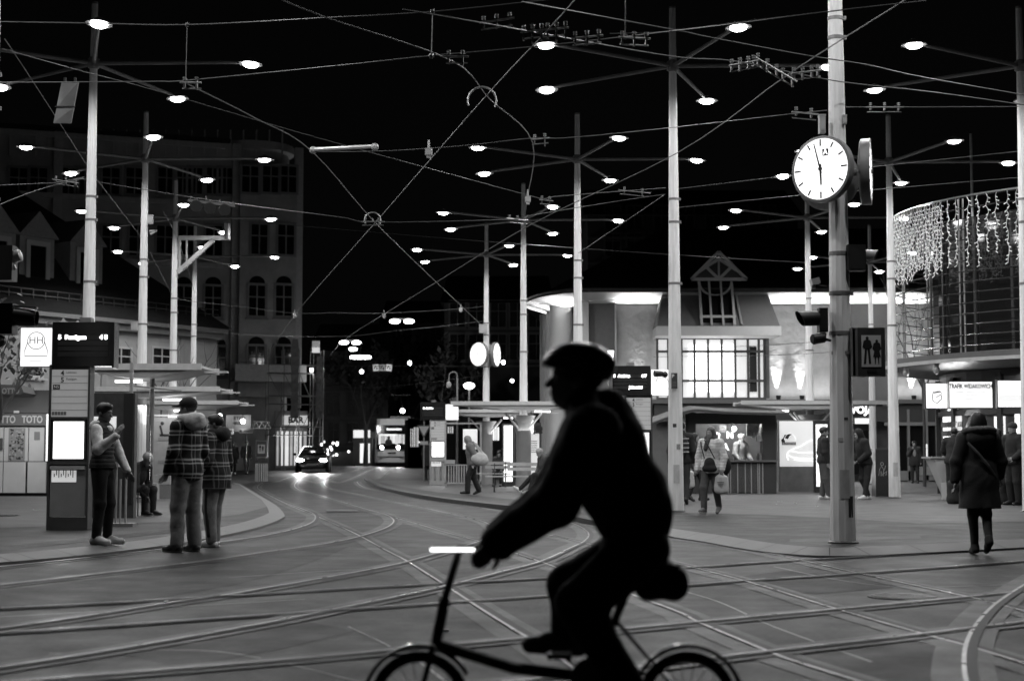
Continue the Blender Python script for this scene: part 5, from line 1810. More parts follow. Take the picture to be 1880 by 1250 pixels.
# three light boxes under the canopy
def lightbox(label, px0, px1, py0, py1, Y, e, rz=0.0):
    a, b = P(px0, py0, Y), P(px1, py1, Y)
    c = (a + b) / 2
    t = thing('light_box', label, 'sign', c, rz, 'light boxes under the pavilion canopy')
    w, h = (b.x - a.x), (a.z - b.z)
    MB().box((0, .09, 0), (w + .05, .16, h + .05)).build('case', M_BLACK, t)
    f = MB().box((0, 0, 0), (w, .02, h)).build('face', glow(e), t)
    lamp('box_light', 'AREA', (0, -.05, 0), 12 * w * h, t, w, (0, -1, 0), sy=h)
    return t, f, w, h
t, f, w, h = lightbox('small square light box with a sketched cube emblem, leftmost under the canopy', 1700, 1739, 704, 749, 39.4, .9)
em = MB()
for pl in ([(-.10, .08), (-.10, -.10), (.0, -.17), (.12, -.06), (.12, .03)], [(-.10, .08), (.08, .12), (.13, .09)], [(-.02, -.02), (.12, .06)], [(-.10, .12), (.10, .13)]):
    em.tube([Vector((a, -.012, b - .02)) for a, b in pl], .010, 4)
em.build('emblem', M_INK, f)
t, f, w, h = lightbox('wide white light box lettered TRAFIK WIDAKOWICH', 1743, 1822, 701, 748, 39.2, .92)
text('TRAFIK WIDAKOWICH', .150, M_INK, f, (0, -.013, h / 2 - .11), FACE, bold=.006, sx=.68)
for i, (s_, x) in enumerate((('Zeitungen  Tabakwaren  Fahrscheine', 0), ('Lotto und Toto', .02), ('Ansichtskarten und Souvenirs', .04))):
    text(s_, .052, mat('pale_print', .25, .6), f, (x, -.012, h / 2 - .24 - .085 * i), FACE)
t, f, w, h = lightbox('plain light box with pale bands cut by the right edge mast', 1832, 1882, 699, 747, 39.0, 1.0)
MB().box((0, -.012, -.1), (w, .004, .16)).build('pale_band', glow(.62), f)
# flared counter
cc_ = thing('snack_counter', 'flared white standing counter under the pavilion canopy', 'counter', (P(1752, 850, 39.5).x, 39.5, KZ + .004))
q = MB()
zt = 1.0
q.add([(-.22, -.25, 0), (1.1, -.25, 0), (1.1, .25, 0), (-.22, .25, 0), (-.62, -.4, zt), (1.5, -.4, zt), (1.5, .4, zt), (-.62, .4, zt)],
      [(3, 2, 1, 0), (4, 5, 6, 7), (0, 1, 5, 4), (1, 2, 6, 5), (2, 3, 7, 6), (3, 0, 4, 7)])
q.build('body', mat('counter_white', .55, .45, var=.06), cc_)
MB().box((.42, 0, zt + .025), (2.25, .9, .045)).build('top', M_LIGHTMETAL, cc_)
# a white board leaning on the counter
lb = MB().extrude([(0, 0, 0), (.26, 0, 0), (.26, .06, .42), (0, .06, .42)], (0, .02, .0))
t = thing('leaning_board', 'small white board leaning on the counter foot', 'board', G(1730, 917, KZ))
lb.build('board', mat('board_white', .55, .5), t)

# ---- icicle light chains on the pavilion
ic = thing('icicle_lights', 'curtain of icicle fairy lights hanging from the pavilion top rail', 'fairy lights', (RC, RCY, KZ + .004))
M_FAIRY = mat('fairy_bulb', .9, .5, emit=.55)
M_FWIRE = mat('fairy_wire', .75, .5)
rnd = random.Random(5)
ang = 170.0
cnt = 0
while ang < 262 and cnt < 98:
    r_ = RR + .06
    a = R(ang)
    L = rnd.uniform(1.45, 2.0)
    wire_, bulbs = MB(), MB()
    pts = []
    z = z_hi
    n = int(L / .10)
    for i in range(n + 1):
        j = rnd.uniform(-.006, .006)
        jr = rnd.uniform(-.03, .03)
        pts.append(Vector(((r_ + jr) * math.cos(a + j), (r_ + jr) * math.sin(a + j), z - L * i / n)))
    wire_.tube(smooth_line(pts, 2), .0085, 4)
    for p in pts[1:]:
        s = rnd.choice((-1, 1)) * rnd.uniform(.03, .08)
        q_ = p + Vector((-math.sin(a) * s, math.cos(a) * s, -.03))
        bulbs.cyl(p, q_, .007, n=4)
        bulbs.ball(q_, .011, 5, 4)
    w_ = wire_.build('strand', M_FWIRE, ic)
    bulbs.build('bulbs', M_FAIRY, w_)
    ang += rnd.uniform(.38, .75) if ang < 204 else rnd.uniform(2.0, 3.6)
    cnt += 1
MB().tube([Vector(((RR + .05) * math.cos(R(a)), (RR + .05) * math.sin(R(a)), z_hi + .03)) for a in range(165, 275, 3)], .02, 5).build('carrier_rope', M_FWIRE, ic)
# ================================================================== tram
M_TRAMBODY = mat('tram_paint', .75, .35, coat=.4, var=.08, nscale=1)
M_TRAMDARK = mat('tram_dark', .03, .3)
YT = 112.0
tz = hz(YT)
tm = thing('tram', 'modern tram with lit windscreen and two headlights coming down the street', 'tram', (P(719.5, 850, YT).x, YT, tz + .02), R(0.4))
hw = 1.26
def tplan(f):           # plan outline of the nose, f = how blunt
    return [(-hw, f), (-hw * .8, f * .35), (-hw * .35, .02), (hw * .35, .02), (hw * .8, f * .35), (hw, f), (hw, 21.0), (-hw, 21.0)]
lo = MB().prism(tplan(.55), .32, 1.12)
lo.build('lower_body', M_TRAMBODY, tm, smooth='auto')
MB().prism([(x * .94, y + .25) for x, y in tplan(.5)], .08, .33).build('skirt', M_BLACK, tm)
ub_ = MB()
n = 6
a_, b_ = tplan(.55), [(x, y + (.45 if y < 2 else 0)) for x, y in tplan(.55)]
ub_.v += [(x, y, 1.12) for x, y in a_] + [(x, y, 2.95) for x, y in b_]
N = len(a_)
ub_.f += [tuple(range(N, 2 * N))] + [(i, (i + 1) % N, N + (i + 1) % N, N + i) for i in range(N)]
ub_.build('upper_body', M_TRAMBODY, tm, smooth='auto')
MB().prism([(x * .93, y + .75) for x, y in tplan(.5)], 2.95, 3.42).build('roof', M_TRAMBODY, tm)
MB().box((.3, 6, 3.55), (1.5, 3, .28)).build('roof_equipment', M_GREYMETAL, tm)
MB().box((.2, 12, 3.55), (1.6, 4, .3)).build('roof_equipment', M_GREYMETAL, tm)
def tslope(z): return .02 - .03 + .45 * (z - 1.12) / 1.83
ws = MB()
for (x0, x1, z0, z1) in ((-1.10, 1.10, 1.24, 2.96),):
    ws.extrude([(x0, tslope(z0) - .05, z0), (x1, tslope(z0) - .05, z0), (x1, tslope(z1) - .05, z1), (x0, tslope(z1) - .05, z1)], (0, .2, 0))
wsd = ws.build('windscreen', mat('tram_glass', .005, .12, spec=.25), tm)
def wpane(x0, x1, z0, z1, e, nm='lit_interior', off=.065):
    MB().extrude([(x0, tslope(z0) - off, z0), (x1, tslope(z0) - off, z0), (x1, tslope(z1) - off, z1), (x0, tslope(z1) - off, z1)], (0, .03, 0)).build(nm, glow(e), wsd)
xs = [-.96, -.78, -.56, -.38, -.2, .02, .22, .44, .62, .74, .9]
es = [.5, .1, .36, .55, .4, .62, .35, .45, .15, .3]
for i in range(10):
    wpane(xs[i] + .01, xs[i + 1] - .01, 1.66 if i % 3 else 1.6, 2.30, es[i])
wpane(-.9, .3, 2.22, 2.31, .9, off=.07)
drv = MB().ball((-.25, tslope(1.8) - .09, 1.72), (.26, .05, .26), 10, 8).ball((-.25, tslope(2.1) - .09, 2.06), (.1, .05, .13), 10, 8)
drv.build('driver_seat', M_BLACK, wsd)
text('Betriebsfahrt', .20, glow(1.1), wsd, (.12, tslope(2.66) - .065, 2.66), (R(90 - 14), 0, 0), bold=.012)
for x in (-.72, .44):
    h_ = MB().lathe([(0, -.03), (.11, -.03), (.13, .05), (0, .05)], n=16, rot=Matrix.Rotation(R(-90), 3, 'X'), c=(x, tslope(1.36) - .06, 1.36))
    h_.build('headlight', glow(30), tm, smooth='auto')
    lamp('headlight_beam', 'SPOT', (x, -.25, 1.36), 420, tm, .1, (0, -1, -.05), 70, .8)
MB().box((0, -.02, .98), (.55, .04, .10)).build('fleet_number', M_TRAMDARK, tm)
MB().box((0, -.0, .72), (2.1, .06, .05)).build('bumper_joint', M_TRAMDARK, tm)
for s in (-1, 1):
    sw_ = MB()
    for i in range(9):
        y0 = 1.8 + i * 2.1
        sw_.box((s * (hw + .004), y0 + .85, 1.95), (.02, 1.7, 1.1))
    sd = sw_.build('side_window', glow(.5), tm)
    dd = MB()
    for y0 in (4.0, 10.3, 16.6):
        dd.box((s * (hw + .012), y0, 1.45), (.03, .08, 2.1)).box((s * (hw + .012), y0 + 1.2, 1.45), (.03, .08, 2.1))
    dd.build('door_frame', M_TRAMDARK, tm)
mir = MB().box((1.42, .35, 2.1), (.10, .12, .34)).bar((1.42, .35, 2.3), (1.2, .6, 2.4), .04)
mir.build('mirror', M_BLACK, tm)
pt = MB()
pt.bar((0, 9, 3.5), (0, 10.6, 4.4), .06).bar((0, 10.6, 4.4), (0, 9.4, 5.4), .05).box((0, 9.4, 5.43), (1.5, .1, .05))
pt.build('pantograph', M_DARKMETAL, tm)

# ================================================================== car
YC = 87.0
cz0 = hz(YC)
cr = thing('car', 'dark car with glaring headlights turning into the square', 'car', (P(572, 850, YC).x, YC, cz0 + .02), R(4))
M_CAR = mat('car_paint', .012, .25, coat=1.0)
def loft(secs, name, m, par, smooth='auto'):
    """secs = [(y, [(x,z)...])] closed rings"""
    mb = MB()
    k = len(secs[0][1])
    for y, ring in secs:
        mb.v += [(x, y, z) for x, z in ring]
    for j in range(len(secs) - 1):
        for i in range(k):
            mb.f.append((j * k + i, j * k + (i + 1) % k, (j + 1) * k + (i + 1) % k, (j + 1) * k + i))
    mb.f += [tuple(reversed(range(k))), tuple(range((len(secs) - 1) * k, len(secs) * k))]
    return mb.build(name, m, par, smooth=smooth)
def ring(w, z0, z1, r=.12, tum=1.0):
    wt = w * tum
    return [(-w + r, z0), (w - r, z0), (w, z0 + r), (w, (z0 + z1) / 2), (wt, z1 - r), (wt - r, z1), (-wt + r, z1), (-wt, z1 - r), (-w, (z0 + z1) / 2), (-w, z0 + r)]
loft([(0, ring(.70, .28, .62)), (.12, ring(.84, .22, .72)), (.5, ring(.90, .2, .80)), (1.2, ring(.91, .2, .93)), (2.2, ring(.92, .2, .96)), (3.6, ring(.91, .22, .98)), (4.1, ring(.86, .28, .95)), (4.22, ring(.78, .35, .85))], 'body', M_CAR, cr)
loft([(1.05, ring(.80, .88, .95, .03)), (1.75, ring(.76, .88, 1.36, .1, .86)), (2.3, ring(.76, .88, 1.47, .1, .84)), (3.2, ring(.76, .88, 1.44, .1, .84)), (4.0, ring(.74, .9, 1.05, .05, .95))], 'cabin', mat('car_glass', .01, .05, coat=1), cr)
for s in (-1, 1):
    for y in (.85, 3.4):
        wh = MB().cyl((s * .74, y, .32), (s * .93, y, .32), .32, n=20)
        w_ = wh.build('wheel', M_BLACK, cr)
        MB().cyl((s * .92, y, .32), (s * .94, y, .32), .2, n=14).build('rim', M_GREYMETAL, w_)
    hl = MB()
    hl.ball((s * .62, .10, .66), (.21, .14, .09), 14, 8)
    hl.build('headlight', glow(40), cr, smooth=True)
    lamp('headlight_beam', 'SPOT', (s * .62, -.12, .66), 560, cr, .06, (.1 * s, -1, -.12), 85, .8)
    mr = MB().ball((s * 1.02, 1.45, 1.0), (.11, .08, .08), 10, 6)
    mr.build('mirror', M_CAR, cr)
MB().box((0, -.02, .44), (.52, .03, .11)).build('number_plate', mat('plate', .4, .5), cr)
MB().box((0, .0, .60), (.75, .04, .09)).build('grille', M_BLACK, cr)

# ================================================================== far street furniture
def street_light(label, px, py, Y, kind, size=.25, e=12, power=0):
    p = P(px, py, Y)
    t = thing('street_light', label, 'street light', p)
    if kind == 'globe':
        MB().ball((0, 0, 0), size / 2, 14, 10).build('globe', glow(e), t, smooth=True)
        MB().cyl((0, 0, size / 2), (0, 0, size / 2 + .25), .02, n=6).build('hanger', M_DARKMETAL, t)
    elif kind == 'bar':
        MB().cyl((-size / 2, 0, 0), (size / 2, 0, 0), .09, n=10).ball((-size / 2, 0, 0), .09, 10, 8).ball((size / 2, 0, 0), .09, 10, 8).build('tube', glow(e), t, smooth='auto')
        MB().box((0, 0, .14), (size * .8, .12, .08)).bar((0, 0, .16), (0, 0, .8), .03).build('hanger', M_DARKMETAL, t)
    else:
        for x in ((-.35, .35) if kind == 'twin' else (0,)):
            MB().ball((x, 0, 0), (.27, .27, .11), 14, 8).build('lamp_glass', glow(e), t, smooth=True)
        MB().box((0, 0, .14), (.95 if kind == 'twin' else .45, .3, .06)).bar((0, 0, .15), (0, 0, .5), .03).build('hanger', M_DARKMETAL, t)
    lamp('street_glow', 'POINT', (0, -.1, -.25), power or (26 if kind != 'globe' else 9), t, .12)
    return t
street_light('twin lamp hanging highest above the far street', 738, 590, 78, 'twin')
street_light('twin lamp hanging over the far street above the long lamp', 643, 629, 88, 'twin')
street_light('single flat lamp right under the far twin lamp', 648, 641, 96, 'single')
street_light('long bright tube lamp hanging across the far street', 662, 656, 84, 'bar', .95, 14)
for px, py, Y, s, lab in ((752, 666, 106, .26, 'small round lamp right of the hanging signs over the street'), (664, 682, 106, .26, 'small round lamp under the long street lamp'), (572, 679, 92, .22, 'small round lamp at the corner of the dark block'),
                          (924, 665, 75, .2, 'small round lamp right of the double clock'), (940, 699, 90, .2, 'tiny round lamp below, between the two middle masts'), (739, 754, 107, .32, 'round lamp above the tram roof'),
                          (404, 763, 80, .2, 'small round lamp left of the lettered shop board'), (446, 773, 79, .24, 'oval glowing lamp before the lettered shop board')):
    street_light(lab, px, py, Y, 'globe', s, power=420 if Y == 106 else 0)
def pole_lamp(label, px, py0, py1, Y, kind):
    b = P(px, py1, Y)
    t = thing('street_light', label, 'street light', (b.x, Y, KZ))
    H = P(px, py0, Y).z - KZ
    pl = MB().cyl((0, 0, 0), (0, 0, H), .05, .035, n=8)
    pl.build('pole', M_GREYMETAL, t)
    if kind == 'crook':
        MB().tube([Vector((0 - .16 + .16 * math.cos(R(a)), 0, H + .16 * math.sin(R(a)))) for a in range(0, 200, 20)] + [Vector((-.33, 0, H - .25))], .025, 6).build('crook', M_GREYMETAL, t)
        MB().ball((-.33, 0, H - .35), (.10, .10, .14), 10, 8).build('lantern', mat('lantern_dim', .3, .3), t)
        MB().box((-.10, 0, H - 1.35), (.22, .05, 1.0)).box((-.26, 0, H - 1.35), (.05, .05, .9)).build('hung_sign', M_DARKMETAL, t)
    else:
        MB().ball((0, 0, H + .08), (.22, .22, .13), 12, 8).build('lamp_glass', glow(8), t, smooth=True)
    return t
pole_lamp('crook-topped lamp post with a hung board beside the far shelter', 839, 690, 880, 62, 'crook')
pole_lamp('post with a small lit head beside the far shelter', 861, 712, 885, 61, 'head')
# hanging picture signs and banner
for i, (px, s) in enumerate(((690, 'III'), (702, 'T'), (714, '%'))):
    p = P(px, 675, 92)
    t = thing('hanging_sign', ('leftmost small picture sign hanging over the street', 'middle small dark picture sign hanging over the street', 'rightmost small white picture sign hanging over the street')[i], 'sign', p, .1)
    MB().box((0, 0, 0), (.34, .08, .38), Matrix.Rotation(R(-6 + 6 * i), 3, 'Y')).build('panel', glow((.30, .08, .45)[i]), t)
    MB().bar((0, 0, .15), (0, 0, .42), .02).build('hook', M_DARKMETAL, t)
    sy = MB().box((-.05, -.05, .03), (.05, .02, .2), Matrix.Rotation(R(30), 3, 'Y')).box((.06, -.05, -.04), (.05, .02, .16))
    sy.build('symbol', M_INK, t)
bn = thing('hanging_banner', 'pale hanging banner with a brighter lower half beside the dark block', 'banner', P(580, 637, 88))
MB().box((0, 0, .17), (.42, .06, .34)).build('upper_half', glow(.14), bn)
MB().box((0, 0, -.17), (.42, .06, .30)).build('lower_half', glow(.55), bn)
MB().bar((0, 0, .34), (0, 0, .6), .02).build('hook', M_DARKMETAL, bn)
# yield sign
ys = thing('yield_sign', 'triangular give-way sign with a small plate on a thin post', 'sign', (P(778, 850, 66).x, 66, KZ))
z = P(778, 791, 66).z - KZ
MB().cyl((0, .03, 0), (0, .03, z + .4), .03, n=8).build('post', M_GREYMETAL, ys)
MB().extrude([(-.30, 0, z + .24), (0, 0, z - .30), (.30, 0, z + .24)], (0, .02, 0)).build('border', M_DARKMETAL, ys)
MB().extrude([(-.22, -.012, z + .19), (0, -.012, z - .20), (.22, -.012, z + .19)], (0, .01, 0)).build('face', mat('sign_face', .30, .4), ys)
MB().box((0, -.0, z - .50), (.34, .02, .14)).build('plate', mat('sign_face', .30, .4), ys)
# shop fronts at left far: board, direction sign, bin, pedestrian sign
sb = thing('shop_board', 'wide dim shop board over a dark doorway at left back', 'sign', P(438, 777, 80.5))
MB().box((0, 0, 0), (1.25, .1, .85)).build('panel', mat('board_dim', .22, .6), sb)
text('ETEN', .24, M_INK, sb, (.05, -.055, .26), FACE, bold=.01)
text('UHREN', .2, M_INK, sb, (-.12, -.055, .0), FACE, bold=.01)
MB().box((-.38, -.09, -.1), (.22, .12, .6)).build('drum', M_GREYMETAL, sb)
lamp('board_light', 'POINT', (.25, -.6, .1), 14, sb, .1)
for px, py, w, h, lab, s in ((421, 792, .42, .28, 'small pale sign with dark marks, left of the arrow sign', None), (452, 791, .72, .24, 'pale arrow direction sign lettered EINFAHRT', 'EINFAHRT')):
    t = thing('direction_sign', lab, 'sign', P(px, py, 79))
    MB().box((0, 0, 0), (w, .06, h)).build('panel', glow(.22) if s is None else mat('board_dim', .22, .6), t)
    if s:
        text(s, .10, M_INK, t, (.09, -.035, 0), FACE)
        MB().extrude([(-.34, -.034, 0), (-.22, -.034, -.08), (-.22, -.034, .08)], (0, .01, 0)).build('arrow', M_INK, t)
    else:
        MB().ball((-.05, -.035, 0), (.06, .01, .05), 8, 6).ball((.09, -.035, .02), (.04, .01, .07), 8, 6).build('symbol', M_INK, t)
    MB().cyl((0, .05, -1.6), (0, .05, .1), .03, n=6).build('post', M_DARKMETAL, t)
zg = thing('roof_lattice', 'zigzag steel lattice above the left back doorway', 'lattice', P(472, 780, 81))
m_ = MB()
for i in range(4):
    m_.bar((-.5 + i * .3, 0, -.16), (-.35 + i * .3, 0, .16), .03).bar((-.35 + i * .3, 0, .16), (-.2 + i * .3, 0, -.16), .03)
m_.bar((-.5, 0, -.17), (.7, 0, -.17), .03).bar((-.5, 0, .17), (.7, 0, .17), .03)
m_.build('bars', M_LIGHTMETAL, zg)
pb_ = thing('pedestrian_sign', 'far framed pedestrian sign above a ribbed litter bin', 'sign', P(480, 824, 75))
MB().box((0, .04, 0), (.56, .08, .82)).build('frame', M_GREYMETAL, pb_)
MB().box((0, -.01, 0), (.48, .03, .74)).build('panel', M_DARKMETAL, pb_)
MB().box((0, -.03, 0), (.33, .02, .42)).build('sign_face', mat('sign_pale', .34, .5), pb_)
f2 = MB()
figure(f2, -.06, .02, 1.0)
figure(f2, .07, .0, .9, True)
o = f2.build('pictogram', M_INK, pb_)
o.location.y = -.03
MB().cyl((-.22, .05, -1.25), (-.22, .05, -.4), .025, n=6).build('post', M_DARKMETAL, pb_)
bn2 = thing('litter_bin', 'ribbed litter bin below the far pedestrian sign', 'bin', G(480, 868, KZ))
rb = MB()
for i in range(18):
    a = R(20 * i)
    rb.box((.24 * math.cos(a), .24 * math.sin(a), .38), (.05, .03, .74), Matrix.Rotation(a, 3, 'Z'))
rb.build('ribs', M_LIGHTMETAL, bn2)
MB().cyl((0, 0, .02), (0, 0, .76), .21, n=16).build('liner', M_DARKMETAL, bn2)
# market lights and lit boxes at street end, left of the tram
lp_ = thing('market_booth', 'glowing booth with strings of bulbs at the street end left of the tram', 'booth', P(658, 860, 124))
o0 = lp_.location
MB().box((.35, 0, 1.35), (1.5, 1, 2.1)).build('body', M_DARKMETAL, lp_)
MB().box((.55, -.55, 1.2), (.75, .1, 1.5)).build('lit_front', glow(1.0), lp_)
MB().box((.3, -.6, 2.7), (1.3, .1, .6)).build('lit_sign', glow(.8), lp_)
rnd = random.Random(8)
for i in range(16):
    MB().ball((rnd.uniform(-2.9, -.4), rnd.uniform(-.8, -.5), rnd.uniform(.9, 2.1)), .10, 8, 6).build('bulb', glow(rnd.choice((1, 3, 5))), lp_)
MB().box((-1.6, 0, .7), (2.8, .8, 1.2)).build('display_rack', mat('rack_dark', .04, .7, var=.5, nscale=8), lp_)
lamp('booth_light', 'AREA', (.3, -1.0, 1.8), 90, lp_, 1.4, (0, -1, -.3), sy=1.6)
# lit shop strips right of the tram
for px0, px1, py0, py1, e, lab in ((754, 758, 787, 820, 1.2, 'narrow lit shop window right beside the tram'), (760, 768, 784, 820, .5, 'speckled lit shop window right of the tram'), (768, 782, 810, 813, 1.0, 'thin lit shelf strip behind the give-way sign'),
                                   (883, 892, 786, 806, .9, 'lit shop window behind the glass screen'), (905, 916, 784, 808, 1.3, 'bright shop window behind the seated woman'), (822, 832, 783, 795, .8, 'small lit window behind the far stop sign')):
    a, b = P(px0, py0, 90 if px0 > 800 else 104), P(px1, py1, 90 if px0 > 800 else 104)
    t = thing('shop_window', lab, 'shop window', ((a.x + b.x) / 2, a.y, hz(a.y)))
    z0_, z1_ = b.z - t.location.z, a.z - t.location.z
    w = b.x - a.x
    MB().box((0, .3, z1_ / 2 + .3), (w + .8, .5, z1_ + .6)).build('wall', mat('far_dark', .03, .8), t)
    MB().box((0, .03, (z0_ + z1_) / 2), (w, .06, z1_ - z0_)).build('pane', glow(e), t)
    mm = MB()
    for k_ in range(1, 3):
        mm.box((-w / 2 + w * k_ / 3, -.01, (z0_ + z1_) / 2), (.05, .04, z1_ - z0_))
    mm.build('mullion', M_BLACK, t)
# glass screen and lit column at the middle shelters
gs = thing('glass_screen', 'framed glass wind screen with a timetable beside the walking man', 'glass screen', G(850, 893, KZ))
fr = MB()
for x in (-.62, .62):
    fr.box((x, 0, 1.1), (.06, .06, 2.2))
fr.box((0, 0, 2.2), (1.3, .06, .05)).box((0, 0, .12), (1.3, .06, .05)).box((0, 0, .75), (1.3, .06, .04))
fr.build('frame', M_LIGHTMETAL, gs)
MB().box((0, 0, 1.47), (1.18, .012, 1.38)).build('glass', clear_glass(), gs)
rb = MB()
for i in range(12):
    rb.box((-.5 + i * .09, 0, .43), (.04, .03, .6))
rb.build('lower_grille', M_LIGHTMETAL, gs)
MB().box((.25, -.02, 1.65), (.5, .02, .7)).build('timetable', glow(.38), gs)
MB().box((-.45, -.03, .86), (.35, .03, .14)).build('plate', M_LIGHTMETAL, gs)
lc = thing('advert_column', 'bright narrow poster column left of the thick shelter column', 'advert board', G(934, 893, KZ))
MB().box((0, .15, 1.1), (.46, .26, 2.2)).build('case', M_DARKMETAL, lc)
MB().box((-.02, .0, 1.15), (.30, .03, 1.95)).build('poster', glow(1.5), lc)
lamp('poster_light', 'AREA', (0, -.06, 1.1), 9, lc, .3, (0, -1, 0), sy=1.7)
lc2 = thing('notice_board', 'lit pale notice board with a dark round emblem right of the thick shelter column', 'notice board', G(981, 897, KZ))
MB().box((0, .15, 1.1), (.46, .2, 2.1)).build('case', M_DARKMETAL, lc2)
pf2 = MB().box((-.02, .035, 1.15), (.36, .03, 1.6)).build('notice', glow(.34), lc2)
MB().ball((.14, -.0, 1.95), (.14, .02, .12), 14, 8).box((.14, .0, 1.83), (.26, .02, .06)).build('emblem', M_INK, pf2)
tt = MB()
for i in range(7):
    tt.box((.0, .012, 1.55 - i * .06), (.2, .006, .02))
tt.build('print', M_INKGREY, pf2)
hs = thing('hanging_sign', 'narrow lit sign under the middle shelter roof right of the thick column', 'sign', P(975, 780, 51))
MB().box((0, 0, 0), (.14, .10, .50)).build('case', glow(1.6), hs)
MB().box((.10, .0, 0), (.05, .12, .6)).bar((0, 0, .25), (0, 0, .45), .03).build('bracket', M_DARKMETAL, hs)

# ================================================================== trees
M_LEAF = mat('dark_leaves', .035, .6, var=.5, nscale=3)
M_LEAFPALE = mat('pale_autumn_leaves', .20, .6, var=.5, nscale=4)
M_BARK = mat('bark', .07, .85, var=.3, nscale=8, bump=.4)
def limb(mb, p, d, L, r, depth, rnd, tips):
    pts = [Vector(p)]
    d = Vector(d).normalized()
    n = 4
    for i in range(n):
        d = (d + Vector((rnd.uniform(-.25, .25), rnd.uniform(-.25, .25), rnd.uniform(-.05, .22)))).normalized()
        pts.append(pts[-1] + d * (L / n))
    mb.tube(pts, [r * (1 - .5 * i / n) for i in range(n + 1)], 6 if depth > 1 else 4)
    if depth == 0:
        tips.extend(pts[1:])
        return
    for k in range(rnd.choice((2, 3, 3))):
        q = pts[rnd.choice((2, 3, 4))]
        dd = (d + Vector((rnd.uniform(-.9, .9), rnd.uniform(-.9, .9), rnd.uniform(-.2, .6)))).normalized()
        limb(mb, q, dd, L * rnd.uniform(.55, .8), r * .5, depth - 1, rnd, tips)
def tree(label, loc, H, seed, leaves=400, lsize=.2, m=M_LEAF, depth=3, trunk=.3, r=.14, spread=.35, name='tree'):
    rnd = random.Random(seed)
    t = thing(name, label, 'tree', loc)
    mb, tips = MB(), []
    mb.tube([Vector((0, 0, -.1)), Vector((.03, 0, H * trunk * .5)), Vector((0, .02, H * trunk))], [r * 1.25, r, r * .85], 8)
    for k in range(4):
        a = R(90 * k + rnd.uniform(-30, 30))
        limb(mb, (0, 0, H * trunk * rnd.uniform(.85, 1)), (math.cos(a) * spread * 1.6, math.sin(a) * spread * 1.6, 1), H * .34, r * .6, depth - 1, rnd, tips)
    mb.build('trunk', M_BARK, t, smooth='auto')
    if leaves:
        lb_ = MB()
        for i in range(leaves):
            p = rnd.choice(tips)
            c_ = p + Vector((rnd.gauss(0, .22), rnd.gauss(0, .22), rnd.gauss(0, .18))) * (H / 6)
            s = lsize * rnd.uniform(.5, 1.2)
            ro = Matrix.Rotation(rnd.uniform(0, 6.3), 3, 'Z') @ Matrix.Rotation(rnd.uniform(-1.2, 1.2), 3, 'X')
            lb_.add([c_ + ro @ Vector(q) for q in ((-s * .35, 0, 0), (0, -s * .55, .03 * s), (s * .35, 0, 0), (0, s * .55, -.05 * s))], [(0, 1, 2, 3)])
        lb_.build('crown', m, t)
    return t
tree('sparse leafy tree beside the white stop sign at the left edge', (P(-8, 700, 27.5).x, 27.5, KZ), 3.7, 3, 900, .13, M_LEAFPALE, 3, .42, .07, .3)
tree('thin leafless tree behind the second left shelter', (P(292, 700, 52).x, 52, KZ), 5.2, 6, 0, depth=3, r=.07)
tree('dark bushy street tree over the glowing booth', (P(672, 700, 122).x, 122, hz(122)), 10.0, 9, 1800, .5, M_LEAF, 3, .32, .18)
tree('dark street tree behind the parked tram', (P(748, 700, 140).x, 140, hz(140)), 11.5, 12, 1500, .6, M_LEAF, 3, .32, .2)
tree('bare branched tree left of the round pavilion', (P(1694, 700, 55).x, 55, KZ), 7.6, 15, 40, .12, M_LEAF, 4, .5, .05, .3)
tree('dark distant tree behind the crook lamp', (P(822, 700, 114).x, 114, hz(114)), 8.5, 19, 1300, .5, M_LEAF, 3, .3, .18)
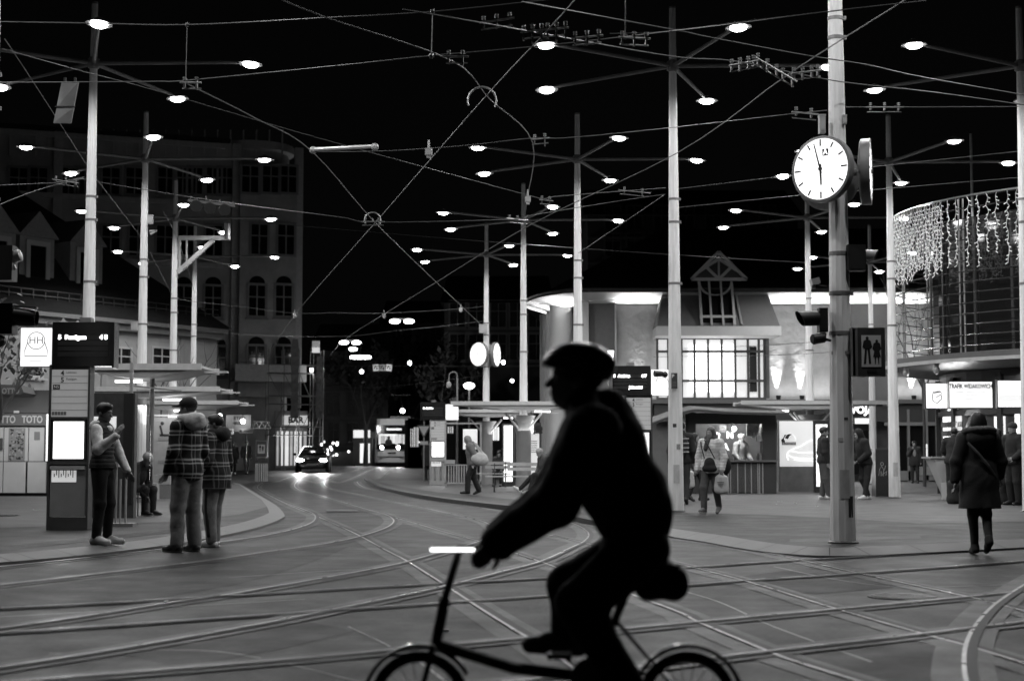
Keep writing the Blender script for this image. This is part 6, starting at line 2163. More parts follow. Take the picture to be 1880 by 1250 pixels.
# ================================================================== people: smooth bodies grown from distance fields
def V3(*a): return np.array(a, dtype=np.float64)
class Field:
    def __init__(self, vox):
        self.vox, self.pr = vox, []
    def cap(self, a, b, ra, rb=None, k=.03):
        self.pr.append(('cap', V3(*a), V3(*b), ra, ra if rb is None else rb, k)); return self
    def chain(self, pts, rs, k=.03):
        for i in range(len(pts) - 1):
            self.cap(pts[i], pts[i + 1], rs[i], rs[i + 1], k)
        return self
    def ell(self, c, r, rot=None, k=.03):
        self.pr.append(('ell', V3(*c), V3(*r), rot, None, k)); return self
    def sub(self, c, r, rot=None, k=.015):
        self.pr.append(('sub', V3(*c), V3(*r), rot, None, k)); return self
    def cut(self, n, p):
        """keep the side where (x-p).n < 0"""
        self.pr.append(('cut', V3(*n), V3(*p), None, None, 0)); return self
    def fold(self, f):
        self.pr.append(('fold', f, None, None, None, 0)); return self
    def mesh(self):
        vx = self.vox
        lo, hi = V3(9, 9, 9), V3(-9, -9, -9)
        for p in self.pr:
            if p[0] == 'cap':
                r = max(p[3], p[4])
                lo, hi = np.minimum(lo, np.minimum(p[1], p[2]) - r), np.maximum(hi, np.maximum(p[1], p[2]) + r)
            elif p[0] == 'ell':
                r = max(p[2]); lo, hi = np.minimum(lo, p[1] - r), np.maximum(hi, p[1] + r)
        lo = lo - .05; hi = hi + .05
        n = np.ceil((hi - lo) / vx).astype(int) + 1
        F = np.full(n, .5, dtype=np.float32)
        ax = [lo[i] + vx * np.arange(n[i]) for i in range(3)]
        for p in self.pr:
            kind, k = p[0], p[5]
            if kind in ('cap', 'ell', 'sub'):
                m = k + 3 * vx
                if kind == 'cap':
                    r = max(p[3], p[4]); a, b = np.minimum(p[1], p[2]) - r - m, np.maximum(p[1], p[2]) + r + m
                else:
                    r = max(p[2]); a, b = p[1] - r - m, p[1] + r + m
                i0 = np.clip(((a - lo) / vx).astype(int), 0, n - 1); i1 = np.clip(((b - lo) / vx).astype(int) + 2, 1, n)
                if (i1 <= i0).any(): continue
                sl = tuple(slice(i0[q], i1[q]) for q in range(3))
                X, Y, Zz = np.meshgrid(ax[0][sl[0]], ax[1][sl[1]], ax[2][sl[2]], indexing='ij')
                if kind == 'cap':
                    d = p[2] - p[1]; L = max(d @ d, 1e-9)
                    x, y, z = X - p[1][0], Y - p[1][1], Zz - p[1][2]
                    t = np.clip((x * d[0] + y * d[1] + z * d[2]) / L, 0, 1)
                    D = np.sqrt((x - t * d[0]) ** 2 + (y - t * d[1]) ** 2 + (z - t * d[2]) ** 2) - (p[3] + t * (p[4] - p[3]))
                else:
                    x, y, z = X - p[1][0], Y - p[1][1], Zz - p[1][2]
                    if p[3] is not None:
                        M = p[3]
                        x, y, z = (M[0][0] * x + M[1][0] * y + M[2][0] * z, M[0][1] * x + M[1][1] * y + M[2][1] * z, M[0][2] * x + M[1][2] * y + M[2][2] * z)
                    rx, ry, rz = p[2]
                    k0 = np.sqrt((x / rx) ** 2 + (y / ry) ** 2 + (z / rz) ** 2)
                    k1 = np.sqrt((x / rx ** 2) ** 2 + (y / ry ** 2) ** 2 + (z / rz ** 2) ** 2) + 1e-9
                    D = np.where(k0 < 1e-4, -min(rx, ry, rz), k0 * (k0 - 1) / k1)
                A = F[sl]
                if kind == 'sub':
                    D = -D
                    h = np.clip(.5 - .5 * (A - D) / k * -1, 0, 1) if False else np.clip(.5 + .5 * (A - D) / k, 0, 1)
                    F[sl] = D * (1 - h) + A * h + k * h * (1 - h)
                else:
                    h = np.clip(.5 + .5 * (A - D) / k, 0, 1)
                    F[sl] = A * (1 - h) + D * h - k * h * (1 - h)
            elif kind == 'cut':
                X, Y, Zz = np.meshgrid(*ax, indexing='ij', sparse=True)
                D = (X - p[2][0]) * p[1][0] + (Y - p[2][1]) * p[1][1] + (Zz - p[2][2]) * p[1][2]
                F = np.maximum(F, D.astype(np.float32))
            else:
                X, Y, Zz = np.meshgrid(*ax, indexing='ij', sparse=True)
                F = F + p[1](X, Y, Zz).astype(np.float32)
        F[0], F[-1], F[:, 0], F[:, -1], F[:, :, 0], F[:, :, -1] = .1, .1, .1, .1, .1, .1
        return nets(F, lo, vx)

def nets(F, lo, vx):
    S = F < 0
    n = F.shape
    cnt = np.zeros((n[0] - 1, n[1] - 1, n[2] - 1), dtype=np.int8)
    for a in (0, 1):
        for b in (0, 1):
            for c in (0, 1):
                cnt += S[a:n[0] - 1 + a, b:n[1] - 1 + b, c:n[2] - 1 + c]
    I = np.argwhere((cnt > 0) & (cnt < 8))
    idx = np.full(cnt.shape, -1, dtype=np.int64)
    idx[I[:, 0], I[:, 1], I[:, 2]] = np.arange(len(I))
    acc = np.zeros((len(I), 3)); num = np.zeros(len(I))
    cor = [(a, b, c) for a in (0, 1) for b in (0, 1) for c in (0, 1)]
    for p in cor:
        for q in cor:
            if sum(abs(x - y) for x, y in zip(p, q)) == 1 and p < q:
                va = F[I[:, 0] + p[0], I[:, 1] + p[1], I[:, 2] + p[2]]; vb = F[I[:, 0] + q[0], I[:, 1] + q[1], I[:, 2] + q[2]]
                m = (va < 0) != (vb < 0)
                t = np.where(m, va / (va - vb + 1e-12), 0)
                for ax_ in range(3):
                    acc[:, ax_] += np.where(m, p[ax_] + t * (q[ax_] - p[ax_]), 0)
                num += m
    v = (I + acc / num[:, None]) * vx + lo
    faces = []
    for ax_ in range(3):
        s0 = [slice(0, n[i] - (1 if i == ax_ else 0)) for i in range(3)]
        A = S[tuple(s0)]
        s1 = list(s0); s1[ax_] = slice(1, n[ax_])
        B = S[tuple(s1)]
        E = np.argwhere(A != B)
        o1, o2 = [(1, 2), (2, 0), (0, 1)][ax_]
        E = E[(E[:, o1] > 0) & (E[:, o2] > 0) & (E[:, o1] < n[o1] - 1) & (E[:, o2] < n[o2] - 1)]
        def cell(d1, d2):
            c = E.copy(); c[:, o1] -= d1; c[:, o2] -= d2
            return idx[c[:, 0], c[:, 1], c[:, 2]]
        q = np.stack([cell(1, 1), cell(0, 1), cell(0, 0), cell(1, 0)], 1)
        ins = S[E[:, 0], E[:, 1], E[:, 2]]
        q[~ins] = q[~ins][:, ::-1]
        faces.append(q)
    f = np.concatenate(faces)
    return v, f[(f >= 0).all(1)]

def field_obj(fd, name, m, parent=None):
    v, f = fd.mesh()
    me = bpy.data.meshes.new(name)
    me.vertices.add(len(v)); me.vertices.foreach_set('co', v.astype(np.float32).ravel())
    me.loops.add(len(f) * 4); me.loops.foreach_set('vertex_index', f.astype(np.int32).ravel())
    me.polygons.add(len(f)); me.polygons.foreach_set('loop_start', np.arange(0, len(f) * 4, 4, dtype=np.int32))
    me.polygons.foreach_set('use_smooth', np.ones(len(f), dtype=bool))
    me.update(calc_edges=True); me.validate()
    me.materials.append(m)
    o = bpy.data.objects.new(name, me)
    COL.objects.link(o)
    if parent is not None: o.parent = parent
    return o

def cloth(name, v, rough=.85):
    return mat(name, v, rough, var=.3, nscale=14, bump=.25, bscale=60)
def plaid(name, base, light, per=.15):
    m = bpy.data.materials.new(name); m.use_nodes = True
    nt = m.node_tree; b = nt.nodes['Principled BSDF']
    b.inputs['Roughness'].default_value = .9
    tc = nt.nodes.new('ShaderNodeTexCoord'); sp = nt.nodes.new('ShaderNodeSeparateXYZ')
    nz = nt.nodes.new('ShaderNodeTexNoise'); nz.inputs['Scale'].default_value = 5
    nt.links.new(tc.outputs['Object'], sp.inputs[0]); nt.links.new(tc.outputs['Object'], nz.inputs['Vector'])
    wob = math_node(nt, 'MULTIPLY', math_node(nt, 'SUBTRACT', nz.outputs['Fac'], .5), .03)
    def bands(src, per, c1, w1, c2, w2, ph):
        t = math_node(nt, 'FRACT', math_node(nt, 'MULTIPLY_ADD', math_node(nt, 'ADD', src, wob), 1 / per, ph))
        def one(c, w):
            return math_node(nt, 'SUBTRACT', 1.0, math_node(nt, 'SMOOTH_MIN', math_node(nt, 'DIVIDE', math_node(nt, 'ABSOLUTE', math_node(nt, 'SUBTRACT', t, c)), w), 1.0, .2))
        return math_node(nt, 'MAXIMUM', math_node(nt, 'MAXIMUM', one(c1, w1), one(c2, w2)), 0)
    hx = sp.outputs['X']
    h = bands(sp.outputs['Z'], per, .32, .07, .58, .10, 10.1)
    v = bands(hx, per * .9, .3, .05, .62, .07, 10.3)
    s = math_node(nt, 'ADD', math_node(nt, 'MULTIPLY', h, 1.0), math_node(nt, 'MULTIPLY', v, .5))
    tone = math_node(nt, 'MULTIPLY_ADD', math_node(nt, 'MINIMUM', s, 1.2), light, base)
    nt.links.new(tone, b.inputs['Base Color'])
    return m

SKIN = mat('skin', .30, .55, var=.08, nscale=20)
SKIND = mat('skin_tanned', .17, .55, var=.08, nscale=20)
HAIRD = mat('dark_hair', .014, .5, var=.4, nscale=30, stretch=(1, 1, .2))
HAIRB = mat('brown_hair', .09, .5, var=.4, nscale=30, stretch=(1, 1, .2))
HAIRW = mat('white_hair', .45, .6, var=.2, nscale=30)
RUBBER = mat('shoe_sole', .5, .6)
BASE = dict(pelvis=(0, .01, .95), hipL=(.085, .01, .90), hipR=(-.085, .01, .90), kneeL=(.10, -.015, .50), kneeR=(-.10, -.015, .50),
            ankL=(.105, .03, .085), ankR=(-.105, .03, .085), toeL=(.125, -.13, .03), toeR=(-.125, -.13, .03),
            waist=(0, .005, 1.06), chest=(0, .01, 1.27), neck=(0, .02, 1.45), head=(0, -.005, 1.615),
            shL=(.175, .015, 1.405), shR=(-.175, .015, 1.405), elL=(.235, .04, 1.12), elR=(-.235, .04, 1.12), wrL=(.245, -.03, .87), wrR=(-.245, -.03, .87),
            haL=(.245, -.06, .78), haR=(-.245, -.06, .78))
def walk(s=.22, lead='L'):
    o = 'R' if lead == 'L' else 'L'
    q = {}
    sg = {'L': 1, 'R': -1}
    q['knee' + lead] = (.095 * sg[lead], -.15, .52); q['ank' + lead] = (.09 * sg[lead], -s, .10); q['toe' + lead] = (.10 * sg[lead], -s - .17, .06)
    q['knee' + o] = (.095 * sg[o], .03, .49); q['ank' + o] = (.09 * sg[o], s + .02, .15); q['toe' + o] = (.10 * sg[o], s - .10, .025)
    return q
def lean(j, deg, side=0.0):
    """bend the trunk forward about the pelvis"""
    c = Vector(j['pelvis'])
    M = Matrix.Rotation(R(deg), 3, 'X') @ Matrix.Rotation(R(side), 3, 'Y')
    for k in ('waist', 'chest', 'neck', 'head', 'shL', 'shR', 'elL', 'elR', 'wrL', 'wrR', 'haL', 'haR'):
        j[k] = tuple(c + M @ (Vector(j[k]) - c))

def wrinkle(amp=.004, f=38, ph=0.0, zonly=False):
    def g(X, Y, Z_):
        a = np.sin(f * .55 * (Z_ + .9 * X - .6 * Y) + 2.6 * np.sin(7 * X + 5 * Z_ + ph) + ph)
        b = np.sin(f * .8 * (.8 * X - .5 * Z_ + .7 * Y) + 2.2 * np.sin(9 * Z_ - 6 * Y + ph * 2))
        c = np.sin(f * 1.5 * (.5 * Z_ + X + Y) + 3 * np.sin(13 * Z_ + ph))
        return amp * .75 * (a * .45 + b * .4 + c * .2)
    return g
def quilt(per=.055, amp=.010):
    def g(X, Y, Z_):
        return amp * (1 - np.abs(np.sin(math.pi * Z_ / per))) ** 2 * 1.0 + 0 * X + 0 * Y
    return g

def hand(fd, wr, ha, el, side, grip=.35, k=.010):
    """palm, four bent fingers and a thumb along wrist -> hand direction"""
    w, h = Vector(wr), Vector(ha)
    d = (h - w).normalized()
    ref = Vector((0, -1, 0)) if abs(d.y) < .8 else Vector((0, 0, 1))
    out = d.cross(ref).normalized()            # palm normal-ish
    acr = out.cross(d).normalized()            # across the knuckles
    pc = w + d * .05
    fd.cap(w, w + d * .035, .027, .028, .015)
    for i, q in enumerate((-.026, -.009, .009, .025)):
        kn = w + d * (.088 - .006 * abs(i - 1)) + acr * q
        fd.cap(w + d * .02 + acr * q * .5, kn, .017, .0125, .012)
        L = (.040, .046, .043, .034)[i]
        bend = (out * -side * grip)
        d1 = (d + bend).normalized(); d2 = (d + bend * 2.6).normalized()
        m_ = kn + d1 * L
        fd.cap(kn, m_, .0098, .0088, .005)
        fd.cap(m_, m_ + d2 * L * .8, .0088, .0075, .004)
    th = w + d * .025 + acr * -.028
    t1 = th + (d * .7 - acr * .7 - out * side * .4).normalized() * .042
    fd.cap(w + d * .015, th, .018, .015, .012)
    fd.cap(th, t1, .0135, .0105, .008)
    fd.cap(t1, t1 + (d * .95 - acr * .25 - out * side * .4).normalized() * .034, .0105, .009, .004)

def person(label, px, py, Y=None, H=1.75, yaw=0, z0=KZ, pose=None, ln=0, side=0, top=('jacket', None, {}), legs=(None, {}), shoes=None, hair=('short', None), skin=None,
           vox=.012, head=(0, 0), grip=.35, loc=None, sole=None, group=None):
    s = H / 1.75
    j = dict(BASE)
    if pose: j.update(pose)
    if ln or side: lean(j, ln, side)
    j = {k: tuple(Vector(v)) for k, v in j.items()}
    if loc is None:
        p = G(px, py, z0) if Y is None else P(px, py, Y)
        if Y is not None: p.z = z0 + hz(Y)
        p.z += .004
    else:
        p = Vector(loc)
    skin = skin or SKIN
    hc = Vector(j['head'])
    HM = Matrix.Rotation(R(head[0]), 3, 'Z') @ Matrix.Rotation(R(head[1]), 3, 'X')
    if ln: HM = Matrix.Rotation(R(ln * .35), 3, 'X') @ HM
    hp = lambda x, y, z: tuple(hc + HM @ Vector((x, y, z)))
    HR = [list(r) for r in HM]
    near = vox < .010
    # ---- body, one continuous surface
    b = Field(vox * (.8 if near else 1))
    b.ell(hp(0, .012, .03), (.075, .093, .085), HR, .02).ell(hp(0, -.022, -.035), (.060, .068, .080), HR, .03)
    b.cap(hp(0, -.05, -.085), hp(0, -.03, -.09), .030, .034, .03)
    b.cap(hp(0, -.088, -.005), hp(0, -.108, -.035), .009, .014, .012)
    b.ell(hp(0, -.080, .022), (.045, .016, .011), HR, .012)
    for sx in (-1, 1):
        b.ell(hp(.076 * sx, .012, -.012), (.010, .020, .030), HR, .006)
        if near: b.sub(hp(.030 * sx, -.098, .000), (.016, .014, .010), HR, .008)
    if near:
        b.ell(hp(0, -.088, -.064), (.024, .010, .008), HR, .006).sub(hp(0, -.100, -.0645), (.022, .008, .002), HR, .003)
    b.cap(j['neck'], hp(0, .02, -.06), .058, .054, .03)
    b.ell(Vector(j['chest']), (.15, .095, .19), None, .05).ell(Vector(j['waist']), (.125, .09, .14), None, .06).ell(Vector(j['pelvis']), (.145, .10, .10), None, .05)
    for q in 'LR':
        sd = 1 if q == 'L' else -1
        b.cap(j['chest'], j['sh' + q], .09, .058, .05)
        b.chain([j['sh' + q], j['el' + q], j['wr' + q]], [.052, .040, .026], .02)
        b.chain([j['hip' + q], j['knee' + q], j['ank' + q]], [.085, .055, .038], .03)
        b.cap(j['ank' + q], j['toe' + q], .04, .03, .03)
        if vox <= .0135: hand(b, j['wr' + q], j['ha' + q], j['el' + q], sd, grip)
        else: b.cap(j['wr' + q], j['ha' + q], .028, .026, .02)
    body = field_obj(b, 'person', skin)
    body.location = p
    body.rotation_euler = (0, 0, R(yaw))
    body.scale = (s, s, s)
    tag(body, label, 'person', group)
    # ---- hair or headwear
    hk, hm = hair
    hm = hm or HAIRD
    hf = Field(min(vox, .010))
    if hk in ('short', 'long', 'bob', 'cap', 'beanie'):
        hf.ell(hp(0, .016, .036), (.086, .103, .093), HR, .02)
        if hk == 'short': hf.ell(hp(0, -.045, .085), (.062, .05, .038), HR, .03)
        if hk == 'long': hf.cap(hp(0, .05, .03), hp(0, .07, -.17), .085, .075, .04).ell(hp(0, .03, -.08), (.095, .075, .12), HR, .03)
        if hk == 'bob': hf.ell(hp(0, .03, -.03), (.105, .10, .11), HR, .03)
        if hk != 'beanie':
            hf.sub(hp(0, -.105, -.045), (.068, .085, .088), HR, .015)
            if hk in ('short', 'cap'): hf.sub(hp(0, -.03, -.11), (.13, .105, .085), HR, .02)
        else:
            hf.ell(hp(0, .012, .05), (.092, .108, .095), HR, .02).cut(tuple(HM @ Vector((0, -.25, -1))), hp(0, 0, .012))
    if hk == 'hood':
        hf.ell(hp(0, .02, .01), (.108, .12, .135), HR, .03).cap(hp(0, .05, -.12), j['neck'], .10, .11, .05).sub(hp(0, -.13, -.01), (.072, .095, .098), HR, .02)
    elif hk == 'bald':
        hf.ell(hp(0, .03, -.01), (.082, .085, .05), HR, .02).sub(hp(0, -.08, 0), (.07, .085, .1), HR, .015)
    ho = field_obj(hf, 'hood' if hk == 'hood' else ('hat' if hk == 'beanie' else 'hair'), hm, body)
    if hk == 'cap':
        cf = Field(.008)
        cf.ell(hp(0, .012, .05), (.094, .108, .085), HR, .02).cut(tuple(HM @ Vector((0, 0, -1))), hp(0, 0, .03))
        cf.ell(hp(0, -.125, .038), (.075, .075, .012), HR, .012)
        field_obj(cf, 'cap', cloth('cap_black', .012), body)
    # ---- upper garment
    tk, tm_, to = top
    tm_ = tm_ or cloth('cloth_black', .012)
    th_ = to.get('t', .022)
    f = Field(vox)
    f.ell(Vector(j['chest']) + Vector((0, .0, .0)), (.155 + th_, .105 + th_, .20 + th_), None, .05).ell(Vector(j['waist']), (.135 + th_, .10 + th_, .16 + th_), None, .07)
    hem = to.get('hem', .86)
    pv = Vector(j['pelvis'])
    if not to.get('seated'):
        f.ell(pv + Vector((0, 0, -.03)), (.178 + th_, .132 + th_, .19), None, .06)
        if hem < .8:
            fl = to.get('flare', .118 + th_ if hem > .65 else .17)
            for q in (-.07, .07):
                f.cap(pv + Vector((q, 0, .1)), (pv.x + q * 1.3, pv.y + .01, hem), .12 + th_ * .5, fl, .08)
    for q in 'LR':
        f.cap(j['neck'], Vector(j['neck']).lerp(Vector(j['sh' + q]), .72 if to.get('vest') else 1), .07, .06 + th_ * (.6 if to.get('vest') else 1), .05)
        if not to.get('vest'):
            w0 = Vector(j['el' + q]).lerp(Vector(j['wr' + q]), to.get('sleeve', .97))
            f.chain([j['sh' + q], j['el' + q], w0], [.060 + th_, .050 + th_ * .8, .037 + th_ * .7], .03)
    f.cap(j['neck'], Vector(j['neck']).lerp(hc, .32), .078, .074, .03)
    if to.get('hood'):
        n_ = Vector(j['neck'])
        f.ell(n_ + Vector((0, .095, .02)), (.125, .075, .10), None, .04).cap(n_ + Vector((-.09, -.02, .045)), n_ + Vector((.09, -.02, .045)), .05, .05, .05)
    if to.get('quilt'): f.fold(quilt(*to['quilt']))
    f.fold(wrinkle(to.get('w', .0045), 34, len(label) * .7))
    if not to.get('seated'): f.cut((0, 0, -1), (0, 0, hem))
    jo = field_obj(f, to.get('name', 'jacket'), tm_, body)
    # ---- trousers
    lm, lo_ = legs
    lm = lm or cloth('trousers_black', .012)
    lt = lo_.get('t', .014)
    g = Field(vox)
    g.ell(pv + Vector((0, 0, -.02)), (.148 + lt, .108 + lt, .12), None, .05)
    for q in 'LR':
        kn, an = Vector(j['knee' + q]), Vector(j['ank' + q])
        end = kn.lerp(an, lo_.get('len', .98))
        g.chain([j['hip' + q], kn, end], [.092 + lt, .062 + lt * lo_.get('kn', 1), .044 + lt * lo_.get('fl', 1)], .035)
    g.fold(wrinkle(lo_.get('w', .005), 30, len(label) * 1.3))
    field_obj(g, lo_.get('name', 'trousers'), lm, body)
    if lo_.get('stripe'):
        st = MB()
        a_, k_, e_ = Vector(j['hip' + lo_['stripe']]), Vector(j['knee' + lo_['stripe']]), Vector(j['ank' + lo_['stripe']])
        sg_ = 1 if lo_['stripe'] == 'L' else -1
        st.tube(smooth_line([a_ + Vector((.110 * sg_, 0, -.04)), k_ + Vector((.080 * sg_, 0, .05)), e_ + Vector((.068 * sg_, 0, .05))], 6), .024, 8)
        st.build('side_stripe', cloth('stripe_black', .015), body, smooth=True)
    # ---- shoes
    shm = shoes or cloth('shoe_black', .015, .5)
    for q in 'LR':
        an, toe = Vector(j['ank' + q]), Vector(j['toe' + q])
        d = (toe - an); dh = Vector((d.x, d.y, 0)).normalized() if Vector((d.x, d.y)).length > .02 else Vector((0, -1, 0))
        sf = Field(min(vox, .010))
        heel = an - dh * .035 + Vector((0, 0, -.05))
        sf.cap(an + Vector((0, 0, .01)), heel + Vector((0, 0, .012)), .046, .042, .02).cap(heel, toe + dh * .02, .040, .036, .03).cap(an + Vector((0, 0, -.01)), an.lerp(toe, .6), .045, .038, .03)
        nrm = (toe - heel).normalized()
        up = Vector((0, 0, 1)) - nrm * nrm.z
        up.normalize()
        sf.cut(tuple(-up), tuple(heel - up * .036))
        so = field_obj(sf, 'shoe', shm, body)
        if sole:
            sl_ = Field(min(vox, .010))
            sl_.cap(heel, toe + dh * .02, .046, .042, .02).cut(tuple(up), tuple(heel - up * .014)).cut(tuple(-up), tuple(heel - up * .038))
            field_obj(sl_, 'sole', sole, so)
    return body, j, s
# ================================================================== the cast
BLK = cloth('cloth_black', .012)
DGR = cloth('cloth_charcoal', .03)
GREY = cloth('cloth_grey', .14)
LGR = cloth('cloth_light_grey', .32)
WHT = cloth('cloth_white', .55)
JEANS = cloth('denim_grey', .075)
KHAKI = cloth('trousers_khaki', .24)
SNEAK = mat('sneaker_white', .7, .6)
def sub_sleeves(body, j, m, rows, vox=.009):
    """light sleeves of a hoodie worn below a vest, with its hood and collar"""
    f = Field(vox)
    for q in 'LR':
        w0 = Vector(j['el' + q]).lerp(Vector(j['wr' + q]), .97)
        f.chain([j['sh' + q], j['el' + q], w0], [.072, .066, .046], .03)
    f.fold(wrinkle(.006, 40, 1.0))
    field_obj(f, 'sleeves', m, body)
    n_ = Vector(j['neck'])
    h = Field(vox)
    h.ell(n_ + Vector((0, .085, .0)), (.125, .075, .085), None, .04).cap(n_ + Vector((-.085, .03, .035)), n_ + Vector((-.02, -.085, -.03)), .038, .034, .04).cap(n_ + Vector((.085, .03, .035)), n_ + Vector((.02, -.085, -.03)), .038, .034, .04)
    h.fold(wrinkle(.005, 40, 2.0))
    field_obj(h, 'collar', m, body)
def place(j, s, body, pt):
    """world point of a body-local point"""
    a = body.rotation_euler[2]
    v = Vector(pt) * s
    return body.location + Vector((v.x * math.cos(a) - v.y * math.sin(a), v.x * math.sin(a) + v.y * math.cos(a), v.z))

# man in a vest, gesturing
b, j, s = person('man in a dark quilted vest and pale hoodie raising one hand beside the stop display', 187, 999, H=1.73, yaw=78,
    pose=dict(elR=(-.24, -.05, 1.17), wrR=(-.21, -.27, 1.33), haR=(-.19, -.31, 1.42), elL=(.24, -.07, 1.13), wrL=(.22, -.22, .90), haL=(.21, -.27, .82),
              ankL=(.10, -.02, .085), toeL=(.12, -.19, .03), kneeL=(.10, -.04, .50)),
    top=('vest', cloth('vest_black', .016), dict(vest=True, t=.026, quilt=(.050, .008), hem=.93, name='vest')), legs=(BLK, dict(t=.012)), shoes=SNEAK, sole=RUBBER,
    hair=('short', HAIRD), skin=SKIND, vox=.0085, head=(-8, 6), grip=.3)
sub_sleeves(b, j, cloth('hoodie_pale', .8), 0)
# tall man, cap and plaid
PL1 = plaid('plaid_big', .010, .5, .16)
b, j, s = person('tall man in a black cap and checked jacket seen from behind, light trousers', 341, 1013, H=1.90, yaw=-128, z0=0,
    pose=dict(shL=(.155, .015, 1.405), shR=(-.155, .015, 1.405), elL=(.22, .02, 1.13), wrL=(.20, -.10, .90), haL=(.20, -.15, .84), elR=(-.22, .02, 1.13), wrR=(-.20, -.12, .91), haR=(-.17, -.17, .86), kneeL=(.10, -.03, .5), ankL=(.11, -.02, .085), toeL=(.13, -.18, .03)),
    top=('jacket', PL1, dict(t=.022, hem=.80, hood=False, w=.008)), legs=(KHAKI, dict(t=.024, fl=1.4, w=.007)), shoes=cloth('sneaker_dark', .05, .5), sole=RUBBER,
    hair=('cap', HAIRD), skin=SKIND, vox=.0085, head=(18, 4))
n_ = Vector(j['neck'])
hf = Field(.009)
hf.ell(n_ + Vector((0, .11, .02)), (.15, .085, .105), None, .04).cap(n_ + Vector((-.10, .0, .05)), n_ + Vector((.10, .0, .05)), .055, .055, .05)
hf.cap(n_ + Vector((-.1, .05, .05)), n_ + Vector((0, .15, .06)), .05, .045, .04).cap(n_ + Vector((.1, .05, .05)), n_ + Vector((0, .15, .06)), .05, .045, .04)
hf.fold(wrinkle(.007, 36, .4))
field_obj(hf, 'hood', cloth('hood_pale', .55), b)
# younger man, plaid, striped track trousers
PL2 = plaid('plaid_small', .008, .28, .17)
b, j, s = person('younger man in a dark checked shirt and striped track trousers beside the tall man', 393, 1004, H=1.72, yaw=-112, z0=0,
    pose=dict(elL=(.25, .05, 1.13), wrL=(.20, -.13, .99), haL=(.16, -.18, .93), elR=(-.25, .03, 1.13), wrR=(-.2, -.12, .98), haR=(-.16, -.17, .92), ankR=(-.11, -.07, .085), toeR=(-.14, -.24, .03), kneeR=(-.10, -.06, .5)),
    top=('jacket', PL2, dict(t=.032, hem=.76, hood=False, w=.007)), legs=(cloth('track_grey', .20), dict(t=.026, fl=1.2, w=.008, stripe='L')), shoes=SNEAK, sole=RUBBER,
    hair=('short', HAIRD), skin=SKIND, vox=.009, head=(10, 8))
n_ = Vector(j['neck'])
hf = Field(.01)
hf.ell(n_ + Vector((0, .10, .03)), (.14, .08, .10), None, .04).cap(n_ + Vector((-.09, -.02, .05)), n_ + Vector((.09, -.02, .05)), .055, .055, .05)
field_obj(hf, 'hood', BLK, b)
cf = Field(.01)
cf.cap(Vector(j['el' + 'L']).lerp(Vector(j['wrL']), .55), Vector(j['elL']).lerp(Vector(j['wrL']), .9), .072, .062, .02)
field_obj(cf, 'cuff', WHT, b)

SIT = dict(pelvis=(0, .05, .52), hipL=(.09, .03, .50), hipR=(-.09, .03, .50), kneeL=(.12, -.40, .50), kneeR=(-.12, -.40, .50), ankL=(.12, -.40, .09), ankR=(-.12, -.40, .09), toeL=(.13, -.56, .03), toeR=(-.13, -.56, .03),
           waist=(0, .05, .64), chest=(0, .03, .86), neck=(0, .02, 1.04), head=(0, -.03, 1.20), shL=(.175, .02, 1.0), shR=(-.175, .02, 1.0), elL=(.24, -.08, .74), elR=(-.24, -.08, .74),
           wrL=(.14, -.28, .62), wrR=(-.14, -.28, .62), haL=(.09, -.36, .60), haR=(-.09, -.36, .60))
person('person with a white hat sitting hunched beside the steel shelter post', 244, 946, H=1.62, yaw=62,
    pose=dict(SIT, elR=(-.22, -.2, .7), wrR=(-.15, -.42, .62), haR=(-.1, -.5, .6)), ln=28, top=('jacket', BLK, dict(seated=True, t=.03)), legs=(BLK, {}), hair=('beanie', WHT), vox=.012, head=(0, 20), sole=RUBBER)
seat = thing('folding_stool', 'low stool under the hunched person in the white hat', 'stool', G(240, 947, KZ))
q = MB().box((0, .05, .40), (.36, .36, .04))
q.build('seat', M_GREYMETAL, seat)
for x in (-.15, .15):
    for y in (-.1, .2):
        MB().cyl((x, y, 0), (x, y, .39), .014, n=6).build('leg', M_GREYMETAL, seat)

# distant pair at left
person('left of two distant people in dark coats before the lettered shop board', 428, 870, Y=80, H=1.66, yaw=10, pose=walk(.15), top=('coat', BLK, dict(t=.04, hem=.6)), legs=(BLK, {}), shoes=SNEAK, vox=.018, hair=('bob', HAIRD))
person('right of two distant people, in dark jacket and grey trousers', 452, 870, Y=80, H=1.72, yaw=30, pose=walk(.18, 'R'), top=('jacket', DGR, dict(t=.03)), legs=(JEANS, {}), vox=.018, hair=('short', HAIRD))
# walking man with white bag
PW = walk(.16, 'L')
b, j, s = person('stooped grey-haired man in a pale jacket walking left with a white shoulder bag', 868, 908, H=1.66, yaw=-84, pose=dict(PW, elL=(.25, .1, 1.14), wrL=(.24, -.02, .92), haL=(.24, -.05, .83)), ln=14,
    top=('jacket', cloth('anorak_grey', .15), dict(t=.045, hem=.80, hood=True, w=.008)), legs=(BLK, dict(t=.022, fl=1.7)), vox=.012, hair=('bob', mat('grey_hair', .22, .6, var=.3, nscale=30)), head=(0, 14))
bag = Field(.014)
bag.ell((0, 0, 0), (.10, .23, .17), None, .03).ell((0, .05, -.07), (.11, .2, .12), None, .05).cap((0, .02, .12), (0, -.14, .42), .03, .022, .03).cap((0, .12, .10), (0, -.10, .42), .03, .022, .03).fold(wrinkle(.008, 30, 1))
bo = field_obj(bag, 'shoulder_bag', mat('bag_white', .42, .6, var=.25, nscale=8))
bo.location = place(j, s, b, (.29, .17, 1.05))
bo.rotation_euler = (0, 0, R(-84))
tag(bo, 'bulging white shoulder bag on the back of the stooped man', 'bag')
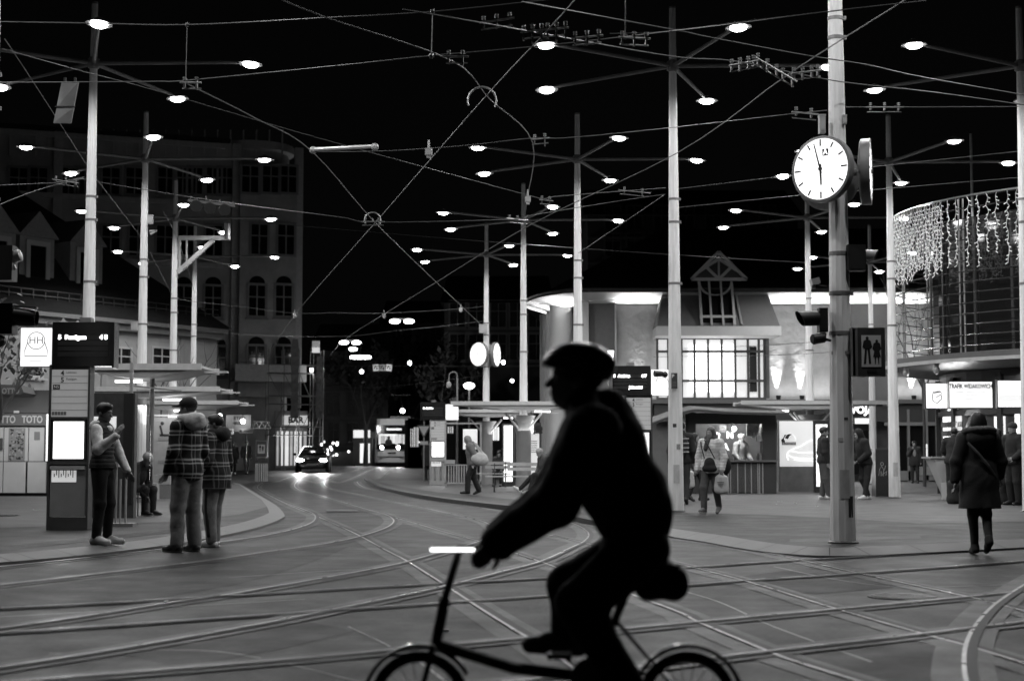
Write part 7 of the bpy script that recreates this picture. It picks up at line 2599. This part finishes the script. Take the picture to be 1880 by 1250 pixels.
# seated woman at far bench
def at_bench(px, Y): 
    return P(px, 860, Y)
person('woman in a dark coat sitting on the far bench looking down', 918, 893, Y=55.6, H=1.68, yaw=-12, pose=SIT, ln=6, top=('jacket', DGR, dict(seated=True, t=.035)), legs=(BLK, {}), vox=.014, hair=('long', HAIRD), head=(0, 22))
LS = dict(SIT, kneeR=(-.13, -.42, .47), ankR=(-.14, -.78, .12), toeR=(-.15, -.90, .20), kneeL=(.12, -.42, .53), ankL=(.12, -.55, .10), toeL=(.13, -.72, .04))
b, j, s = person('person in a pale knitted hat sitting on the bench with legs stretched out', 1004, 909, Y=44.5, H=1.74, yaw=-72, pose=LS, ln=16, top=('jacket', cloth('jacket_slate', .07), dict(seated=True, t=.045, hood=True)), legs=(BLK, {}), shoes=SNEAK, sole=RUBBER, vox=.012, hair=('beanie', LGR), head=(0, 16))
bk_ = bpy.data.objects.get('bench')
bench('short bench under the person in the pale knitted hat', 1012, 902, 1.2)
# walker hidden behind the cyclist
person('walking person in grey trousers and dark sneakers mostly hidden behind the cyclist', 1070, 948, Y=29.6, H=1.80, yaw=78, z0=0.0, pose=walk(.24, 'R'), top=('jacket', DGR, dict(t=.03)), legs=(cloth('trousers_slate', .055), dict(t=.02)), sole=RUBBER, vox=.011, hair=('short', HAIRD))
# woman with shopping bag
b, j, s = person('woman in a pale quilted jacket walking with a white carrier bag, scarf and shoulder bag', 1306, 943, H=1.63, yaw=-28, pose=dict(walk(.17, 'R'), elL=(.27, .02, 1.12), wrL=(.25, -.06, .88), haL=(.25, -.08, .80), elR=(-.26, .02, 1.12), wrR=(-.27, -.06, .88), haR=(-.27, -.08, .80)),
    top=('jacket', cloth('puffer_pale', .62), dict(t=.036, quilt=(.060, .009), hem=.80, w=.006)), legs=(JEANS, dict(t=.016)), shoes=GREY, sole=RUBBER, vox=.010, hair=('bob', HAIRB), head=(-4, 2), grip=.9)
sf = Field(.01)
n_ = Vector(j['neck'])
sf.cap(n_ + Vector((-.08, -.03, .05)), n_ + Vector((.08, -.03, .05)), .055, .055, .04).cap(n_ + Vector((-.07, .06, .06)), n_ + Vector((.07, .06, .06)), .05, .05, .04).cap(n_ + Vector((-.03, -.11, .0)), n_ + Vector((-.06, -.16, -.16)), .05, .045, .04).fold(wrinkle(.009, 50, 2))
field_obj(sf, 'scarf', mat('scarf_check', .06, .9, var=.9, nscale=30), b)
def carrier(label, pos, rz, w=.26, d=.10, h=.34, m=None, grip_z=.10):
    f = Field(.011)
    for dx in (-w / 2 + .05, w / 2 - .05):
        f.cap((dx, 0, -.08), (dx * 1.1, 0, -h + .03), d * .42, d * .55, .08)
    f.cap((0, 0, -.08), (0, 0, -h + .03), d * .45, d * .6, .08)
    f.cap((-w / 2 + .06, 0, -.08), (-.02, 0, grip_z * .3), .014, .010, .02).cap((w / 2 - .06, 0, -.08), (.02, 0, grip_z * .3), .014, .010, .02)
    f.fold(wrinkle(.009, 34, h * 9))
    o = field_obj(f, 'carrier_bag', m or mat('carrier_white', .50, .45, var=.12, nscale=7))
    o.location = pos
    o.rotation_euler = (0, 0, R(rz))
    tag(o, label, 'bag')
    return o
cb_ = carrier('white plastic carrier bag with grey print, held by the woman in pale', place(j, s, b, (.25, -.075, .80)), -20)
pr = MB()
for i in range(3):
    pr.box((0, -.082, -.16 - .03 * i), (.13 - .02 * i, .004, .014))
pr.build('print', M_INKGREY, cb_)
hb_ = Field(.010)
hb_.ell((0, 0, 0), (.11, .05, .13), None, .02).cap((-.09, 0, -.08), (.09, 0, -.08), .055, .055, .04)
ho_ = field_obj(hb_, 'shoulder_bag', BLK)
ho_.location = place(j, s, b, (.06, -.235, .98)); ho_.rotation_euler = (0, 0, R(-28))
tag(ho_, 'black shoulder bag across the front of the woman in the pale jacket', 'bag')
stp = MB().tube([Vector((.10, 0, .11)), Vector((-.02, -.0, .33)), Vector((-.12, .06, .45))], .012, 5).tube([Vector((-.10, .0, .11)), Vector((-.16, .02, .3)), Vector((-.2, .08, .42))], .012, 5)
stp.build('strap', BLK, ho_)
bp_ = Field(.012)
bp_.ell((0, 0, 0), (.13, .10, .18), None, .03)
o = field_obj(bp_, 'rucksack', BLK); o.location = place(j, s, b, (.20, .22, .95)); tag(o, 'dark rucksack showing behind the hip of the woman in the pale jacket', 'bag')
# man with striped backpack behind the mast
b, j, s = person('man seen from behind with a striped backpack, right of the mast behind the cyclist', 1252, 925, Y=35.0, H=1.84, yaw=172, pose=walk(.1), top=('jacket', BLK, dict(t=.03)), legs=(DGR, {}), vox=.012, hair=('short', HAIRD))
bf = Field(.011)
bf.ell((0, 0, 0), (.17, .10, .25), None, .03).ell((0, -.05, -.08), (.14, .08, .13), None, .04)
o = field_obj(bf, 'backpack', DGR); o.location = place(j, s, b, (0, .22, 1.22)); o.rotation_euler = (0, 0, 0)
tag(o, 'dark backpack with pale stripes on the man behind the mast', 'backpack')
sm = MB()
for z in (.16, .06, -.04, -.13):
    sm.tube([Vector((x, -.095 - .035 * (1 - (x / .16) ** 2), z)) for x in (-.16, -.1, -.05, 0, .05, .1, .16)], .014, 5)
sm.build('stripe', LGR, o)
b, j, s = person('dark dressed person walking behind the woman in the pale jacket with a white bag', 1277, 916, Y=37.5, H=1.62, yaw=60, pose=dict(walk(.12), elR=(-.26, .0, 1.12), wrR=(-.27, -.1, .88), haR=(-.27, -.12, .80)), top=('jacket', cloth('coat_brown', .035), dict(t=.04, hem=.7)), legs=(DGR, {}), vox=.013, hair=('bob', HAIRD))
carrier('long white paper bag hanging left of the woman in the pale jacket', P(1267, 862, 37.0), 10, w=.2, h=.38)
# stall keeper
b, j, s = person('elderly stall keeper in a pale jacket standing behind the lit counter', 1360, 905, Y=45.95, H=1.72, yaw=38, pose=dict(elR=(-.26, -.02, 1.13), wrR=(-.25, -.2, .98), haR=(-.24, -.28, .95), elL=(.26, -.03, 1.14), wrL=(.2, -.24, 1.0), haL=(.18, -.32, .98)), ln=4, top=('jacket', cloth('jacket_fawn', .26), dict(t=.035, hem=.8, w=.008)), legs=(GREY, {}), vox=.012, hair=('short', HAIRW), head=(25, 4))
# people around the clock mast
b, j, s = person('man in black jacket and jeans half hidden left of the clock mast', 1514, 914, Y=39.4, H=1.80, yaw=95, pose=dict(ankR=(-.1, -.08, .085), toeR=(-.12, -.25, .03)), top=('jacket', BLK, dict(t=.03)), legs=(JEANS, dict(t=.02)), shoes=SNEAK, vox=.012, hair=('short', HAIRD))
b, j, s = person('person in a dark hooded jacket half hidden by the right side of the clock mast', 1561, 912, Y=39.8, H=1.78, yaw=-100, pose=dict(elL=(.26, .0, 1.13), wrL=(.2, -.2, .98), haL=(.16, -.27, .98)), top=('jacket', DGR, dict(t=.035, hood=True)), legs=(BLK, {}), shoes=SNEAK, vox=.012, hair=('short', HAIRD))
b, j, s = person('person in a black hood leaning on the black bin box, white sneakers', 1588, 913, Y=39.2, H=1.76, yaw=-70, pose=dict(kneeL=(.11, .0, .5), ankL=(.13, -.08, .085), toeL=(.16, -.25, .03), ankR=(-.1, .16, .085), toeR=(-.13, 0, .03), hipL=(.085, .06, .9), hipR=(-.085, .06, .9), elR=(-.25, -.04, 1.13), wrR=(-.12, -.24, 1.0), haR=(-.05, -.28, .98), elL=(.25, .0, 1.13), wrL=(.14, -.22, 1.0), haL=(.06, -.27, .98)), ln=14,
    top=('jacket', BLK, dict(t=.04, hem=.86)), legs=(BLK, {}), shoes=SNEAK, sole=RUBBER, vox=.011, hair=('hood', BLK), head=(0, 14))
b, j, s = person('distant man in a dark open jacket standing before the hall doors, hand at his face', 1680, 884, Y=62, H=1.66, yaw=-15, pose=dict(elR=(-.24, -.06, 1.15), wrR=(-.1, -.22, 1.38), haR=(-.04, -.2, 1.46)), top=('jacket', DGR, dict(t=.04, hem=.72)), legs=(DGR, {}), vox=.014, hair=('short', HAIRD))
bb2 = Field(.014)
bb2.ell((0, -.075, 1.2), (.08, .085, .22), None, .03)
field_obj(bb2, 'shirt', LGR, b)
# woman in the long coat walking away
b, j, s = person('woman in a long dark coat with a pale hood walking away across the rails', 1800, 1018, H=1.71, yaw=176, z0=0.0,
    pose=dict(kneeL=(.07, -.04, .49), ankL=(.06, -.02, .10), toeL=(.06, -.19, .03), kneeR=(-.08, .0, .49), ankR=(-.05, .24, .20), toeR=(-.05, .13, .05), elL=(.28, .05, 1.13), wrL=(.30, .06, .90), haL=(.30, .05, .81), elR=(-.28, -.03, 1.13), wrR=(-.29, -.15, .95), haR=(-.28, -.2, .88)),
    top=('coat', cloth('coat_dark', .030), dict(t=.030, hem=.56, flare=.165, w=.006, name='coat')), legs=(BLK, dict(t=.002)), shoes=cloth('boots_dark', .022), vox=.009, hair=('bob', HAIRD), head=(6, 4))
n_ = Vector(j['neck'])
hf = Field(.009)
hf.ell(n_ + Vector((0, .115, -.03)), (.17, .085, .125), None, .04)
field_obj(hf, 'hood', cloth('coat_hood', .034), b)
hf = Field(.009)
arcp = [n_ + Vector((.17 * math.cos(R(t)), .06 + .12 * math.sin(R(t)), .055 + .02 * math.sin(R(t)))) for t in range(-30, 211, 20)]
hf.chain(arcp, [.034] * len(arcp), .02).fold(wrinkle(.006, 60, 1))
field_obj(hf, 'fur_trim', cloth('fur_trim', .15), b)
sp_ = MB().tube([Vector((.16, .155, 1.36)), Vector((.05, .19, 1.24)), Vector((-.08, .185, 1.08)), Vector((-.18, .12, .94))], .018, 6)
sp_.build('strap', GREY, b)
# people at the pavilion
b, j, s = person('man in a dark jacket and knitted hat at the right edge under the light boxes', 1862, 926, Y=34.6, H=1.80, yaw=-60, pose=dict(elL=(.25, 0, 1.13), wrL=(.2, -.2, .98), haL=(.15, -.27, .97)), top=('jacket', BLK, dict(t=.035)), legs=(BLK, dict(t=.02)), vox=.012, hair=('beanie', DGR), head=(-10, 10))
b, j, s = person('person in black leaning at the pavilion counter behind the woman in the coat', 1752, 921, Y=38.3, H=1.78, yaw=150, pose=dict(elL=(.26, -.1, 1.2), wrL=(.2, -.3, 1.1), haL=(.18, -.38, 1.1)), ln=12, top=('jacket', BLK, dict(t=.035)), legs=(BLK, {}), vox=.013, hair=('short', HAIRD))
b, j, s = person('long-haired person in black at the counter, right of the woman in the coat', 1832, 924, Y=36.5, H=1.70, yaw=-150, top=('coat', BLK, dict(t=.035, hem=.7)), legs=(BLK, {}), vox=.013, hair=('long', HAIRD))
carrier('grey carrier bag hanging at the right of the woman in the coat', P(1842, 846, 35.8), 20, w=.22, h=.52, m=mat('carrier_grey', .10, .5, var=.2))
b, j, s = person('dark distant figure standing beside the give-way sign', 786, 862, Y=70, H=1.75, yaw=160, z0=.1, top=('coat', BLK, dict(t=.04, hem=.6)), legs=(BLK, {}), vox=.02, hair=('short', HAIRD))
# luggage on the ground
def luggage(label, px, py, w, d, h, name='travel_bag'):
    f = Field(.014)
    for x in (-w / 2 + .08, w / 2 - .08):
        f.cap((x, 0, .10), (x, 0, h - .10), d / 2, d / 2 * .85, .08)
    f.cap((-w / 2 + .08, 0, .1), (w / 2 - .08, 0, .1), d / 2, d / 2, .06).cap((-w / 2 + .08, 0, h - .1), (w / 2 - .08, 0, h - .1), d / 2 * .85, d / 2 * .85, .06)
    f.fold(wrinkle(.008, 26, w * 8)).cut((0, 0, -1), (0, 0, .005))
    o = field_obj(f, name, BLK)
    p = G(px, py, KZ)
    o.location = (p.x, p.y, p.z + .004)
    tag(o, label, 'bag')
    hd = MB().tube([Vector((-.12, -.02, h - .05)), Vector((-.10, -.02, h + .14)), Vector((.10, -.02, h + .14)), Vector((.12, -.02, h - .05))], .014, 5)
    hd.build('handle', BLK, o)
    MB().box((.05, -d / 2 - .0, h * .55), (.08, .02, .02)).build('buckle', M_LIGHTMETAL, o)
luggage('black travel bag on the ground left of the woman in the coat', 1762, 925, .46, .26, .52)
luggage('black upright bag standing right of the woman in the coat', 1848, 926, .36, .24, .58)

# ================================================================== bicycle and rider
YB_ = 6.35
kb = YB_ / FPX
bx = P(1030, 1250, YB_).x
bike = thing('bicycle', 'dark folding bicycle with mudguards, rear bag and front light, ridden leftwards', 'bicycle', (bx, YB_, .014))
def bp2(px, py, dy=0.0):
    p = P(px, py, YB_)
    return Vector((p.x - bx, dy, p.z - .014))
rw = .195
rc, fc = Vector((bp2(1262, 1250).x, 0, rw)), Vector((bp2(770, 1250).x, 0, rw))
M_BIKE = mat('bike_paint', .012, .35, coat=.5)
for c_, nm in ((rc, 'wheel'), (fc, 'wheel')):
    w = MB().tube([c_ + Vector((rw * math.cos(R(a)) * .92, 0, rw * math.sin(R(a)) * .92)) for a in range(0, 360, 12)], .019, 8, closed=True)
    wo = w.build('wheel', M_BLACK, bike, smooth=True)
    rm = MB().tube([c_ + Vector((rw * .83 * math.cos(R(a)), 0, rw * .83 * math.sin(R(a)))) for a in range(0, 360, 12)], .010, 6, closed=True)
    rm.build('rim', M_GREYMETAL, wo)
    spk = MB().cyl(c_ + Vector((0, -.04, 0)), c_ + Vector((0, .04, 0)), .025, n=10)
    for a in range(0, 360, 20):
        spk.cyl(c_ + Vector((0, .02 * (1 if a % 40 else -1), 0)), c_ + Vector((rw * .83 * math.cos(R(a)), 0, rw * .83 * math.sin(R(a)))), .0016, n=4)
    spk.build('spokes', M_GREYMETAL, wo)
    a0, a1 = (10, 175) if c_ is rc else (30, 185)
    mg = MB()
    pts = [(c_ + Vector(((rw + .028) * math.cos(R(a)), 0, (rw + .028) * math.sin(R(a))))) for a in range(a0, a1, 8)]
    n = len(pts)
    for p_ in pts:
        d_ = (p_ - c_).normalized()
        for yy, dr in ((-.034, -.012), (-.02, .004), (.02, .004), (.034, -.012)):
            mg.v.append(tuple(p_ + d_ * dr + Vector((0, yy, 0))))
    for i in range(n - 1):
        for q in range(3):
            mg.f.append((i * 4 + q, i * 4 + q + 1, i * 4 + q + 5, i * 4 + q + 4))
    mg.build('mudguard', M_BIKE, bike, smooth=True)
bbk = Vector((bp2(1085, 1215).x, 0, .29))
stt = bp2(1165, 1052)
hdt, hdb = Vector((fc.x + .10, 0, .60)), Vector((fc.x + .065, 0, .42))
fr = MB()
fr.tube([hdb, hdb.lerp(bbk, .5) + Vector((0, 0, -.03)), bbk], .024, 8).tube([bbk, stt], .017, 8)
for y in (-.05, .05):
    fr.tube([bbk + Vector((.02, y * .6, 0)), rc + Vector((0, y, 0))], .010, 6).tube([bbk.lerp(stt, .55), rc + Vector((0, y, 0))], .009, 6)
    fr.tube([hdb + Vector((-.01, y * .8, .0)), fc + Vector((0, y, 0))], .012, 6)
fr.tube([hdb, hdt], .022, 8)
fr.build('frame', M_BIKE, bike, smooth='auto')
hb1 = bp2(905, 1010)
stem = MB().tube([hdt, Vector((hdt.x + .06, 0, .80)), hb1], .016, 8).tube([hb1 + Vector((.05, -.27, .0)), hb1 + Vector((0, -.18, .01)), hb1, hb1 + Vector((0, .18, .01)), hb1 + Vector((.05, .27, 0))], .013, 8)
stem.build('handlebar', M_BIKE, bike, smooth='auto')
for y in (-.26, .26):
    MB().cyl(hb1 + Vector((.055, y + (.05 if y > 0 else -.05), 0)), hb1 + Vector((.02, y - (.05 if y > 0 else -.05), .005)), .018, n=8).build('grip', M_BLACK, bike)
    MB().tube([hb1 + Vector((0, y * .8, -.01)), hb1 + Vector((-.05, y * .85, -.03)), hb1 + Vector((-.03, y * .97, -.05))], .006, 5).build('brake_lever', M_GREYMETAL, bike)
sd = Field(.010)
sd.cap(stt + Vector((.09, 0, .03)), stt + Vector((-.13, 0, .03)), .055, .022, .03).ell(stt + Vector((.10, 0, .025)), (.09, .085, .03), None, .03)
field_obj(sd, 'saddle', M_BLACK, bike)
cr_ = MB().cyl(bbk + Vector((0, -.055, 0)), bbk + Vector((0, -.062, 0)), .085, n=28)
pL, pR = bbk + Vector((.10, -.10, -.12)), bbk + Vector((-.13, -.10, .10))
cr_.bar(bbk + Vector((0, -.07, 0)), pR + Vector((0, .03, 0)), .022, .012)
MB().bar(bbk + Vector((0, .07, 0)), bbk + Vector((.12, .07, -.10)), .022, .012).build('crank', M_GREYMETAL, bike)
cr_.build('crankset', M_GREYMETAL, bike)
pedR, pedL = bbk + Vector((-.13, -.13, .10)), bbk + Vector((.12, .13, -.10))
for q in (pedR, pedL):
    po = MB().box(q, (.095, .085, .022)).build('pedal', M_BLACK, bike)
    MB().box(q + Vector((0, -.045, 0)), (.06, .006, .014)).build('reflector', mat('reflector', .6, .2), po)
lt_ = bp2(832, 1008)
fl_ = MB().box(lt_ + Vector((.015, 0, 0)), (.18, .026, .010))
fo = fl_.build('front_light', M_BLACK, bike)
MB().cyl(lt_ + Vector((-.085, -.018, 0)), lt_ + Vector((.085, -.018, 0)), .0055, n=10).ball(lt_ + Vector((-.085, -.018, 0)), .006, 8, 6).build('streak_lens', glow(4), fo)  # lens drawn out into a glowing bar that depicts the light streak
MB().bar(lt_ + Vector((.08, 0, 0)), hb1 + Vector((0, 0, .0)), .014).build('light_bracket', M_BLACK, fo)
rb_ = Field(.012)
for x in (1190, 1236):
    rb_.cap(bp2(x, 1058, -.02), bp2(x, 1080, -.02), .045, .045, .04)
rb_.cap(bp2(1190, 1070, -.02), bp2(1236, 1070, -.02), .055, .055, .04)
ro = field_obj(rb_, 'saddle_bag', mat('bag_black', .012, .5))
ro.location = bike.location
tag(ro, 'black bag strapped behind the saddle of the bicycle', 'bag')
# rider: local frame facing -y is turned so that he faces -x (left)
def rp(px, py, off=0.0):
    """photo pixel -> rider-local point (forward = -y), off = to his left (+x)"""
    p = P(px, py, YB_)
    fwd = bx - p.x
    return (off, -fwd, p.z)
RS_ = dict(pelvis=rp(1166, 985), hipL=rp(1172, 1008, .09), hipR=rp(1172, 1008, -.09),
    kneeL=rp(1060, 1105, .11), kneeR=rp(1048, 1078, -.10),
    ankL=tuple(Vector((.13, bbk.x + .13, .17 + .06)) + Vector((0, .03, .0))), toeL=tuple(Vector((.13, bbk.x + .02, .205))),
    ankR=tuple(Vector((-.13, bbk.x - .09, .455))), toeR=tuple(Vector((-.13, bbk.x - .22, .415))),
    waist=rp(1165, 935), chest=rp(1125, 855), neck=rp(1078, 766), head=rp(1056, 697),
    shL=rp(1082, 795, .17), shR=rp(1082, 795, -.17), elL=rp(1016, 918, .24), elR=rp(1016, 918, -.24),
    wrL=rp(914, 990, .24), wrR=rp(914, 990, -.24), haL=rp(893, 1010, .25), haR=rp(893, 1010, -.25))
rb2, j, s = person('cyclist all in black riding leftwards in front of everything', 0, 0, H=1.75, yaw=-90, loc=(bx, YB_, 0), pose=RS_,
    top=('jacket', cloth('rider_jacket', .010), dict(t=.050, seated=True, hood=True, w=.010, name='jacket')), legs=(cloth('rider_trousers', .010), dict(t=.024, w=.007)), shoes=cloth('rider_shoes', .014, .5), vox=.0095, hair=('short', HAIRD), head=(0, -8), grip=.9)
hl_ = Field(.009)
hcv = Vector(j['head'])
hl_.ell(hcv + Vector((0, .015, .055)), (.118, .150, .098), None, .02).cut((0, -.25, -1), tuple(hcv + Vector((0, 0, .022))))
field_obj(hl_, 'helmet', mat('helmet_black', .012, .3), rb2)
